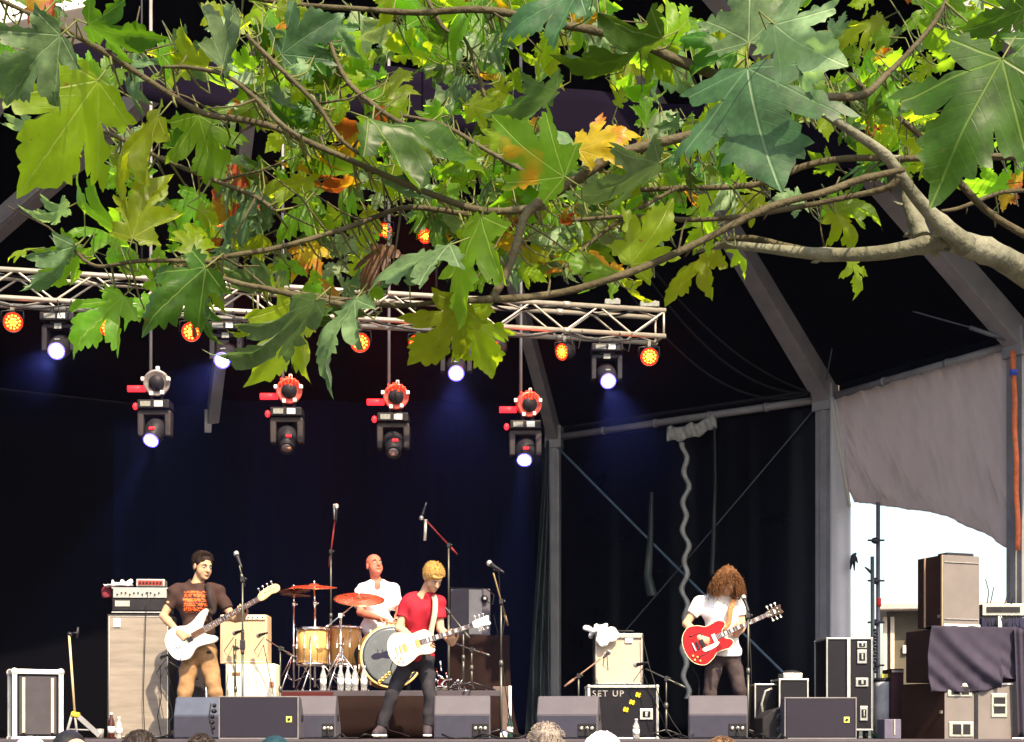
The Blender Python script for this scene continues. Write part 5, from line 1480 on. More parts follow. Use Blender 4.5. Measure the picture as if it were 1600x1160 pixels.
# ================================================================ BACKLINE
M_TOLEX = mat('black_tolex', (.022, .018, .02), .65, var=.2, bump=.3, bscale=300)
M_GRCL = mat('silver_grille_cloth', (0.235, 0.20, 0.17), .85, var=.22, vscale=5, bump=.4, bscale=180, stretch=(.35, 1, 3))
M_GRTAN = mat('tan_grille_cloth', (0.50, 0.35, 0.225), .85, var=.1, vscale=4, bump=.3, bscale=250)
M_GRTAN2 = mat('beige_grille_cloth', (0.44, 0.35, 0.27), .85, var=.1, vscale=4, bump=.3, bscale=250)
M_CREAMV = mat('cream_vinyl', (0.74, .66, .48), .6, var=.06, vscale=4, bump=.1, bscale=200)
M_PANEL = mat('silver_control_panel', (.42, .40, .36), .35, .6, var=.3, vscale=50)
M_GREYM = mat('sun_lightened_monitor_grey', (.082, .073, .088), .6, var=.12, vscale=5, bump=.15, bscale=220)  # sun on the sloping tops put into this lighter grey
M_GREYG = mat('monitor_grille', (.017, .014, .025), .65, var=.12, vscale=4, bump=.3, bscale=350)
M_YEL = mat('yellow_badge', (.75, .68, .12), .5)
def rotz(a): return Matrix.Rotation(rad(a), 3, 'Z')
class Box:
    """helper: an upright box with its front face towards the crowd. c = base centre of the front face"""
    def __init__(s, px0, px1, py0, py1, d, depth, yaw=0, z0=None, zs=None):
        a = P(px0, py1, d); b = P(px1, py0, d)
        s.w = b.x - a.x; s.h = b.z - a.z; s.z0 = a.z
        if z0 is not None: s.z0 = z0; s.h = b.z - z0
        s.R = rotz(yaw); s.dep = depth
        s.o = Vector(((a.x + b.x) / 2, d, s.z0))
    def p(s, x, y, z):      # x -.5..5 of width, y metres back, z 0..1 of height
        return s.o + s.R @ Vector((x * s.w, y, z * s.h))
    def bx(s, m, x, y, z, sx, sy, sz, mi=0):   # metres centre given as fractions for x,z
        m.box(s.p(x, y, z), (sx, sy, sz), s.R, mi)

def amp_cab(name, X, label, cat, shell, cloth, frame=.03, piping=None, extra=None):
    t = thing(name, X.p(0, X.dep / 2, 0), label, cat)
    m = MB(); w, h, D_ = X.w, X.h, X.dep
    X.bx(m, 0, D_ / 2 + .012, .5, w, D_ - .024, h); m.build('cabinet', shell, t, bevel=.012)
    m = MB(); f = frame
    m.box(X.p(0, .006, 0) + Vector((0, 0, f / 2)), (w - .004, .03, f), X.R); m.box(X.p(0, .006, 1) - Vector((0, 0, f / 2)), (w - .004, .03, f), X.R)
    for s in (-1, 1): m.box(X.p(0, .006, .5) + X.R @ Vector((s * (w / 2 - f / 2 - .002), 0, 0)), (f, .03, h - 2 * f), X.R)
    fr = m.build('front_frame', shell, t, bevel=.004)
    m = MB(); m.box(X.p(0, .004, .5), (w - 2 * f, .012, h - 2 * f), X.R); m.build('grille_cloth', cloth, t)
    if piping:
        m = MB(); a, b = w / 2 - f, h - f
        q = [X.o + X.R @ Vector(v) for v in ((-a, -.006, f), (a, -.006, f), (a, -.006, b), (-a, -.006, b), (-a, -.006, f))]
        m.tube(q, .005, 6); m.build('piping', piping, fr)
    return t
# bass cabinet + head
X = Box(168, 265, 960, 1153, 15.75, .42, yaw=3, z0=STAGE)
cab = amp_cab('bass_cabinet', X, 'tall bass speaker cabinet with silvery grille cloth at the left of the band', 'speaker cabinet', M_TOLEX, M_GRCL, .022, M_WHITEP)
m = MB(); X.bx(m, -.34, -.012, .93, .07, .008, .09); m.build('badge', M_WHITEP, cab, bevel=.01)
X = Box(175, 262, 918, 958, 15.8, .34, yaw=3)
hd_ = thing('bass_amp_head', X.p(0, .17, 0), 'black and silver bass amplifier head on top of the tall cabinet', 'amplifier')
m = MB(); X.bx(m, 0, .19, .5, X.w, .34, X.h); m.build('housing', M_TOLEX, hd_, bevel=.01)
m = MB(); X.bx(m, 0, .012, .77, X.w * .95, .02, X.h * .36); pn = m.build('control_panel', M_PANEL, hd_, bevel=.003)
for i in range(11):
    m = MB(); m.lathe([(.009, 0), (.008, .015)], X.p(-.40 + .074 * i, .0, .78 if i % 3 else .72), X.R @ Vector((0, -1, 0)), 10); m.build('knob', M_BLK, pn)
m = MB(); X.bx(m, 0, .012, .32, X.w * .95, .02, X.h * .44); m.build('lower_grille', M_BLK, hd_, bevel=.003)
m = MB(); X.bx(m, -.31, -.002, .36, .15, .006, .06); m.build('badge', M_PANEL, hd_, bevel=.01)
for zz in (.03, .97):
    m = MB(); X.bx(m, 0, .008, zz, X.w, .015, .012); m.build('trim', M_ALU, hd_)
X = Box(213, 257, 905, 917, 15.9, .22, yaw=6)
ef = thing('rack_preamp', X.p(0, .11, 0), 'small red faced preamp box lying on the bass amplifier head', 'preamp')
m = MB(); X.bx(m, 0, .11, .5, X.w, .22, X.h); m.build('housing', M_PANEL, ef, bevel=.008)
m = MB(); X.bx(m, 0, -.004, .5, X.w * .86, .01, X.h * .62); f_ = m.build('face', mat('dark_red_face', (.25, .04, .03), .5), ef)
for i in range(7):
    m = MB(); m.lathe([(.011, 0), (.009, .014)], X.p(-.36 + .12 * i, -.008, .5), X.R @ Vector((0, -1, 0)), 10); m.build('knob', M_BLK, f_)
def cloth_lump(name, c, size, label, mt, cat='towel', seed=1, drape=None):
    c = Vector(c); rr = random.Random(seed); pr = []
    for i in range(9):
        q = c + Vector((rr.uniform(-.42, .42) * size[0], rr.uniform(-.4, .4) * size[1], rr.uniform(.1, .5) * size[2]))
        a = q + Vector((rr.uniform(-.3, .3) * size[0], rr.uniform(-.2, .2) * size[1], rr.uniform(-.05, .05)))
        pr.append(cap(q, a, size[2] * .33, size[2] * .26, .02))
    pr.append(ell(c + Vector((0, 0, size[2] * .25)), (size[0] * .48, size[1] * .45, size[2] * .3), None, .02))
    for dpt in (drape or []):
        pr.append(cap(c + Vector(dpt[0]), c + Vector(dpt[1]), .022, .016, .03)); pr.append(ell(c + (Vector(dpt[0]) + Vector(dpt[1])) / 2, (.07, .014, abs(dpt[1][2] - dpt[0][2]) / 2 + .03), None, .02))
    pr.append(cutplane(c, (0, 0, -1))) if not drape else None
    o = sdf_obj(name, pr, .007, mt, None, wrinkle(.012, seed, 1.6)); recentre(o); tag(o, label, cat); return o
M_TOWEL = mat('white_towel', (.80, .78, .77), .95, var=.05, bump=.5, bscale=200)
q = P(187, 917, 15.95); cloth_lump('towel', q, (.30, .2, .055), 'rolled white towel on the bass amplifier head', M_TOWEL, seed=3)
m = MB(); q = P(173, 958, 15.95)
o = cloth_lump('red_cloth', P(172, 935, 16.05), (.1, .12, .16), 'dark red cloth hanging off the left end of the bass amplifier head', mat('maroon_cloth', (.14, .02, .03), .9), 'cloth', 5)
# mics clamped in front of the cabinets
def front_mic(px, py, d, label, base=None, z0=STAGE, side=1):
    q = P(px, py, d); b = base if base else (q.x + side * .30, d - .12)
    t = mic_stand(b, z0, q.z - .12, q + Vector((side * .12, 0, -.02)), label, boomback=.2, micdir=(-side * .6, .75, -.1), fat=.85)
    m = MB(); m.tube([q + Vector((side * .1, 0, 0)), q + Vector((0, .0, -.14)), q + Vector((side * .04, 0, -.2)), q + Vector((side * .1, -.02, -.08)), Vector((b[0], b[1], z0 + .1))], .0045, 6); m.build('cable', M_CABLE, t)
    return t
front_mic(244, 1030, 15.5, 'short microphone stand in front of the tall bass cabinet', side=1)
m = MB()
for (pts) in (([(231, 925), (228, 960), (226, 1020), (224, 1090), (226, 1150)]), ([(250, 1040), (252, 1090), (246, 1120), (252, 1152)])):
    m = MB(); m.tube([P(x, y, 15.68) for x, y in pts], .0045, 6); o = m.build('amp_cable', M_CABLE, None); recentre(o); tag(o, 'thin cable hanging down the middle of the tall bass cabinet' if pts[0][0] == 231 else 'thin cable trailing down the right side of the bass cabinet', 'cable')
bottle(Vector((P(174, 0, 15.4).x, 15.4, STAGE)), 'dark cola bottle at the foot of the bass cabinet', h=.26, r=.034, mt=mat('cola', (.05, .012, .008), .1), group=None)
bottle(Vector((P(184, 0, 15.45).x, 15.5, STAGE)), 'clear water bottle beside the cola bottle by the bass cabinet', h=.22)
m = MB(); q = P(156, 0, 15.3); m.lathe([(.035, 0), (.04, .10), (.037, .10), (.033, .01)], (q.x, 15.3, STAGE), (0, 0, 1), 16); o = m.build('metal_can', M_PANEL, None); recentre(o); tag(o, 'small metal cup on the floor left of the cola bottle', 'cup')
# guitar combo on a cream amp behind the bass player
X = Box(352, 431, 1037, 1150, 16.0, .30, z0=STAGE)
c1 = thing('cream_speaker_cabinet', X.p(0, .15, 0), 'cream white speaker cabinet under the tan combo amplifier', 'speaker cabinet')
m = MB(); X.bx(m, 0, .15, .5, X.w, .3, X.h); m.build('cabinet', M_CREAMV, c1, bevel=.02)
m = MB(); X.bx(m, 0, -.006, .5, X.w - .05, .012, X.h - .05); m.build('grille', mat('white_grille', (.72, .66, .50), .8, var=.05, bump=.2, bscale=200), c1, bevel=.004)
for xx, zz, w_, h_ in ((-.28, .86, .09, .035), (.42, .72, .05, .06)):
    m = MB(); X.bx(m, xx, -.015, zz, w_, .008, h_); m.build('badge', mat('brown_badge', (.2, .1, .06), .5), c1, bevel=.003)
X = Box(344, 418, 961, 1036, 16.02, .27, z0=P(0, 1037, 16.0).z)
c2 = amp_cab('combo_amplifier', X, 'tan combo amplifier on the cream cabinet behind the bass player', 'amplifier', mat('tweed_covering', (.48, .33, .2), .7, var=.1), M_GRTAN, .02, M_WHITEP)
m = MB(); X.bx(m, 0, -.012, .95, X.w * .93, .02, .05); pn = m.build('control_panel', M_CREAMV, c2, bevel=.003)
for i in range(9):
    m = MB(); m.lathe([(.009, 0), (.006, .016)], X.p(-.40 + .1 * i, -.02, .95), (0, -1, 0), 8); m.build('knob', M_BLK, pn)
front_mic(350, 996, 15.7, 'microphone hanging in front of the tan combo amplifier', base=B(368, 15.6), side=1)
front_mic(397, 996, 15.72, 'boom microphone stand right of the tan combo amplifier', base=B(438, 15.6), side=1)
# dark box with pale pole seen between the bass player's legs
X = Box(300, 325, 1040, 1150, 16.1, .3, z0=STAGE)
o = thing('backline_case', X.p(0, .15, 0), 'dark brown case seen between the legs of the bass player', 'case')
m = MB(); X.bx(m, 0, .15, .5, X.w * 1.6, .3, X.h); m.build('shell', M_TOLEX, o, bevel=.01); m = MB(); m.tube([X.p(.45, -.02, 0), X.p(.4, -.02, .95)], .012, 8); m.build('edge', M_ALU, o)

# ---- flight cases
M_FCB = mat('flight_case_laminate', (.007, .006, .010), .5, var=.2, vscale=10, bump=.1, bscale=150)
M_FCG = mat('grey_felt_panel', (.050, .045, .052), .8)
def ball_corners(X, m, r=.028):
    for x in (-.5, .5):
        for z in (0, 1):
            for y in (0, X.dep): m.ball(X.p(x, y, z), r, 10)
def flight_case(X, label, edge=.022, face=M_FCB, name='flight_case', latches=(), cat='flight case', group=None, ed=M_ALU):
    t = thing(name, X.p(0, X.dep / 2, 0), label, cat, group)
    m = MB(); X.bx(m, 0, X.dep / 2, .5, X.w - .008, X.dep - .008, X.h - .008); m.build('shell', face, t, bevel=.004)
    m = MB(); e = edge
    for z in (0, 1):
        for y in (0, X.dep): m.box(X.p(0, y, z), (X.w, e, e), X.R)
        for x in (-.5, .5): m.box(X.p(x, X.dep / 2, z), (e, X.dep - e - .002, e), X.R)
    for x in (-.5, .5):
        for y in (0, X.dep): m.box(X.p(x, y, .5), (e, e, X.h - e - .002), X.R)
    m.build('edging', ed, t, bevel=.004)
    for x in (-.5, .5):
        for z in (0, 1):
            for y in (0, X.dep):
                m = MB(); m.ball(X.p(x, y, z), e * .85, 10); m.build('ball_corner', ed, t)
    for (x, z, w, h) in latches:
        m = MB(); X.bx(m, x, -.006, z, w, .016, h); l = m.build('recessed_latch', ed, t, bevel=.006)
        m = MB(); X.bx(m, x, -.017, z, w * .6, .008, h * .55); m.build('latch_plate', M_FCB, l, bevel=.003)
        m = MB(); X.bx(m, x, -.024, z, w * .18, .01, h * .4); m.build('latch_knob', ed, l, bevel=.002)
    return t
X = Box(24, 94, 1050, 1153, 15.0, .34, yaw=25, z0=STAGE)
fc = flight_case(X, 'grey fronted flight case with bright aluminium edging at the far left of the stage', .045, M_FCB, ed=mat('bright_aluminium_edge', (.75, .73, .70), .35, .5))
m = MB(); X.bx(m, 0, -.004, .5, X.w - .09, .02, X.h - .09); m.build('front_panel', M_FCG, fc)
for x in (-.31, .31):
    m = MB(); X.bx(m, x, -.02, .5, .028, .02, X.h - .12); m.build('runner', mat('pale_wood_runner', (.55, .45, .32), .6), fc, bevel=.004)
# yellow legged push stand
t = thing('push_broom', P(112, 1150, 15.1), 'thin pole on a yellow jointed folding foot left of the bass cabinet', 'stand'); t.location.z = STAGE
q = lambda x, y: P(x, y, 15.1)
m = MB(); m.tube([q(108, 992), q(117, 1118)], .012, 8); m.build('pole', mat('wooden_pole', (.5, .38, .22), .6), t)
m = MB(); m.tube([q(106, 990), q(112, 992)], .02, 8); m.tube([q(112, 990), q(123, 988)], .01, 6); m.tube([q(122, 980), q(120, 997)], .012, 6); m.build('top_bracket', M_BLKM, t)
m = MB(); m.tube([q(112, 1116), q(124, 1118)], .028, 10); m.build('yellow_joint', mat('yellow_plastic', (.85, .55, .04), .4), t)
m = MB(); m.tube([q(112, 1118), q(106, 1139), q(104, 1150)], .014, 8); m.tube([q(117, 1118), q(121, 1152)], .012, 8); m.tube([q(108, 1140), q(140, 1141)], .009, 6); m.build('legs', M_STEEL, t)
m = MB(); m.beam(q(123, 1120), q(156, 1150), .03, .045); m.build('side_leg', M_STEEL, t)

# SET UP case with the combo on top
X = Box(920, 1027, 1073, 1150, 15.3, .5, z0=STAGE)
su = flight_case(X, 'black flight case stencilled SET UP with three yellow tape crosses', .026, M_FCB, latches=((-.40, .47, .09, .11), (.34, .47, .13, .11)), ed=mat('pale_alu_edge', (.66, .63, .58), .35, .6))
def text_obj(s, p, R, size, mt, parent, name='lettering', ext=.001):
    cu = bpy.data.curves.new('t', 'FONT'); cu.body = s; cu.size = size; cu.extrude = ext; cu.offset = size * .01; cu.align_x = 'CENTER'; cu.align_y = 'CENTER'; cu.space_character = 1.25
    to = bpy.data.objects.new('t', cu); COL.objects.link(to)
    dg = bpy.context.evaluated_depsgraph_get(); me = bpy.data.meshes.new_from_object(to.evaluated_get(dg))
    bpy.data.objects.remove(to)
    base = world_loc(parent)
    me.transform(Matrix.Translation(Vector(p) - base) @ R.to_4x4() @ Matrix.Rotation(rad(90), 4, 'X'))
    me.materials.clear(); me.materials.append(mt)
    o = bpy.data.objects.new(name, me); COL.objects.link(o); o.parent = parent
    return o
text_obj('SET UP', X.p(-.22, -.006, .86), X.R, .085, mat('grey_stencil_paint', (.26, .24, .23), .7, var=.6, vscale=40), su)
for (x, z) in ((.22, .84), (.13, .70), (.04, .56)):
    m = MB(); c = X.p(x, -.006, z)
    m.box(c, (.055, .003, .022), X.R @ Matrix.Rotation(rad(-25), 3, 'Y')); m.box(c + Vector((0, -.003, 0)), (.055, .003, .022), X.R @ Matrix.Rotation(rad(55), 3, 'Y')); m.build('tape_cross', mat('yellow_gaffer_tape', (.85, .55, .02), .6), su)
X2 = Box(928, 1006, 990, 1070, 15.45, .28, z0=X.z0 + X.h + .015)
c3 = amp_cab('combo_amplifier', X2, 'beige fronted combo amplifier standing on the SET UP flight case', 'amplifier', M_TOLEX, M_GRTAN2, .02, M_WHITEP)
m = MB(); X2.bx(m, 0, -.014, .955, X2.w * .93, .02, .045); m.build('control_panel', M_PANEL, c3, bevel=.003)
m = MB(); X2.bx(m, .2, -.014, .86, .08, .01, .05); m.build('badge', M_WHITEP, c3, bevel=.015)
m = MB(); m.tube([X2.p(-.12, .1, 1), X2.p(-.1, .1, 1.0) + Vector((0, 0, .03)), X2.p(.3, .1, 1.0) + Vector((0, 0, .03)), X2.p(.32, .1, 1)], .01, 6); m.build('handle', M_BLK, c3)
cloth_lump('towel', X2.p(-.33, .06, 1) + Vector((0, 0, .005)), (.26, .20, .09), 'crumpled white towel draped over the left corner of the beige combo amplifier', M_TOWEL, seed=12, drape=[((-.02, -.13, .04), (0.02, -.15, -.11)), ((.08, -.13, .03), (.1, -.14, -.06))])
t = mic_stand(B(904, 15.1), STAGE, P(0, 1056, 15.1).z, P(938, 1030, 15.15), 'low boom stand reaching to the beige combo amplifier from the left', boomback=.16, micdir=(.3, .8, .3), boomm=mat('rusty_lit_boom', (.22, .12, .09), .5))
m = MB(); m.tube([P(945, 1022, 15.1), P(942, 1040, 15.1), P(950, 1048, 15.1), P(948, 1020, 15.1)], .005, 6); m.build('cable', M_CABLE, t)
front_mic(990, 1042, 15.2, 'boom microphone aimed at the lower right of the beige combo amplifier', base=B(1041, 15.1), side=1)
m = MB(); m.tube([P(1004, 995, 15.4), P(1014, 1040, 15.3), P(1030, 1090, 15.2), P(1052, 1130, 15.1), P(1066, 1149, 15.0)], .005, 6); o = m.build('amp_cable', M_CABLE, None); recentre(o); tag(o, 'cable falling from the right of the beige combo amplifier to the floor', 'cable')
bottle(Vector((P(994, 0, 14.6).x, 14.6, STAGE)), 'clear water bottle in front of the SET UP case', h=.19, r=.032)
bottle(Vector((P(697, 0, 13.6).x, 13.6, STAGE)), 'tiny bottle in front of the monitor right of the front man', h=.1, r=.018) if False else None
bottle(Vector((P(797, 0, 14.8).x, 14.8, STAGE)), 'wine dark bottle with pale label beside the central microphone stand', h=.24, r=.028, mt=mat('green_glass', (.02, .05, .04), .1))

# ---- side fill speaker on a draped box right of the drums
X = Box(737, 792, 996, 1093, 16.4, .7, yaw=0, z0=RISER)
X = Box(738, 795, 995, 1150, 18.6 - 2.0, .8, z0=STAGE)
X.o.y = 18.62 - 2.0 + 0.0
bx_ = thing('draped_box', P(766, 1150, 16.95), 'tall box under a brown black drape right of the drum riser', 'box'); bx_.location.z = STAGE
xa, xb = P(700, 0, 18.7).x, P(796, 0, 17.0).x
ztop = P(0, 996, 18.7).z
m = MB(); m.box(((xa + xb) / 2, 19.0, (STAGE + ztop) / 2), (xb - xa - .06, .62, ztop - STAGE - .02)); m.build('box_shell', M_BLK, bx_)
m = MB(); m.sheet(lambda u, v: Vector((xa + (xb - xa) * u + (.12 * (1 - v) ** 3) * u, 18.66 - .03 * abs(math.sin(u * 9)) * (1 - v) - .12 * (1 - v) ** 2, STAGE + .02 + (ztop - STAGE) * v)), 60, 16)
m.sheet(lambda u, v: Vector((xa + (xb - xa) * u, 18.66 + .68 * v, ztop + .02)), 20, 4); m.build('drape', M_RDRAPE, bx_, solid=.004)
X = Box(703, 766, 919, 993, 18.75, .42, z0=ztop + .024, yaw=-22)
sp = thing('side_fill_speaker', X.p(0, .2, 0), 'dark loudspeaker with a pale grille strip standing on the draped box', 'loudspeaker')
m = MB(); m.prism([(-X.w * .5, .12), (-X.w * .02, 0), (X.w * .5, .10), (X.w * .42, .42), (-X.w * .4, .42)], 0, X.h, Matrix.Translation(X.o)); m.build('cabinet', M_GREYM, sp, bevel=.01)
m = MB(); a_ = X.o + Vector((-X.w * .03, -.006, .02)); m.add([a_, a_ + Vector((X.w * .32, .062, 0)), a_ + Vector((X.w * .32, .062, X.h - .04)), a_ + Vector((0, 0, X.h - .04))], [(0, 1, 2, 3)]); m.build('grille', mat('pale_grey_grille', (.30, .28, .27), .6, bump=.2, bscale=300), sp, solid=.006)
m = MB(); m.lathe([(.045, 0), (.045, .02), (.02, .02)], X.o + Vector((X.w * .36, .04, X.h * .78)), (0, -1, 0), 16); m.build('socket', M_BLK, sp); m = MB(); m.ball(X.o + Vector((X.w * .36, .015, X.h * .78)), .018, 8); m.build('plug', M_WHITEP, sp)
m = MB(); m.tube([P(700, 918, 18.6), P(760, 920, 18.6), P(772, 930, 18.6), P(770, 945, 18.6), P(757, 938, 18.6)], .008, 6); m.tube([P(771, 960, 18.6), P(778, 990, 18.6), P(768, 1010, 18.6)], .008, 6); m.build('cable', M_CABLE, sp)
# box with white edge under the drape, right of the riser
X = Box(770, 798, 1072, 1150, 16.2, .5, z0=STAGE)
fb_ = thing('white_edged_case', X.p(0, .25, 0), 'brown case with a white upright edge and white base right of the drum riser', 'case')
m = MB(); X.bx(m, 0, .25, .55, X.w, .5, X.h * .88); m.build('shell', mat('brown_case', (.12, .085, .075), .6, var=.2), fb_, bevel=.006)
m = MB(); X.bx(m, .46, -.01, .55, .03, .03, X.h * .9); m.build('edge', M_WHITEP, fb_, bevel=.004); m = MB(); X.bx(m, -.05, -.01, .07, X.w * .9, .03, X.h * .13); m.build('base_strip', M_WHITEP, fb_, bevel=.004)

# ---- wedge monitors along the front edge
def wedge(px0, px1, d, label, kind='front', yaw=0, badge=None, h=.40, m1=M_GREYM, tilt=0, port=None, group='wedge monitors along the front of the stage'):
    """kind back: sloping top seen from the crowd side; 'front': grille panel faces the crowd"""
    a = P(px0, 0, d); b = P(px1, 0, d); w = b.x - a.x; c = Vector(((a.x + b.x) / 2, d, STAGE)); R = rotz(yaw)
    t = thing('wedge_monitor', c, label, 'monitor speaker', group)
    T = lambda x, y, z: c + R @ Vector((x, y, z))
    if kind == 'back':
        prof = [(0, 0), (0, h * .58), (.10, h), (.20, h), (.47, h * .25), (.47, 0)]
    else:
        prof = [(0, 0), (-.0, h), (.16, h * .99), (.44, h * .3), (.44, 0)]
    m = MB(); n = len(prof)
    vs = [T(-w / 2, y, z) for y, z in prof] + [T(w / 2, y, z) for y, z in prof]
    m.add(vs, [tuple(range(n)), tuple(range(n, 2 * n))[::-1]] + [(i, n + i, n + (i + 1) % n, (i + 1) % n) for i in range(n)])
    m.build('cabinet', m1, t, bevel=.014)
    if kind == 'front':
        m = MB(); m.box(T(0, -.008, h * .5), (w - .03, .014, h - .03), R); gr = m.build('grille', M_GREYG, t, bevel=.006)
        m = MB(); e = .012
        for zz in (.006, h - .006): m.box(T(0, -.010, zz), (w, .02, e), R)
        for s in (-1, 1): m.box(T(s * (w / 2 - .006), -.010, h / 2), (e, .02, h - .026), R)
        m.build('grille_edge', mat('pale_edge', (.15, .14, .15), .5), t, bevel=.003)
        if badge is not None:
            m = MB(); m.box(T(w * badge, -.020, h * .46), (.052, .006, .052), R); bd = m.build('badge', M_YEL, t, bevel=.003)
            m = MB(); m.box(T(w * badge, -.025, h * .46), (.022, .006, .022), R @ Matrix.Rotation(rad(45), 3, 'Y')); m.box(T(w * badge, -.027, h * .46), (.008, .006, .03), R @ Matrix.Rotation(rad(45), 3, 'Y')); m.build('badge_mark', M_BLK, bd)
    else:
        m = MB(); m.box(T(0, -.004, h * .29), (w * .96, .006, h * .5), R); m.build('back_panel', mat('blue_grey_panel', (.034, .033, .052), .6, bump=.1, bscale=200), t, bevel=.003)
        if port is not None:
            m = MB(); m.box(T(w * port, -.011, .085), (w * .30, .012, .12), R); pp = m.build('connector_plate', M_BLK, t, bevel=.004)
            for k in (-.09, .0, .08):
                m = MB(); m.lathe([(.016, 0), (.016, .01), (.009, .01)], T(w * (port + k), -.017, .10), R @ Vector((0, -1, 0)), 10); m.build('socket', M_PANEL, pp)
            m = MB(); m.tube([T(w * port, -.03, .10), T(w * port, -.05, .09), T(w * port + .02, -.06, .01), T(w * port + .18, -.05, .008)], .007, 6); m.build('cable', M_CABLE, t)
    for s in (-1, 1):
        m = MB(); m.box(T(s * (w / 2 + .002), .2, h * .5), (.008, .11, .05), R); m.lathe([(.03, 0), (.03, .006)], T(s * (w / 2 + .003), .2, h * .5), R @ Vector((s, 0, 0)), 12); m.build('side_handle', M_BLK, t)
    return t
wedge(271, 345, 14.6, 'blue lit grey wedge monitor partly behind the wide grille fronted one', 'back', m1=mat('blue_lit_grey', (.055, .065, .10), .6))  # bluish light put into this cabinet's grey
wedge(342, 467, 13.75, 'wide grille fronted monitor with a yellow badge below the bass player', 'front', badge=.38, h=.385)
w1 = wedge(462, 524, 14.1, 'pale backed wedge monitor touching the right end of the wide badge monitor', 'back', port=.32)
m = MB(); q = P(331, 1120, 13.8)
for i in range(5): m.ball(q + Vector((.012 * math.sin(i * 5), .06, -.10 + .05 * i)), (.02 + .008 * (i % 2), .03, .022), 8)
m.tube([q + Vector((-.02, .06, .12)), q + Vector((-.03, .03, 0)), q + Vector((.0, .05, -.16))], .008, 6)
m.build('side_connectors', M_BLK, [o for o in bpy.data.objects if o.get('label', '').startswith('wide grille')][0], bevel=.006)
wedge(678, 766, 14.05, 'wedge monitor immediately right of the front man legs', 'back', port=.33)
wedge(838, 934, 14.2, 'wedge monitor in front of the left end of the SET UP case', 'back', yaw=-8, port=.33)
wedge(1076, 1168, 14.0, 'wedge monitor at the feet of the long haired guitarist', 'back', yaw=-6, port=.33)
wedge(1225, 1338, 13.75, 'grille fronted monitor with a yellow badge below the tall black flight case', 'front', badge=.36, h=.375)
X = Box(1196, 1224, 1098, 1148, 13.95, .4, z0=STAGE)
t = thing('wedge_monitor', X.p(0, .2, 0), 'small dark wedge seen end on left of the badge monitor at right', 'monitor speaker', 'wedge monitors along the front of the stage')
m = MB(); m.prism([(-.11, 0), (.13, 0), (.13, .30), (-.02, .26), (-.11, .19)], 0, .5, Matrix.Translation(X.o) @ Matrix.Rotation(rad(90), 4, 'X') @ Matrix.Translation((0, 0, -.5))); m.build('cabinet', M_BLK, t, bevel=.01)
for zz in (.08, .2):
    m = MB(); m.lathe([(.035, 0), (.035, .01), (.02, .01)], X.o + Vector((.05, -.0, zz)), (0, -1, 0), 14); m.build('port', M_BLKM, t)

# ---- small gear behind the right monitor
X = Box(1180, 1222, 1070, 1148, 14.9, .4, z0=STAGE)
t = flight_case(X, 'low black rack case behind the end on wedge', .016)
m = MB(); m.tube([P(1195, 1140, 14.8), P(1190, 1100, 14.8), P(1196, 1080, 14.8), P(1206, 1076, 14.8)], .012, 6); m.build('loop_cable', M_PANEL, t)
X = Box(1218, 1262, 1062, 1148, 14.7, .45, z0=STAGE)
t = flight_case(X, 'black case with bright corners under the small amplifier', .016, latches=((-.45, .3, .04, .08), (.45, .4, .04, .08)))
X = Box(1224, 1254, 1052, 1067, 14.75, .3, z0=X.z0 + X.h + .012)
t = thing('small_amplifier', X.p(0, .15, 0), 'small amplifier with a bright panel on the cornered black case', 'amplifier')
m = MB(); X.bx(m, 0, .15, .5, X.w, .3, X.h); m.build('housing', M_PANEL, t, bevel=.005)
m = MB(); X.bx(m, 0, -.006, .45, X.w * .8, .01, X.h * .6); m.build('face', mat('bright_face', (.55, .56, .6), .4, var=.5, vscale=70), t)
m = MB(); m.ball(X.p(0, .1, 1) + Vector((0, 0, .0)), (.10, .07, .035), 12); m.build('coiled_cable', M_CABLE, t)

# ---- tall flight case, cable drum, barrel and PA stack on the right
X = Box(1292, 1362, 998, 1135, 15.6, .6, yaw=0, z0=STAGE + .09)
t = flight_case(X, 'tall black flight case on castors beside the grey tent post', .018, latches=((.28, .93, .10, .07), (.28, .80, .10, .14), (.28, .52, .13, .09), (.32, .18, .08, .15)), ed=mat('dull_alu_edge', (.30, .31, .30), .4, .5))
m = MB(); X.bx(m, -.02, -.012, .5, .035, .02, X.h); m.build('lid_seam', M_ALU, t, bevel=.003)
for x in (-.4, .4):
    for y in (.08, .5):
        m = MB(); q = X.p(x, y, 0); m.lathe([(.045, -.02), (.045, .02)], q + Vector((0, 0, -.045)), (1, 0, 0), 14); m.box(q + Vector((0, 0, -.02)), (.05, .05, .03)); m.build('castor', M_BLKM, t)
t = thing('barrel', P(1383, 1150, 16.2), 'pale tall drum with a green base behind the tall flight case', 'barrel'); t.location.z = STAGE
q = Vector((P(1381, 0, 16.2).x, 16.2, STAGE)); m = MB(); m.lathe([(.105, .04), (.10, .3), (.10, .55), (.105, .60)], q, (0, 0, 1), 24); m.build('drum_body', mat('pale_blue_plastic', (.36, .38, .44), .5, var=.2, vscale=6), t)
m = MB(); m.lathe([(.115, 0), (.115, .05)], q, (0, 0, 1), 24); m.build('base', mat('green_base', (.02, .10, .05), .5), t); m = MB(); m.lathe([(.108, .60), (.10, .64)], q, (0, 0, 1), 20); m.build('lid', M_BLK, t)
m = MB(); m.box(q + Vector((0, -.03, .66)), (.07, .04, .04)); m.build('yellow_tag', M_YEL, t)
X = Box(1393, 1412, 1045, 1125, 16.0, .4, z0=STAGE)
t = thing('narrow_case', X.p(0, .2, 0), 'narrow dark red brown case between the pale drum and the speaker stack', 'case'); m = MB(); X.bx(m, 0, .2, .5, X.w, .4, X.h); m.build('shell', mat('maroon_black', (.05, .02, .025), .6), t, bevel=.006)
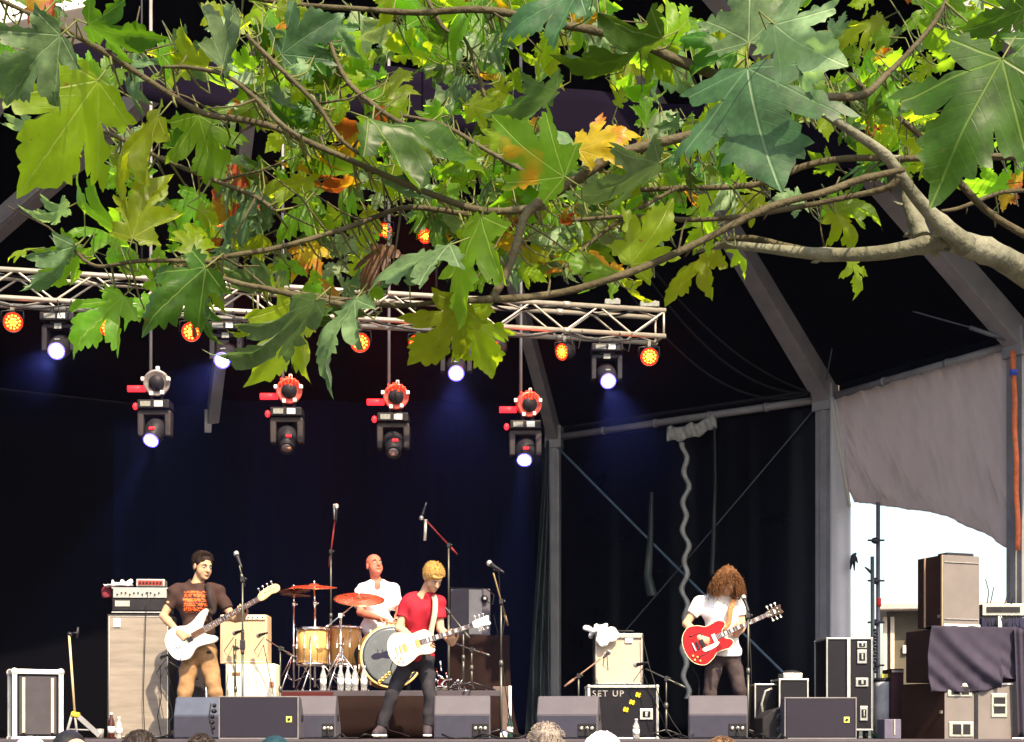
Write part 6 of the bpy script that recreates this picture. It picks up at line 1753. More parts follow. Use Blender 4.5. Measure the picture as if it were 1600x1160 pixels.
m = MB(); X.bx(m, 0, -.008, .96, X.w, .012, .02); m.build('edge', M_PANEL, t)
X = Box(1382, 1408, 1124, 1150, 14.9, .3, z0=STAGE)
t = thing('small_crate', X.p(0, .15, 0), 'small grey violet crate at the foot of the speaker stack', 'crate'); m = MB(); X.bx(m, 0, .15, .5, X.w, .3, X.h); m.build('shell', mat('violet_grey', (.10, .09, .13), .6, var=.2), t, bevel=.006); m = MB(); X.bx(m, .1, -.004, .6, .012, .01, X.h * .8); m.build('rib', M_PANEL, t)

M_BRN = mat('brown_black_paint', (0.032, 0.015, 0.010), .6, var=.25, vscale=4, bump=.2, bscale=220)
M_BEIG = mat('warm_grey_paint', (0.15, 0.13, 0.125), .55, var=.1, vscale=4, bump=.15, bscale=220)
def angled_cab(name, pxs, py0, z0, d, deps, label, cat='loudspeaker', mside=M_BRN, mfront=M_BEIG):
    """cabinet seen on its corner: pxs = (left, corner, right)"""
    a, c, b = P(pxs[0], py0, d + deps[0]), P(pxs[1], py0, d), P(pxs[2], py0, d + deps[1])
    ztop = c.z; t = thing(name, ((a.x + b.x) / 2, d + .3, z0), label, cat)
    back = a + (b - c)
    m = MB(); m.add([(p.x, p.y, z) for z in (z0, ztop) for p in (a, c, b, back)], [(0, 3, 2, 1), (4, 5, 6, 7), (0, 1, 5, 4)], 0)
    m.add([(p.x, p.y, z) for z in (z0, ztop) for p in (a, c, b, back)], [(1, 2, 6, 5), (2, 3, 7, 6), (3, 0, 4, 7)], 1)
    m.build('cabinet', [mside, mfront], t)
    return t, a, c, b, ztop
zt0 = P(0, 1067, 15.4).z
t, a, c, b, zt = angled_cab('subwoofer', (1408, 1476, 1582), 1067, STAGE, 15.2, (.55, .12), 'big subwoofer with a brown side and grey face at the base of the right stack')
def onface(p, q, u, z, off=.006):
    n = Vector((-(q - p).y, (q - p).x, 0)).normalized()
    if n.y > 0: n = -n
    return Vector((p.x + (q.x - p.x) * u, p.y + (q.y - p.y) * u, z)) + n * off, n, (q - p).normalized()
def facebox(m, p, q, u, z, w, h, th=.012, off=.006):
    c_, n, tg = onface(p, q, u, z, off); tg = Vector((tg.x, tg.y, 0)).normalized()
    m.box(c_, (w, th, h), Matrix((tg, -n, Vector((0, 0, 1)))).transposed())
hS = zt - STAGE
for (u, zf, w_, h_) in ((.22, .86, .26, .12), (.24, .17, .26, .15), (.80, .60, .17, .24)):
    m = MB(); facebox(m, c, b, u, STAGE + hS * zf, w_, h_); hh_ = m.build('handle_plate', M_PANEL, t, bevel=.01)
    m = MB(); facebox(m, c, b, u, STAGE + hS * zf, w_ * .72, h_ * .68, .01, .012); m.build('handle_recess', M_BLK, hh_, bevel=.006)
    m = MB(); facebox(m, c, b, u, STAGE + hS * zf, w_ * (.74 if u > .5 else .08), h_ * (.1 if u > .5 else .7), .012, .02); m.build('handle_bar', M_PANEL, hh_, bevel=.003)
m = MB(); facebox(m, c, b, .46, STAGE + hS * .5, .035, hS, .014); m.build('joint', M_BLK, t)
m = MB(); facebox(m, a, c, .93, STAGE + hS * .48, .03, .03); m.build('badge', M_PANEL, t)
m = MB(); facebox(m, c, b, .5, zt - .008, (b - c).length, .016, .014); m.build('top_edge', M_WHITEP, t)
zc = zt + .012
M_DRP = mat('slate_grey_cloth', (0.040, 0.034, 0.052), .85, spec=.06, var=.15, vscale=3, bump=.2, bscale=120)
t = thing('draped_cabinet', P(1500, 0, 15.6), 'large cabinet half covered by a slate grey cloth on the subwoofer', 'speaker cabinet'); t.location = (P(1500, 0, 15.6).x, 15.6, zc)
ztd = P(0, 981, 15.2).z
A_, C_, B_ = P(1415, 0, 15.65), P(1462, 0, 15.2), P(1588, 0, 15.35); Bk = A_ + (B_ - C_)
m = MB(); m.add([(p.x, p.y, z) for z in (zc, ztd - .01) for p in (A_, C_, B_, Bk)], [(0, 3, 2, 1), (4, 5, 6, 7), (0, 1, 5, 4), (1, 2, 6, 5), (2, 3, 7, 6), (3, 0, 4, 7)]); m.build('cabinet', mat('maroon_brown_paint', (.030, .014, .012), .6, var=.2), t, bevel=.01)
m = MB()
def dr(u, v):
    # cloth over the front face: swagged lower edge, hanging lower on the left
    p = C_.lerp(B_, min(1, u * 1.02)) ; p = Vector((p.x - .06 * (1 - u) , p.y - .05, 0))
    low = P(0, 1085 - 20 * u ** .5 + (12 * math.sin(u * 3.1)), 15.2).z if u < .78 else P(0, 1062, 15.2).z
    z = ztd + .01 + (low - ztd) * v
    f = math.sin((u * 1.15 + (1 - v) * .85) * 21) * .022 * v * (1 - .4 * u) + .012 * math.sin(u * 40 + v * 8) * v
    f += .05 * math.exp(-((u - (.12 + .75 * v ** 1.2)) / .12) ** 2) * (1 if u < .9 else .4)
    return Vector((p.x - .03 * math.sin(v * 3) * (1 - u), p.y - f, z))
m.sheet(dr, 90, 40)
m.sheet(lambda u, v: Vector((C_.x - .06 + (B_.x - C_.x + .06) * u, C_.y - .05 + (B_.y - C_.y) * u + .45 * v, ztd + .012 + .006 * math.sin(u * 30))), 30, 4)
m.build('cloth', M_DRP, t, solid=.004)
m = MB(); m.sheet(lambda u, v: Vector((B_.x - .06 + .16 * u + .04 * v, B_.y - .12 + .1 * u + .03 * math.sin(u * 12), ztd + (STAGE + .02 - ztd) * v)), 16, 20)
m.build('hanging_corner', M_DRP, t, solid=.004)
t, a, c, b, zt = angled_cab('top_loudspeaker', (1434, 1474, 1530), 867, ztd + .025, 15.3, (.42, .16), 'warm grey and brown loudspeaker on top of the draped cabinet')
zb_ = ztd + .025; h_ = zt - zb_
m = MB(); facebox(m, a, c, .30, zb_ + h_ / 2, .015, h_, .016); facebox(m, a, c, .97, zb_ + h_ / 2, .02, h_, .018); m.build('edge_strip', M_GOLD if False else mat('tan_edge', (.35, .22, .14), .6), t)
m = MB(); facebox(m, c, b, .5, zb_ + h_ * .90, (b - c).length * .94, .006, .012); facebox(m, c, b, .5, zb_ + h_ * .10, (b - c).length * .94, .006, .012); m.build('seam', M_PANEL, t)
m = MB(); facebox(m, c, b, .5, zt + .004, (b - c).length * .75, .05, .16, -.09); m.build('top_grip', M_BLK, t, bevel=.012)
m = MB(); facebox(m, a, c, .85, zb_ + h_ * .14, .03, .03); m.build('badge', M_PANEL, t)
m = MB(); facebox(m, c, b, .5, zb_ + .010, (b - c).length, .02, .02); m.build('bottom_edge', M_WHITEP, t)
# rack of radio gear behind
X = Box(1535, 1600, 944, 962, 15.9, .4, z0=P(0, 962, 15.9).z)
t = thing('radio_rack', X.p(0, .2, 0), 'rack of radio gear with thin aerials behind the grey loudspeaker', 'rack')
m = MB(); X.bx(m, .1, .2, .5, X.w * 1.2, .4, X.h); m.build('housing', M_PANEL, t, bevel=.005); m = MB(); X.bx(m, 0, -.006, .5, X.w * .8, .01, X.h * .5); m.build('face', M_BLK, t)
m = MB(); q = P(1568, 978, 15.9); m.box(q + Vector((.05, .2, .03)), (.55, .4, .10)); m.build('lower_unit', mat('blue_black_unit', (.02, .02, .05), .4), t)
m = MB(); m.box(P(1562, 972, 15.85), (.035, .03, .12)); m.build('white_adapter', M_WHITEP, t)
rr = random.Random(2)
for x, y in ((1550, 918), (1573, 920), (1583, 926), (1545, 905)):
    m = MB(); m.tube([P(x - 3, 945, 15.9), P(x, (945 + y) / 2, 15.9), P(x + rr.uniform(-6, 3), y, 15.9)], .005, 5); m.build('aerial', M_BLK, t)
m = MB()
for i in range(12): 
    x = 1538 + i * 5; m.tube([P(x, 962, 15.75), P(x + rr.uniform(-8, 8), 975, 15.7), P(x + rr.uniform(-8, 8), 985, 15.75)], .006, 5)
m.build('patch_cables', M_CABLE, t)
# rack stands on a tall plinth case behind the stack
X = Box(1530, 1620, 985, 1150, 15.75, .5, z0=STAGE)
t = flight_case(X, 'dark equipment case under the radio rack at the right edge', .018)

# ================================================================ BEHIND THE RIGHT OPENING
d = 27.0
t = thing('site_cabin', P(1420, 1150, d), 'brown site cabin with a pale door frame behind the right opening', 'cabin'); t.location.z = 0
x0, x1 = P(1376, 0, d).x, P(1640, 0, d).x; zt = P(0, 950, d).z
RC = rotz(-14); cq = lambda u, v, z: (x0 + (RC @ Vector((u, v, 0))).x, d + (RC @ Vector((u, v, 0))).y, z)
m = MB(); m.box(cq((x1 - x0) / 2 + .1, 1.5, zt / 2), (x1 - x0 + .0, 2.8, zt - .1), RC); m.build('walls', mat('olive_brown_cladding', (.10, .085, .06), .8, var=.2, vscale=2), t)
m = MB(); m.box(cq((x1 - x0) / 2 + .05, 1.4, zt), (x1 - x0 + .2, 3.4, .12), RC); m.build('roof', mat('pale_roof_edge', (.42, .38, .36), .7), t, bevel=.02)
for px in (1380, 1391):
    m = MB(); m.box(cq((px - 1376) / FOC * d + .03, .06, zt / 2 - .06), (.07, .10, zt - .2), RC); m.build('door_frame', mat('cream_frame', (.6, .52, .42), .6), t, bevel=.01)
m = MB(); m.box(cq(.42, .07, P(0, 1015, d).z), (.08, .06, .14), RC); m.box(cq(.47, .07, P(0, 1001, d).z), (.05, .06, .08), RC); m.build('wall_fittings', M_WHITEP, t)
# scaffold poles with couplers
sd_ = 20.5
t = thing('scaffold_mast', P(1372, 1150, sd_), 'two coupled scaffold poles standing in the white opening on the right', 'scaffold'); t.location.z = 0
m = MB(); m.tube([Vector((P(1372, 0, sd_).x, sd_, 0)), P(1372, 785, sd_)], .028, 10); m.build('pole', mat('dull_scaffold_tube', (.14, .13, .15), .5, .4), t)
m = MB(); m.tube([Vector((P(1365, 0, sd_ - .1).x, sd_ - .1, 0)), P(1363, 870, sd_ - .1)], .026, 10); m.build('pole', mat('dull_scaffold_tube', (0, 0, 0)), t)
for yy in (845, 908, 973, 1040):
    m = MB(); q = P(1368, yy, sd_ - .05); m.tube([q + Vector((-.11, -.03, 0)), q + Vector((.11, -.03, 0))], .014, 6); m.ball(q, (.06, .05, .045), 10); m.build('coupler', M_BLKM, t)
m = MB(); m.tube([P(1351, 886, sd_ - .1), P(1356, 890, sd_ - .1), P(1364, 898, sd_ - .1)], [.006, .018, .02], 6); m.build('hook', M_BLKM, t)
m = MB(); m.tube([P(1373, 935, sd_ - .01), P(1373, 948, sd_ - .01)], .033, 10); m.build('red_band', M_RED if False else mat('red_tape', (.6, .04, .03), .5), t)
m = MB()
for i in range(14):
    y = 985 + i * 5; m.ball(P(1367 + 2 * (i % 2), y, sd_ - .12), (.03, .03, .022), 6)
m.build('chain', M_BLKM, t)
# tie rags on the post
m = MB(); q0 = P(1333, 868, 21.8)
for dx, dy in ((-4, 22), (2, 24), (7, 12), (5, -4)): m.tube([q0, P(1333 + dx * .6, 868 + dy * .4, 21.8), P(1333 + dx, 868 + dy, 21.8)], [.03, .025, .008], 6)
o = m.build('tied_cord', M_CABLE, None); recentre(o); tag(o, 'knot of black cord tied on the inner edge of the grey tent post', 'cord')
# sheet filling beside the post: light on the post face put into paler grey
X = Box(1296, 1330, 620, 1150, 21.9, .05, z0=STAGE)
m = MB(); m.sheet(lambda u, v: Vector((P(1297, 0, 21.9).x + (P(1329, 0, 21.9).x - P(1297, 0, 21.9).x) * u * (1 - .55 * max(0, v - .68) / .32), 21.9 + .012 * math.sin(u * 9 + v * 3), STAGE + .02 + v * 4.85)), 8, 30)
o = m.build('post_lit_face', mat('lit_post_face_grey', (.42, .41, .43), .6, var=.08, vscale=2), None, solid=.006); recentre(o); tag(o, 'pale grey sheet for the lit face of the tent post left of the white opening', 'panel')
# far things on the horizon seen from a step aside
rr = random.Random(77)

# cables lying along the front of the deck
for (x0, x1, yy, r, lab) in ((520, 605, 13.75, .009, 'cable lying on the deck between the pale backed wedge and the front man'), (690, 842, 13.6, .010, 'cable snaking across the deck in front of the central microphone stand'),
                             (1020, 1085, 13.9, .009, 'cable lying on the deck right of the SET UP case'), (1160, 1230, 13.6, .009, 'cable coil on the deck left of the right badge monitor')):
    m = MB(); n = 24; a = P(x0, 0, yy).x; b = P(x1, 0, yy).x; rr = random.Random(x0); ph = rr.uniform(0, 6)
    m.tube([Vector((a + (b - a) * i / n, yy + .10 * math.sin(i * .8 + ph), STAGE + r + max(0, .035 * math.sin(i * .55 + ph)))) for i in range(n + 1)], r, 6)
    o = m.build('floor_cable', M_CABLE, None); recentre(o); tag(o, lab, 'cable')
# ================================================================ PLANE TREE
def leaf_outline(seed, depth=1.0):
    rr = random.Random(seed); j = lambda a: a + rr.uniform(-.022, .022)
    half = [(.0, .0), (.09, -.05), (.17, -.075), (.25, -.05), (.30, -.075), (.36, -.03), (.46, -.035), (.395, .035), (.40, .09), (.33, .10), (.31, .15), (.235, .175),
            (.31, .20), (.345, .26), (.42, .265), (.45, .34), (.52, .365), (.62, .50), (.51, .475), (.475, .53), (.41, .485), (.37, .53), (.315, .475), (.22, .42),
            (.235, .50), (.285, .56), (.255, .60), (.29, .68), (.22, .70), (.225, .78), (.155, .80), (.145, .88), (.085, .91), (.0, 1.07)]
    def side():
        out = []
        for i_, (x, y) in enumerate(half):
            if x == 0: out.append((x, y)); continue
            k_ = 1 - .30 * depth if i_ in (11, 23) else (1 - .12 * depth if i_ in (10, 12, 22, 24) else 1)
            yk = y * (1 - .14 * depth) if i_ == 23 else y
            out.append((j(x * k_ * .90), j(yk)))
        return out
    R = side(); Lft = side()
    dv = {22: 1, 11: 1}
    return R + [(-x, y) for x, y in Lft[1:-1][::-1]]

def leaf_mesh_data(seed):
    ol = leaf_outline(seed, (.2, .7, 1.1, 1.5, .9, 1.3, .5, 1.0)[seed % 8])
    # refine the outline with small serrations
    pts = []
    rr = random.Random(seed + 500)
    for i in range(len(ol)):
        a = Vector((*ol[i], 0)); b = Vector((*ol[(i + 1) % len(ol)], 0)); pts.append(tuple(a[:2]))
        if (b - a).length > .07:
            m_ = a.lerp(b, .5); n = Vector((-(b - a).y, (b - a).x, 0)).normalized() * -.008; pts.append(tuple((m_ + n)[:2]))
    n = len(pts)
    inner = []
    st = .085
    yy = -.05
    while yy < 1.0:
        xx = -.6
        while xx < .6:
            p = (xx + .5 * st * (int(yy / st) % 2), yy)
            ins = False; dmin = 9
            for i in range(n):
                x1, y1 = pts[i]; x2, y2 = pts[(i + 1) % n]
                if (y1 > p[1]) != (y2 > p[1]) and p[0] < (x2 - x1) * (p[1] - y1) / (y2 - y1) + x1: ins = not ins
                L2 = (x2 - x1) ** 2 + (y2 - y1) ** 2 + 1e-12; t_ = max(0, min(1, ((p[0] - x1) * (x2 - x1) + (p[1] - y1) * (y2 - y1)) / L2))
                dmin = min(dmin, math.hypot(p[0] - x1 - t_ * (x2 - x1), p[1] - y1 - t_ * (y2 - y1)))
            if ins and dmin > .03: inner.append(p)
            xx += st
        yy += st * .9
    vs2, es, fs, *_ = delaunay_2d_cdt([Vector(p) for p in pts + inner], [], [list(range(n))], 1, 1e-5)
    return [(v.x, v.y) for v in vs2], [list(f) for f in fs]
LEAFS = [leaf_mesh_data(s) for s in range(8)]
VA = [0.0, rad(44), rad(88)]
def shape_leaf(seed, curl, fold, variant=None):
    """3-D leaf points (unit length): x across, y along, z out of the blade"""
    rr = random.Random(seed)
    vs, fs = LEAFS[seed % len(LEAFS) if variant is None else variant]
    wv = rr.uniform(.02, .05); ph = rr.uniform(0, 6.28); tw = rr.uniform(-.35, .35); bx_ = rr.uniform(-.12, .12)
    tipc = rr.uniform(.2, 1.0); fa = rr.uniform(.1, 1.0) * (.12 + fold * 1.3); fb = rr.uniform(.5, 1.1); sweep = rr.uniform(-.3, 2.2)
    out = []
    for x, y in vs:
        r = math.hypot(x, y); a = abs(math.atan2(abs(x), y + 1e-6))
        dv = min(abs(a - q) for q in VA) * r
        z = -fold * .16 * min(dv, .12) / .12 * min(1, r * 2) * -1.3
        z += -curl * .42 * r * r - curl * tipc * .35 * max(0, r - .6) ** 2 * 3
        z += -fold * .30 * abs(x) ** 1.2 * -1
        z += 1.5 * wv * math.sin(9 * x + 7 * y + ph) * r + wv * .5 * math.sin(17 * x - 13 * y + ph * 2) * r
        z += tw * x * y * .6
        ph_ = fa * (1 if x > 0 else fb); s_ = min(1, abs(x) / .10)
        z -= abs(x) * math.sin(ph_) * s_ * .95; xx = x * (1 - (1 - math.cos(ph_)) * s_)
        sw = .10 * abs(x) * sweep
        out.append((xx + bx_ * y * y, y + sw - .10 * curl * r * r, z))
    return out, fs, [(x, y) for x, y in vs]

def leaf_material(name, top, under, trans, tfac, veinc, spots=None, rough=.42):
    m = bpy.data.materials.new(name); MATS[name] = m; m.use_nodes = True
    nt = m.node_tree; N = nt.nodes; L = nt.links; b = N['Principled BSDF']
    def Mt(op, a, b_=None, c_=None):
        n = N.new('ShaderNodeMath'); n.operation = op
        for i, q in enumerate((a, b_, c_)):
            if q is None: continue
            if isinstance(q, (int, float)): n.inputs[i].default_value = q
            else: L.new(q, n.inputs[i])
        return n.outputs[0]
    def Mx(f, a, b_):
        n = N.new('ShaderNodeMix'); n.data_type = 'RGBA'
        for k, q in (('Factor', f), ('A', a), ('B', b_)):
            if isinstance(q, tuple): n.inputs[k].default_value = (*q, 1)
            elif isinstance(q, (int, float)): n.inputs[k].default_value = q
            else: L.new(q, n.inputs[k])
        return n.outputs['Result']
    uv = N.new('ShaderNodeUVMap'); sp = N.new('ShaderNodeSeparateXYZ'); L.new(uv.outputs[0], sp.inputs[0])
    x = Mt('SUBTRACT', sp.outputs[0], .5); x = Mt('MULTIPLY', x, 1.4); y = Mt('SUBTRACT', Mt('MULTIPLY', sp.outputs[1], 1.4), .2)
    ax = Mt('ABSOLUTE', x)
    d1 = ax
    d2 = Mt('ABSOLUTE', Mt('SUBTRACT', Mt('MULTIPLY', ax, math.cos(VA[1])), Mt('MULTIPLY', y, math.sin(VA[1]))))
    d3 = Mt('ABSOLUTE', Mt('SUBTRACT', Mt('MULTIPLY', ax, math.cos(VA[2])), Mt('MULTIPLY', y, math.sin(VA[2]))))
    dm = Mt('MINIMUM', d1, Mt('MINIMUM', d2, d3))
    mr = N.new('ShaderNodeMapRange'); mr.inputs['From Min'].default_value = .003; mr.inputs['From Max'].default_value = .011; mr.inputs['To Min'].default_value = 1; mr.inputs['To Max'].default_value = 0
    L.new(dm, mr.inputs['Value']); vein = mr.outputs[0]
    sec = Mt('SINE', Mt('MULTIPLY', Mt('SUBTRACT', y, Mt('MULTIPLY', ax, .75)), 62)); secm = N.new('ShaderNodeMapRange'); secm.inputs['From Min'].default_value = .93; secm.inputs['From Max'].default_value = 1; L.new(sec, secm.inputs['Value'])
    veins = Mt('MAXIMUM', vein, Mt('MULTIPLY', secm.outputs[0], .13))
    tc = N.new('ShaderNodeTexCoord'); nz = N.new('ShaderNodeTexNoise'); nz.inputs['Scale'].default_value = 30; nz.inputs['Detail'].default_value = 5; L.new(tc.outputs['Object'], nz.inputs[0])
    at = N.new('ShaderNodeAttribute'); at.attribute_name = 'tint'
    tint = at.outputs['Fac']
    hs = N.new('ShaderNodeHueSaturation'); hs.inputs['Saturation'].default_value = 1
    n4 = N.new('ShaderNodeTexNoise'); n4.inputs['Scale'].default_value = 130; n4.inputs['Detail'].default_value = 3; L.new(tc.outputs['Object'], n4.inputs[0])
    mrb = N.new('ShaderNodeMapRange'); mrb.inputs['From Min'].default_value = .36; mrb.inputs['From Max'].default_value = .66; L.new(Mt('ADD', Mt('MULTIPLY', nz.outputs['Fac'], .65), Mt('MULTIPLY', n4.outputs['Fac'], .35)), mrb.inputs['Value'])
    blot = Mx(mrb.outputs[0], tuple(c * 1.3 for c in top), tuple(c * .5 for c in top))
    geo = N.new('ShaderNodeNewGeometry')
    base = Mx(geo.outputs['Backfacing'], blot, under)
    base = Mx(Mt('MULTIPLY', veins, .5), base, veinc)
    if spots:
        n3 = N.new('ShaderNodeTexNoise'); n3.inputs['Scale'].default_value = spots[1]; n3.inputs['Detail'].default_value = 4; L.new(tc.outputs['Object'], n3.inputs[0])
        ms = N.new('ShaderNodeMapRange'); ms.inputs['From Min'].default_value = spots[2]; ms.inputs['From Max'].default_value = spots[2] + .07; L.new(Mt('ADD', n3.outputs['Fac'], Mt('MULTIPLY', ax, spots[3])), ms.inputs['Value'])
        base = Mx(ms.outputs[0], base, spots[0]); smask = ms.outputs[0]
    L.new(Mt('ADD', .485, Mt('MULTIPLY', tint, .035)), hs.inputs['Hue']); L.new(Mt('ADD', .75, Mt('MULTIPLY', tint, .5)), hs.inputs['Value']); L.new(base, hs.inputs['Color'])
    L.new(hs.outputs[0], b.inputs['Base Color']); b.inputs['Roughness'].default_value = rough; b.inputs['Specular IOR Level'].default_value = .28
    bp = N.new('ShaderNodeBump'); bp.inputs['Strength'].default_value = .35; bp.inputs['Distance'].default_value = .004
    L.new(Mt('ADD', Mt('MULTIPLY', veins, -1), nz.outputs['Fac']), bp.inputs['Height']); L.new(bp.outputs[0], b.inputs['Normal'])
    tr = N.new('ShaderNodeBsdfTranslucent')
    tcl = Mx(Mt('MULTIPLY', veins, .35), trans, veinc)
    if spots: tcl = Mx(smask, tcl, spots[0])
    h2 = N.new('ShaderNodeHueSaturation'); L.new(Mt('ADD', .485, Mt('MULTIPLY', tint, .035)), h2.inputs['Hue']); L.new(Mt('ADD', .7, Mt('MULTIPLY', tint, .6)), h2.inputs['Value']); L.new(tcl, h2.inputs['Color']); L.new(h2.outputs[0], tr.inputs[0])
    mx = N.new('ShaderNodeMixShader'); mx.inputs[0].default_value = tfac; L.new(b.outputs[0], mx.inputs[1]); L.new(tr.outputs[0], mx.inputs[2]); L.new(mx.outputs[0], N['Material Output'].inputs[0])
    return m
LM = {
 'g': leaf_material('green_leaf', (0.0576, 0.1344, 0.0102), (0.1280, 0.1920, 0.0384), (0.3840, 0.6656, 0.0154), .58, (0.3072, 0.4352, 0.0896), spots=((.20, .12, .02), 75, .71, 0)),
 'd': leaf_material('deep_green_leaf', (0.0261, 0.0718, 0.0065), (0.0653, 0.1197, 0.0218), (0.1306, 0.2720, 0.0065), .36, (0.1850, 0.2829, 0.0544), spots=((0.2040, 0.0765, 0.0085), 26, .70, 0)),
 't': leaf_material('shade_toned_teal_leaf', (0.0794, 0.1331, 0.0538), (0.1792, 0.2304, 0.1280), (0.1536, 0.3072, 0.0640), .28, (0.2176, 0.3072, 0.1536), rough=.5),  # dull bluish shade under the crown put into the leaf colour
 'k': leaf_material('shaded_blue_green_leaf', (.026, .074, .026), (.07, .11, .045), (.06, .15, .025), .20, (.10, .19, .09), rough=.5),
 'y': leaf_material('yellow_green_leaf', (.105, .170, .008), (.17, .22, .03), (.60, .74, .015), .62, (.36, .42, .08), spots=((.22, .12, .02), 60, .70, 0)),
 'p': leaf_material('pale_felted_leaf', (0.1850, 0.2611, 0.1414), (0.2611, 0.3373, 0.2067), (0.3699, 0.5440, 0.1523), .35, (0.3699, 0.4570, 0.2394), rough=.6),
 'o': leaf_material('yellow_leaf', (.30, .19, .010), (.28, .20, .03), (.74, .42, .008), .50, (.42, .30, .06), spots=((.32, .08, .010), 13, .55, .25)),
 'm': leaf_material('green_leaf_turning_orange', (0.0598, 0.1197, 0.0087), (0.1197, 0.1741, 0.0326), (0.3482, 0.4787, 0.0109), .50, (0.3264, 0.3808, 0.0870), spots=((0.4250, 0.1700, 0.0102), 9, .62, .20)),
 'b': leaf_material('brown_dead_leaf', (0.1105, 0.0595, 0.0340), (0.1530, 0.0850, 0.0595), (0.2210, 0.0850, 0.0340), .30, (0.1870, 0.1275, 0.0765)),
}
M_BARK = mat('mottled_plane_bark', (0.065, 0.064, 0.042), .8, vscale=13, bump=.8, bscale=45, col2=(.20, .195, .145))
M_TWIG = mat('brown_twig_bark', (0.036, 0.028, 0.014), .8, vscale=16, bump=.6, bscale=80, col2=(.085, .072, .042))
M_PET = mat('petiole_green', (.11, .12, .035), .5, vscale=20)

tree = thing('plane_tree', (3.6, 3.6, 0), 'plane tree whose leafy branches hang across the top of the view from the right', 'tree')
# branches: photo rows, each (px, py, radius px), depth range; limbs leave the trunk outside the frame on the right
BR = [
 ('limb', [(1905, 620, 52), (1760, 520, 40), (1600, 424, 23), (1540, 392, 20.5), (1470, 372, 18)], 3.25, 2.75),
 ('limb', [(1480, 377, 17), (1430, 386, 14), (1370, 396, 12.5), (1290, 398, 11), (1200, 389, 8), (1130, 383, 6), (1090, 392, 4)], 2.76, 2.95),
 ('limb', [(1510, 385, 19), (1460, 340, 13), (1425, 300, 10.5), (1385, 245, 9), (1330, 205, 7.5), (1270, 168, 6), (1225, 150, 4)], 2.75, 2.55),
 ('limb', [(1440, 372, 15), (1428, 340, 13), (1418, 318, 9), (1412, 300, 4)], 2.80, 2.84),
 ('branch', [(1412, 265, 6), (1340, 282, 7), (1290, 300, 7), (1200, 325, 7), (1100, 375, 7), (1000, 420, 7), (900, 452, 7), (830, 464, 7), (770, 468, 7)], 2.62, 2.40),
 ('branch', [(770, 468, 8), (690, 472, 5), (620, 478, 5), (545, 470, 5), (480, 460, 4), (440, 456, 3)], 2.40, 2.35),
 ('branch', [(1210, 165, 8), (1100, 205, 9), (1020, 226, 10), (960, 243, 10), (900, 282, 10), (850, 312, 10), (820, 338, 9), (806, 385, 8.5), (790, 430, 8), (768, 468, 8)], 2.50, 2.40),
 ('branch', [(850, 322, 8), (790, 330, 7), (735, 325, 7), (640, 290, 6.5), (530, 243, 6), (430, 200, 6), (370, 186, 6.5), (320, 178, 6.5), (270, 150, 5.5), (200, 105, 6), (130, 62, 6), (60, 28, 5), (0, 0, 4), (-60, -30, 3)], 2.45, 2.20),
 ('branch', [(1660, 248, 7), (1600, 246, 7), (1510, 245, 7.5), (1420, 248, 6), (1320, 248, 6.5), (1250, 262, 6.5), (1200, 285, 6), (1130, 293, 5.5), (1060, 294, 5), (980, 298, 5), (910, 300, 4)], 2.90, 2.80),
 ('branch', [(1720, 440, 9), (1620, 378, 8), (1540, 328, 7), (1475, 255, 7), (1440, 215, 6), (1400, 180, 5), (1340, 130, 5)], 3.1, 3.0),
 ('branch', [(1120, 118, 10), (1060, 95, 10), (1000, 68, 9), (930, 48, 8.5), (870, 38, 8), (800, 22, 7), (740, 15, 7), (650, 20, 6), (560, 14, 5), (470, 8, 5), (380, -5, 4)], 2.75, 2.7),
 ('branch', [(510, 40, 3.5), (522, 85, 4), (545, 130, 5), (585, 165, 5), (622, 190, 5), (680, 215, 5), (735, 255, 4)], 2.60, 2.5),
 ('branch', [(730, 335, 5.5), (640, 324, 5), (590, 338, 5), (560, 350, 5), (480, 375, 5), (420, 390, 5), (360, 400, 5), (300, 412, 4.5), (240, 425, 4)], 2.50, 2.35),
 ('branch', [(560, 480, 6), (480, 466, 6), (420, 452, 5.5), (370, 442, 5), (325, 424, 5), (330, 410, 4), (220, 408, 4), (150, 416, 3.5), (110, 385, 3)], 2.35, 2.25),
 ('branch', [(1405, 272, 8), (1390, 292, 7), (1340, 305, 5.5), (1240, 325, 5), (1160, 338, 5), (1080, 344, 4.5), (1000, 338, 4), (900, 344, 4), (820, 352, 3)], 2.66, 2.75),
 ('branch', [(1225, 152, 6), (1300, 152, 8), (1350, 148, 8), (1382, 120, 6), (1420, 82, 5), (1460, 35, 5), (1480, -5, 4), (1500, -60, 4)], 2.55, 2.7),
 ('branch', [(255, 105, 3), (300, 106, 4), (355, 120, 4), (400, 155, 4.5), (440, 195, 5), (470, 215, 4)], 2.32, 2.25),
 ('branch', [(385, 55, 3.5), (425, 95, 4.5), (470, 138, 4.5), (500, 170, 4.5), (530, 215, 4), (560, 240, 3.5)], 2.45, 2.38),
 ('branch', [(150, 200, 3.5), (200, 222, 4), (245, 245, 4), (300, 268, 4), (350, 288, 4), (400, 308, 4), (430, 330, 3)], 2.5, 2.4),
 ('branch', [(610, 178, 3), (690, 195, 4), (760, 235, 4), (820, 268, 5), (860, 285, 6)], 2.6, 2.46),
 ('branch', [(880, 420, 3.5), (905, 395, 4), (960, 350, 4), (1010, 320, 4), (1060, 293, 4)], 2.72, 2.8),
 ('branch', [(1075, 390, 3), (1160, 372, 6), (1230, 385, 6), (1290, 397, 7)], 2.98, 2.88),
 ('branch', [(1640, 300, 4), (1570, 300, 4), (1500, 325, 4), (1470, 330, 3)], 3.2, 3.15),
 ('branch', [(640, -60, 4), (690, 40, 4), (725, 60, 3.5), (745, 110, 3.5), (760, 160, 3)], 2.85, 2.8),
]
TRK = (3.6, 3.6)
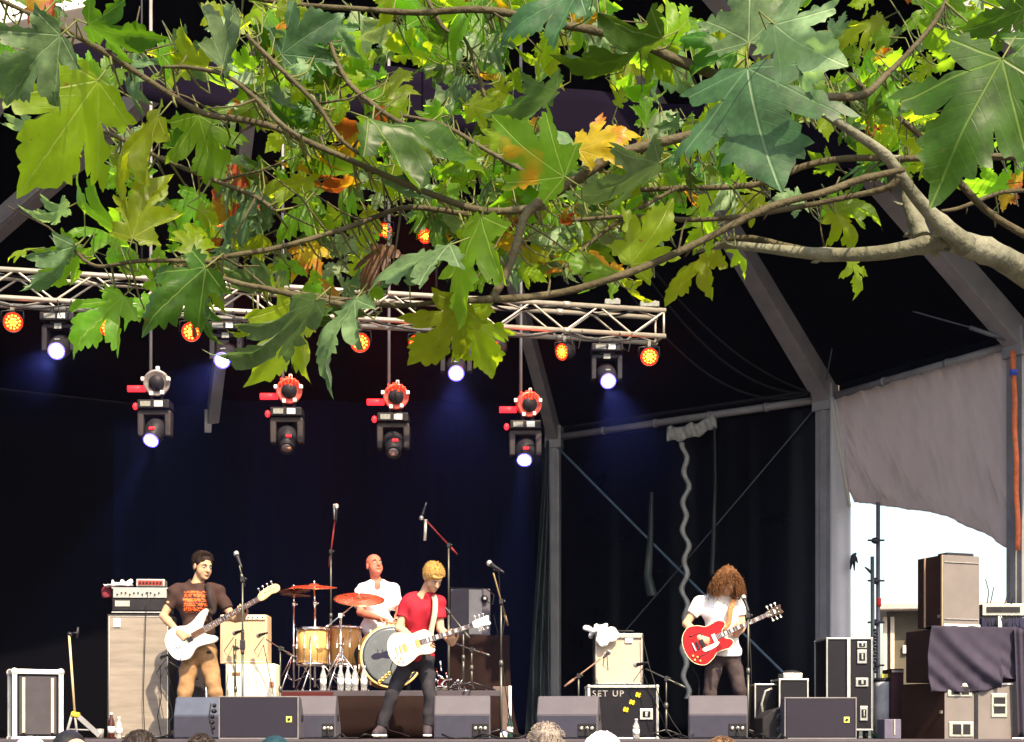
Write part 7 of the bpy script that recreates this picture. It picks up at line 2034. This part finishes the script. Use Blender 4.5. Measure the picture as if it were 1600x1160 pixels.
samples = []          # (px, py, point, radius m)
def smooth_poly(pts, sub=5):
    out = []
    for i in range(len(pts) - 1):
        p0, p1, p2, p3 = [np.array(pts[min(max(i + k, 0), len(pts) - 1)], float) for k in (-1, 0, 1, 2)]
        for j in range(sub):
            t = j / sub; out.append(.5 * ((2 * p1) + (-p0 + p2) * t + (2 * p0 - 5 * p1 + 4 * p2 - p3) * t * t + (-p0 + 3 * p1 - 3 * p2 + p3) * t ** 3))
    out.append(np.array(pts[-1], float)); return out
rr = random.Random(1)
for kind, pts, d0, d1 in BR:
    sp_ = smooth_poly(pts); n = len(sp_); P3 = []; R3 = []
    for i, (x, y, r) in enumerate(sp_):
        d = d0 + (d1 - d0) * i / (n - 1); p = P(x, y, d)
        rm = r / FOC * d
        knob = 1 + (.14 if (i % 11 == 4) else 0) + rr.uniform(-.03, .03)
        P3.append(p); R3.append(rm * knob * (.93 if kind == 'limb' else .80))
        if x < 1640: samples.append((x, y, p, rm))
    m = MB(); m.tube(P3, R3, 12 if kind == 'limb' else 8)
    # bud scars and side spurs
    for i in range(3, n - 1, 6):
        if sp_[i][0] > 1620: continue
        a = rr.uniform(0, 6.28); o = Vector((math.cos(a), .3, math.sin(a))); m.tube([P3[i], P3[i] + o * (R3[i] + .006), P3[i] + o * (R3[i] + .016) + Vector((0, 0, .004))], [R3[i] * .45, R3[i] * .35, .0015], 5)
    m.build(kind, M_BARK if kind == 'limb' else M_TWIG, tree)
# trunk and the heavy limbs out of frame
tk = [Vector((3.6, 3.6, 0)), Vector((3.58, 3.6, .6)), Vector((3.5, 3.55, 1.5)), Vector((3.3, 3.5, 2.3)), Vector((3.15, 3.5, 3.2)), Vector((3.2, 3.5, 4.2)), Vector((3.0, 3.6, 5.4))]
m = MB(); m.tube(tk, [.30, .23, .20, .18, .15, .12, .08], 20); m.build('trunk', M_BARK, tree)
def join(px, py, d, k, r):
    m = MB(); a = P(px, py, d); b = tk[k]; m.tube([b, b.lerp(a, .35) + Vector((0, 0, .08)), b.lerp(a, .75) + Vector((0, 0, .02)), a], [r * 2.0, r * 1.6, r * 1.2, r], 12); m.build('limb', M_BARK, tree)
join(1905, 620, 3.25, 3, .07); join(1660, 248, 2.9, 4, .010); join(1720, 440, 3.1, 4, .014); join(1500, -60, 2.7, 5, .008); join(1640, 300, 3.2, 4, .007)

def nearest(x, y, d=None):
    best = None
    for s in samples:
        q = (s[0] - x) ** 2 + (s[1] - y) ** 2
        if best is None or q < best[0]: best = (q, s)
    return best[1], math.sqrt(best[0])
def build_leaf(mb, uvs, tints, base, tip, cam_tilt, roll, seed, curl, fold, tint, variant=None, wide=1.0):
    """base, tip world; blade plane holds the base-tip axis; roll turns it about that axis away from facing the camera"""
    a = (tip - base); L = a.length; a.normalize()
    view = (Vector((0, 0, CZ)) - base).normalized()
    n0 = (view - a * view.dot(a)).normalized()
    R = Matrix.Rotation(roll, 3, a); n = R @ n0; x = a.cross(n)
    vs, fs, uv = shape_leaf(seed, curl, fold, variant)
    pts = [base + (x * px * wide + a * py + n * pz) * L for px, py, pz in vs]
    mb.add(pts, fs, 0, True)
    uvs.append(uv); tints.append((len(pts), tint))
def finish_leaf(mb, uvs, tints, name, mats, parent, npet_verts_tail=0, kind=None):
    o = mb.build(name, mats, parent, kind=kind); me = o.data
    U = [u for l in uvs for u in l]; T_ = []
    for n, t in tints: T_ += [t] * n
    nv = len(me.vertices); U += [(0, .3)] * (nv - len(U)); T_ += [.5] * (nv - len(T_))
    lay = me.uv_layers.new(name='UVMap')
    li = np.empty(len(me.loops), dtype=np.int32); me.loops.foreach_get('vertex_index', li)
    Ua = np.array(U, np.float32); Ua = np.stack([Ua[:, 0] / 1.4 + .5, (Ua[:, 1] + .2) / 1.4], 1)
    lay.data.foreach_set('uv', Ua[li].ravel())
    at = me.attributes.new('tint', 'FLOAT', 'POINT'); at.data.foreach_set('value', np.array(T_, np.float32))
    return o

# big leaves that can be told apart: base, tip (photo px), type, roll deg, curl, depth offset
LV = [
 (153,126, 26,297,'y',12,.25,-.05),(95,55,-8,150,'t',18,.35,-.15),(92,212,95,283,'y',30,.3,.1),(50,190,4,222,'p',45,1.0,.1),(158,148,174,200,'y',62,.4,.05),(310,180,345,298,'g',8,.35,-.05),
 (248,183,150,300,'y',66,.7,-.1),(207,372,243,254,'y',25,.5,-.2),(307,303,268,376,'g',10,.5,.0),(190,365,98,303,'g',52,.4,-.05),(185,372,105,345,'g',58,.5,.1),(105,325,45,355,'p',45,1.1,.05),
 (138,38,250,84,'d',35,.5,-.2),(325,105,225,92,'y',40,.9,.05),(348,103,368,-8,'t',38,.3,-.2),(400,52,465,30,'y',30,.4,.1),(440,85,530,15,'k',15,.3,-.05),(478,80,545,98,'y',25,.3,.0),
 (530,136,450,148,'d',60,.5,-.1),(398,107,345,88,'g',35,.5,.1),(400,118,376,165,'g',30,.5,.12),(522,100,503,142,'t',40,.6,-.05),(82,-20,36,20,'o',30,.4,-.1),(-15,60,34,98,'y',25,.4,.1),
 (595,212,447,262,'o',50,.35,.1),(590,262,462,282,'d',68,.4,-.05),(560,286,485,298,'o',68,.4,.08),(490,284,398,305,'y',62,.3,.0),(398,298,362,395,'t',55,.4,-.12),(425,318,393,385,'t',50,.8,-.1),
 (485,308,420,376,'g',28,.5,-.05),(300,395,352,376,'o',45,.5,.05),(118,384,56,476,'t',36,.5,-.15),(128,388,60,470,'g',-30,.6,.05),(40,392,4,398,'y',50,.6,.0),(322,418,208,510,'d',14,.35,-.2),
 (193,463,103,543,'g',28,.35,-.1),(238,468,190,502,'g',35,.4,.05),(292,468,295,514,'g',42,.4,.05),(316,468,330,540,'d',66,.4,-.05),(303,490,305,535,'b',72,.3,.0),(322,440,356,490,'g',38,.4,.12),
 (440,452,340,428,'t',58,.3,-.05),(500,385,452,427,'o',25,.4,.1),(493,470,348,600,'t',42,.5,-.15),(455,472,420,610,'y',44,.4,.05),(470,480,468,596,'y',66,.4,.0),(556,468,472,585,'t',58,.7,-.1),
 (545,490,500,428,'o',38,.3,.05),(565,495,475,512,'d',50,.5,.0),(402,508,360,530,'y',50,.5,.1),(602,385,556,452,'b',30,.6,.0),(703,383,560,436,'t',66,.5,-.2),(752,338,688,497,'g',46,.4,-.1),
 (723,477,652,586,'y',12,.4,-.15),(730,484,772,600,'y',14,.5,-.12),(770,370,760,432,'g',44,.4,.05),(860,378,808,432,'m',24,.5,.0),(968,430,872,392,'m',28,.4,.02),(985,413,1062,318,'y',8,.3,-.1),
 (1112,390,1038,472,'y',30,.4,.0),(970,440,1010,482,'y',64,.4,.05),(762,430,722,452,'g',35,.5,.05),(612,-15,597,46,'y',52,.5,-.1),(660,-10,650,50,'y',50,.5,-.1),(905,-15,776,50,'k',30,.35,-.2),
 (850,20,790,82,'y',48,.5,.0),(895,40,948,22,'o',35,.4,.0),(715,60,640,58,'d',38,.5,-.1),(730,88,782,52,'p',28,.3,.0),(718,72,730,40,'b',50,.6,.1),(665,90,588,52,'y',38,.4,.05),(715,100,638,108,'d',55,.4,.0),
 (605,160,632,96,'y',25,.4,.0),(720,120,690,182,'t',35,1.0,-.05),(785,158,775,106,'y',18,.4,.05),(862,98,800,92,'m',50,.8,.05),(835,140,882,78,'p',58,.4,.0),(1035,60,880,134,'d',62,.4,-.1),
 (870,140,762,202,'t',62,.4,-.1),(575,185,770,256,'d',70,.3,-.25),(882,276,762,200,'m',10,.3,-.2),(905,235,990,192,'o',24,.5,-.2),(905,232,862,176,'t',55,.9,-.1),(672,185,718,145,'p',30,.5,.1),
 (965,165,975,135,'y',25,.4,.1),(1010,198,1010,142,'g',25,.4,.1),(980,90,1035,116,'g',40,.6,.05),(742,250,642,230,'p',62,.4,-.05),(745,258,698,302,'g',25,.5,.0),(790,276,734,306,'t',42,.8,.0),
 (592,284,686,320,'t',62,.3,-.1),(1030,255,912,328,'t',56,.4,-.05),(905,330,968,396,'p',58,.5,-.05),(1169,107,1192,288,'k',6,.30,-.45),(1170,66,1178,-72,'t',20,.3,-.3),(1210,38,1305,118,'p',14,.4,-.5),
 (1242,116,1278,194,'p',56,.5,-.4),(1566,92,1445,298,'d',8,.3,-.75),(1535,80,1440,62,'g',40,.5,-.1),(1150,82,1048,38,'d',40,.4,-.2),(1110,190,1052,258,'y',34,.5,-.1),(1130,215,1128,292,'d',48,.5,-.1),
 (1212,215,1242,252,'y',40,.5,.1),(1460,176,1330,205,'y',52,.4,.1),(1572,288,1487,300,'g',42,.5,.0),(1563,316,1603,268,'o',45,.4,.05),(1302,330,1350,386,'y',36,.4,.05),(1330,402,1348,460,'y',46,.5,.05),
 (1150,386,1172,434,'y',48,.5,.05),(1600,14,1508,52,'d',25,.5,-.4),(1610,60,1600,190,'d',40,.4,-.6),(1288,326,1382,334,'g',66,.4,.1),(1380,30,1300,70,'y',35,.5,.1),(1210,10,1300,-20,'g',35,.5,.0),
]
WIDE = {(1169, 107): (1.30, .0, 1), (1566, 92): (1.05, .05, 2), (493, 470): (.55, .5, None), (153, 126): (1.0, .38, 6), (1210, 38): (1.1, .2, 0), (723, 477): (1.0, .3, 3), (882, 276): (.95, .1, 0), (985, 413): (1.0, .25, 3), (1170, 66): (1.2, .1, 1), (905, -15): (.8, .3, None), (310, 180): (1.15, .2, 5)}
big = LV[:]
rr = random.Random(42)
twigs = MB(); seedc = 0
# the 100 that show largest stand as parts; the rest go with the small foliage
big.sort(key=lambda l: -math.hypot(l[2] - l[0], l[3] - l[1]))
mass = {k: (MB(), [], []) for k in LM}
def add_petiole(m, bp, axis, x, y, seed):
    s, dist = nearest(x, y)
    src = s[2]
    if (src - bp).length > .55: src = bp + (src - bp).normalized() * .5
    Lp = (src - bp).length; q1 = bp - axis * min(.35 * Lp, .03); mid = q1.lerp(src, .5) + Vector((.05 * Lp, 0, -.10 * Lp))
    m.tube([src, src.lerp(mid, .55) + Vector((0, 0, -.015 * Lp)), mid, mid.lerp(q1, .6) + Vector((0, 0, .01 * Lp)), q1, bp], [.0021, .0015, .0012, .0011, .0011, .0013], 5, 1, cap=False)
for i, (bx0, by0, tx, ty, ty_, roll, curl, dof) in enumerate(big):
    s, dist = nearest(bx0, by0)
    d = max(1.6, s[2].y + (dof if math.hypot(tx - bx0, ty - by0) > 135 else dof + .14))
    rs = random.Random(i * 7 + 3)
    sg = 1 if rs.random() < .5 else -1
    roll = roll * (1.25 if abs(roll) > 20 else 1)
    if roll > 60: roll = 60 + (roll - 60) * .45
    b_ = P(bx0, by0, d); L0 = math.hypot(tx - bx0, ty - by0) / FOC * d
    tilt = rs.uniform(-.35, .45)
    t_ = P(tx, ty, d + L0 * math.tan(tilt))
    if i < 100: mb = MB(); uvs = []; tn = []
    else: mb, uvs, tn = mass[ty_]
    if i < 100:
        build_leaf(mb, uvs, tn, b_, t_, 0, rad(roll) * sg, i, curl, WIDE[(bx0, by0)][1] if (bx0, by0) in WIDE else rs.uniform(.25, .8), rs.random(), WIDE.get((bx0, by0), (1, 0, None))[2], WIDE.get((bx0, by0), (1, 0, None))[0])
        nb = len(mb.v); add_petiole(mb, b_, (t_ - b_).normalized(), bx0, by0, i)
        finish_leaf(mb, uvs, tn, 'leaf', [LM[ty_], M_PET], tree)
    else:
        build_leaf(mb, uvs, tn, b_, t_, 0, rad(roll) * sg, i, curl, rs.uniform(.25, .8), rs.random()); add_petiole(twigs, b_, (t_ - b_).normalized(), bx0, by0, i)
# small foliage filling round the twigs
def ymax(x):
    xs = [-100, 0, 60, 150, 250, 340, 430, 520, 600, 700, 800, 900, 1000, 1100, 1200, 1300, 1400, 1500, 1620]
    ys = [420, 420, 430, 470, 470, 450, 430, 470, 470, 450, 440, 430, 400, 370, 330, 340, 300, 260, 300]
    return float(np.interp(x, xs, ys))
rr = random.Random(2024)
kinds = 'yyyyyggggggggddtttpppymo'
cnt = 0; tries = 0
while cnt < 570 and tries < 6000:
    tries += 1
    s = rr.choice(samples)
    x = s[0] + rr.gauss(0, 38); y = s[1] + rr.gauss(-4, 34)
    if x < -60 or x > 1660 or y > ymax(x) - 8 or y < -90: continue
    # gaps where the photograph shows the stage behind
    gap = False
    for gx, gy, gr in ((330, 150, 45), (255, 165, 40), (400, 215, 35), (130, 235, 28), (60, 300, 45), (840, 95, 30), (900, 120, 34), (1120, 330, 20), (1330, 300, 26), (1400, 360, 30), (940, 385, 22), (1000, 270, 18), (560, 175, 24), (640, 205, 22), (30, 360, 40), (1480, 300, 30), (960, 60, 24), (420, 345, 20), (470, 410, 18), (250, 395, 22), (1290, 225, 24), (1500, 228, 24), (1200, 350, 30), (1260, 360, 30), (1560, 350, 40)):
        if math.hypot(x - gx, y - gy) < gr * 1.12: gap = True; break
    if gap: continue
    if x > 1180 and y > 235 and rr.random() < .75: continue
    if x < 300 and rr.random() < .35: continue
    L = rr.choice((rr.uniform(24, 52), rr.uniform(36, 82))) * (1.25 if y < 60 else 1)
    a = rr.uniform(0, 6.28)
    if rr.random() < .55: a = rr.uniform(.2, 2.9)      # most point down or sideways
    tx, ty = x + L * math.cos(a), y + L * math.sin(a)
    if ty > ymax(tx) + 22: continue
    k = rr.choice(kinds); d = s[2].y + rr.uniform(.04, .5)
    L0 = L / FOC * d; b_ = P(x, y, d); t_ = P(tx, ty, d + L0 * rr.uniform(-.9, .9))
    mb, uvs, tn = mass[k]
    build_leaf(mb, uvs, tn, b_, t_, 0, rad(rr.uniform(-68, 68)), rr.randrange(999), rr.uniform(.2, 1.1), rr.uniform(.2, .9), rr.random())
    add_petiole(twigs, b_, (t_ - b_).normalized(), x, y, 0)
    cnt += 1
# unseen canopy leaves added above the frame to shade the ones below
for i in range(190):
    x = rr.uniform(-900, 2300); y = rr.uniform(-1150, -130); d = rr.uniform(1.9, 3.9)
    L = rr.uniform(.07, .16); b_ = P(x, y, d); t_ = b_ + Vector((rr.gauss(0, 1), rr.gauss(0, 1), rr.gauss(-.3, .5))).normalized() * L
    k = rr.choice('ggggddty'); mb, uvs, tn = mass[k]
    build_leaf(mb, uvs, tn, b_, t_, 0, rad(rr.uniform(-85, 85)), rr.randrange(999), rr.uniform(.2, .9), rr.uniform(.2, .9), rr.random())
for i in range(16):
    a = P(rr.uniform(900, 2300), rr.uniform(-900, -200), rr.uniform(2.3, 3.5)); b = Vector((rr.uniform(-2.2, .5), rr.uniform(2.2, 3.6), a.z + rr.uniform(-.2, .4)))
    mid = a.lerp(b, .5) + Vector((0, 0, .12)); twigs.tube([tk[5], a, mid, b], [.03, .016, .010, .003], 6)
    assert True
# fine brittle twigs among the leaves
for i in range(70):
    s = rr.choice(samples)
    if s[0] > 1600 or s[0] < 0: continue
    p = s[2]; v = Vector((rr.uniform(-1, 1), rr.uniform(-.3, .6), rr.uniform(-.7, .8))).normalized(); L = rr.uniform(.04, .16)
    e = p + v * L; mdl = p.lerp(e, .5) + Vector((rr.uniform(-.01, .01), 0, rr.uniform(-.012, .012)))
    px_, py_ = 800 + e.x / e.y * FOC, HOR - (e.z - CZ) / e.y * FOC
    if py_ > ymax(px_) : continue
    twigs.tube([p, mdl, e], [.0022, .0016, .0009], 5)
twigs.build('twigs', [M_TWIG, M_PET], tree, kind='stuff')
# one crown mesh of all small leaves, a material slot per leaf kind
allm = MB(); U = []; T_ = []; order = list(LM)
for mi, k in enumerate(order):
    mb, uvs, tn = mass[k]; allm.add(mb.v, mb.f, mi, True); U += uvs; T_ += tn
finish_leaf(allm, U, T_, 'crown', [LM[k] for k in order], tree, kind='stuff')
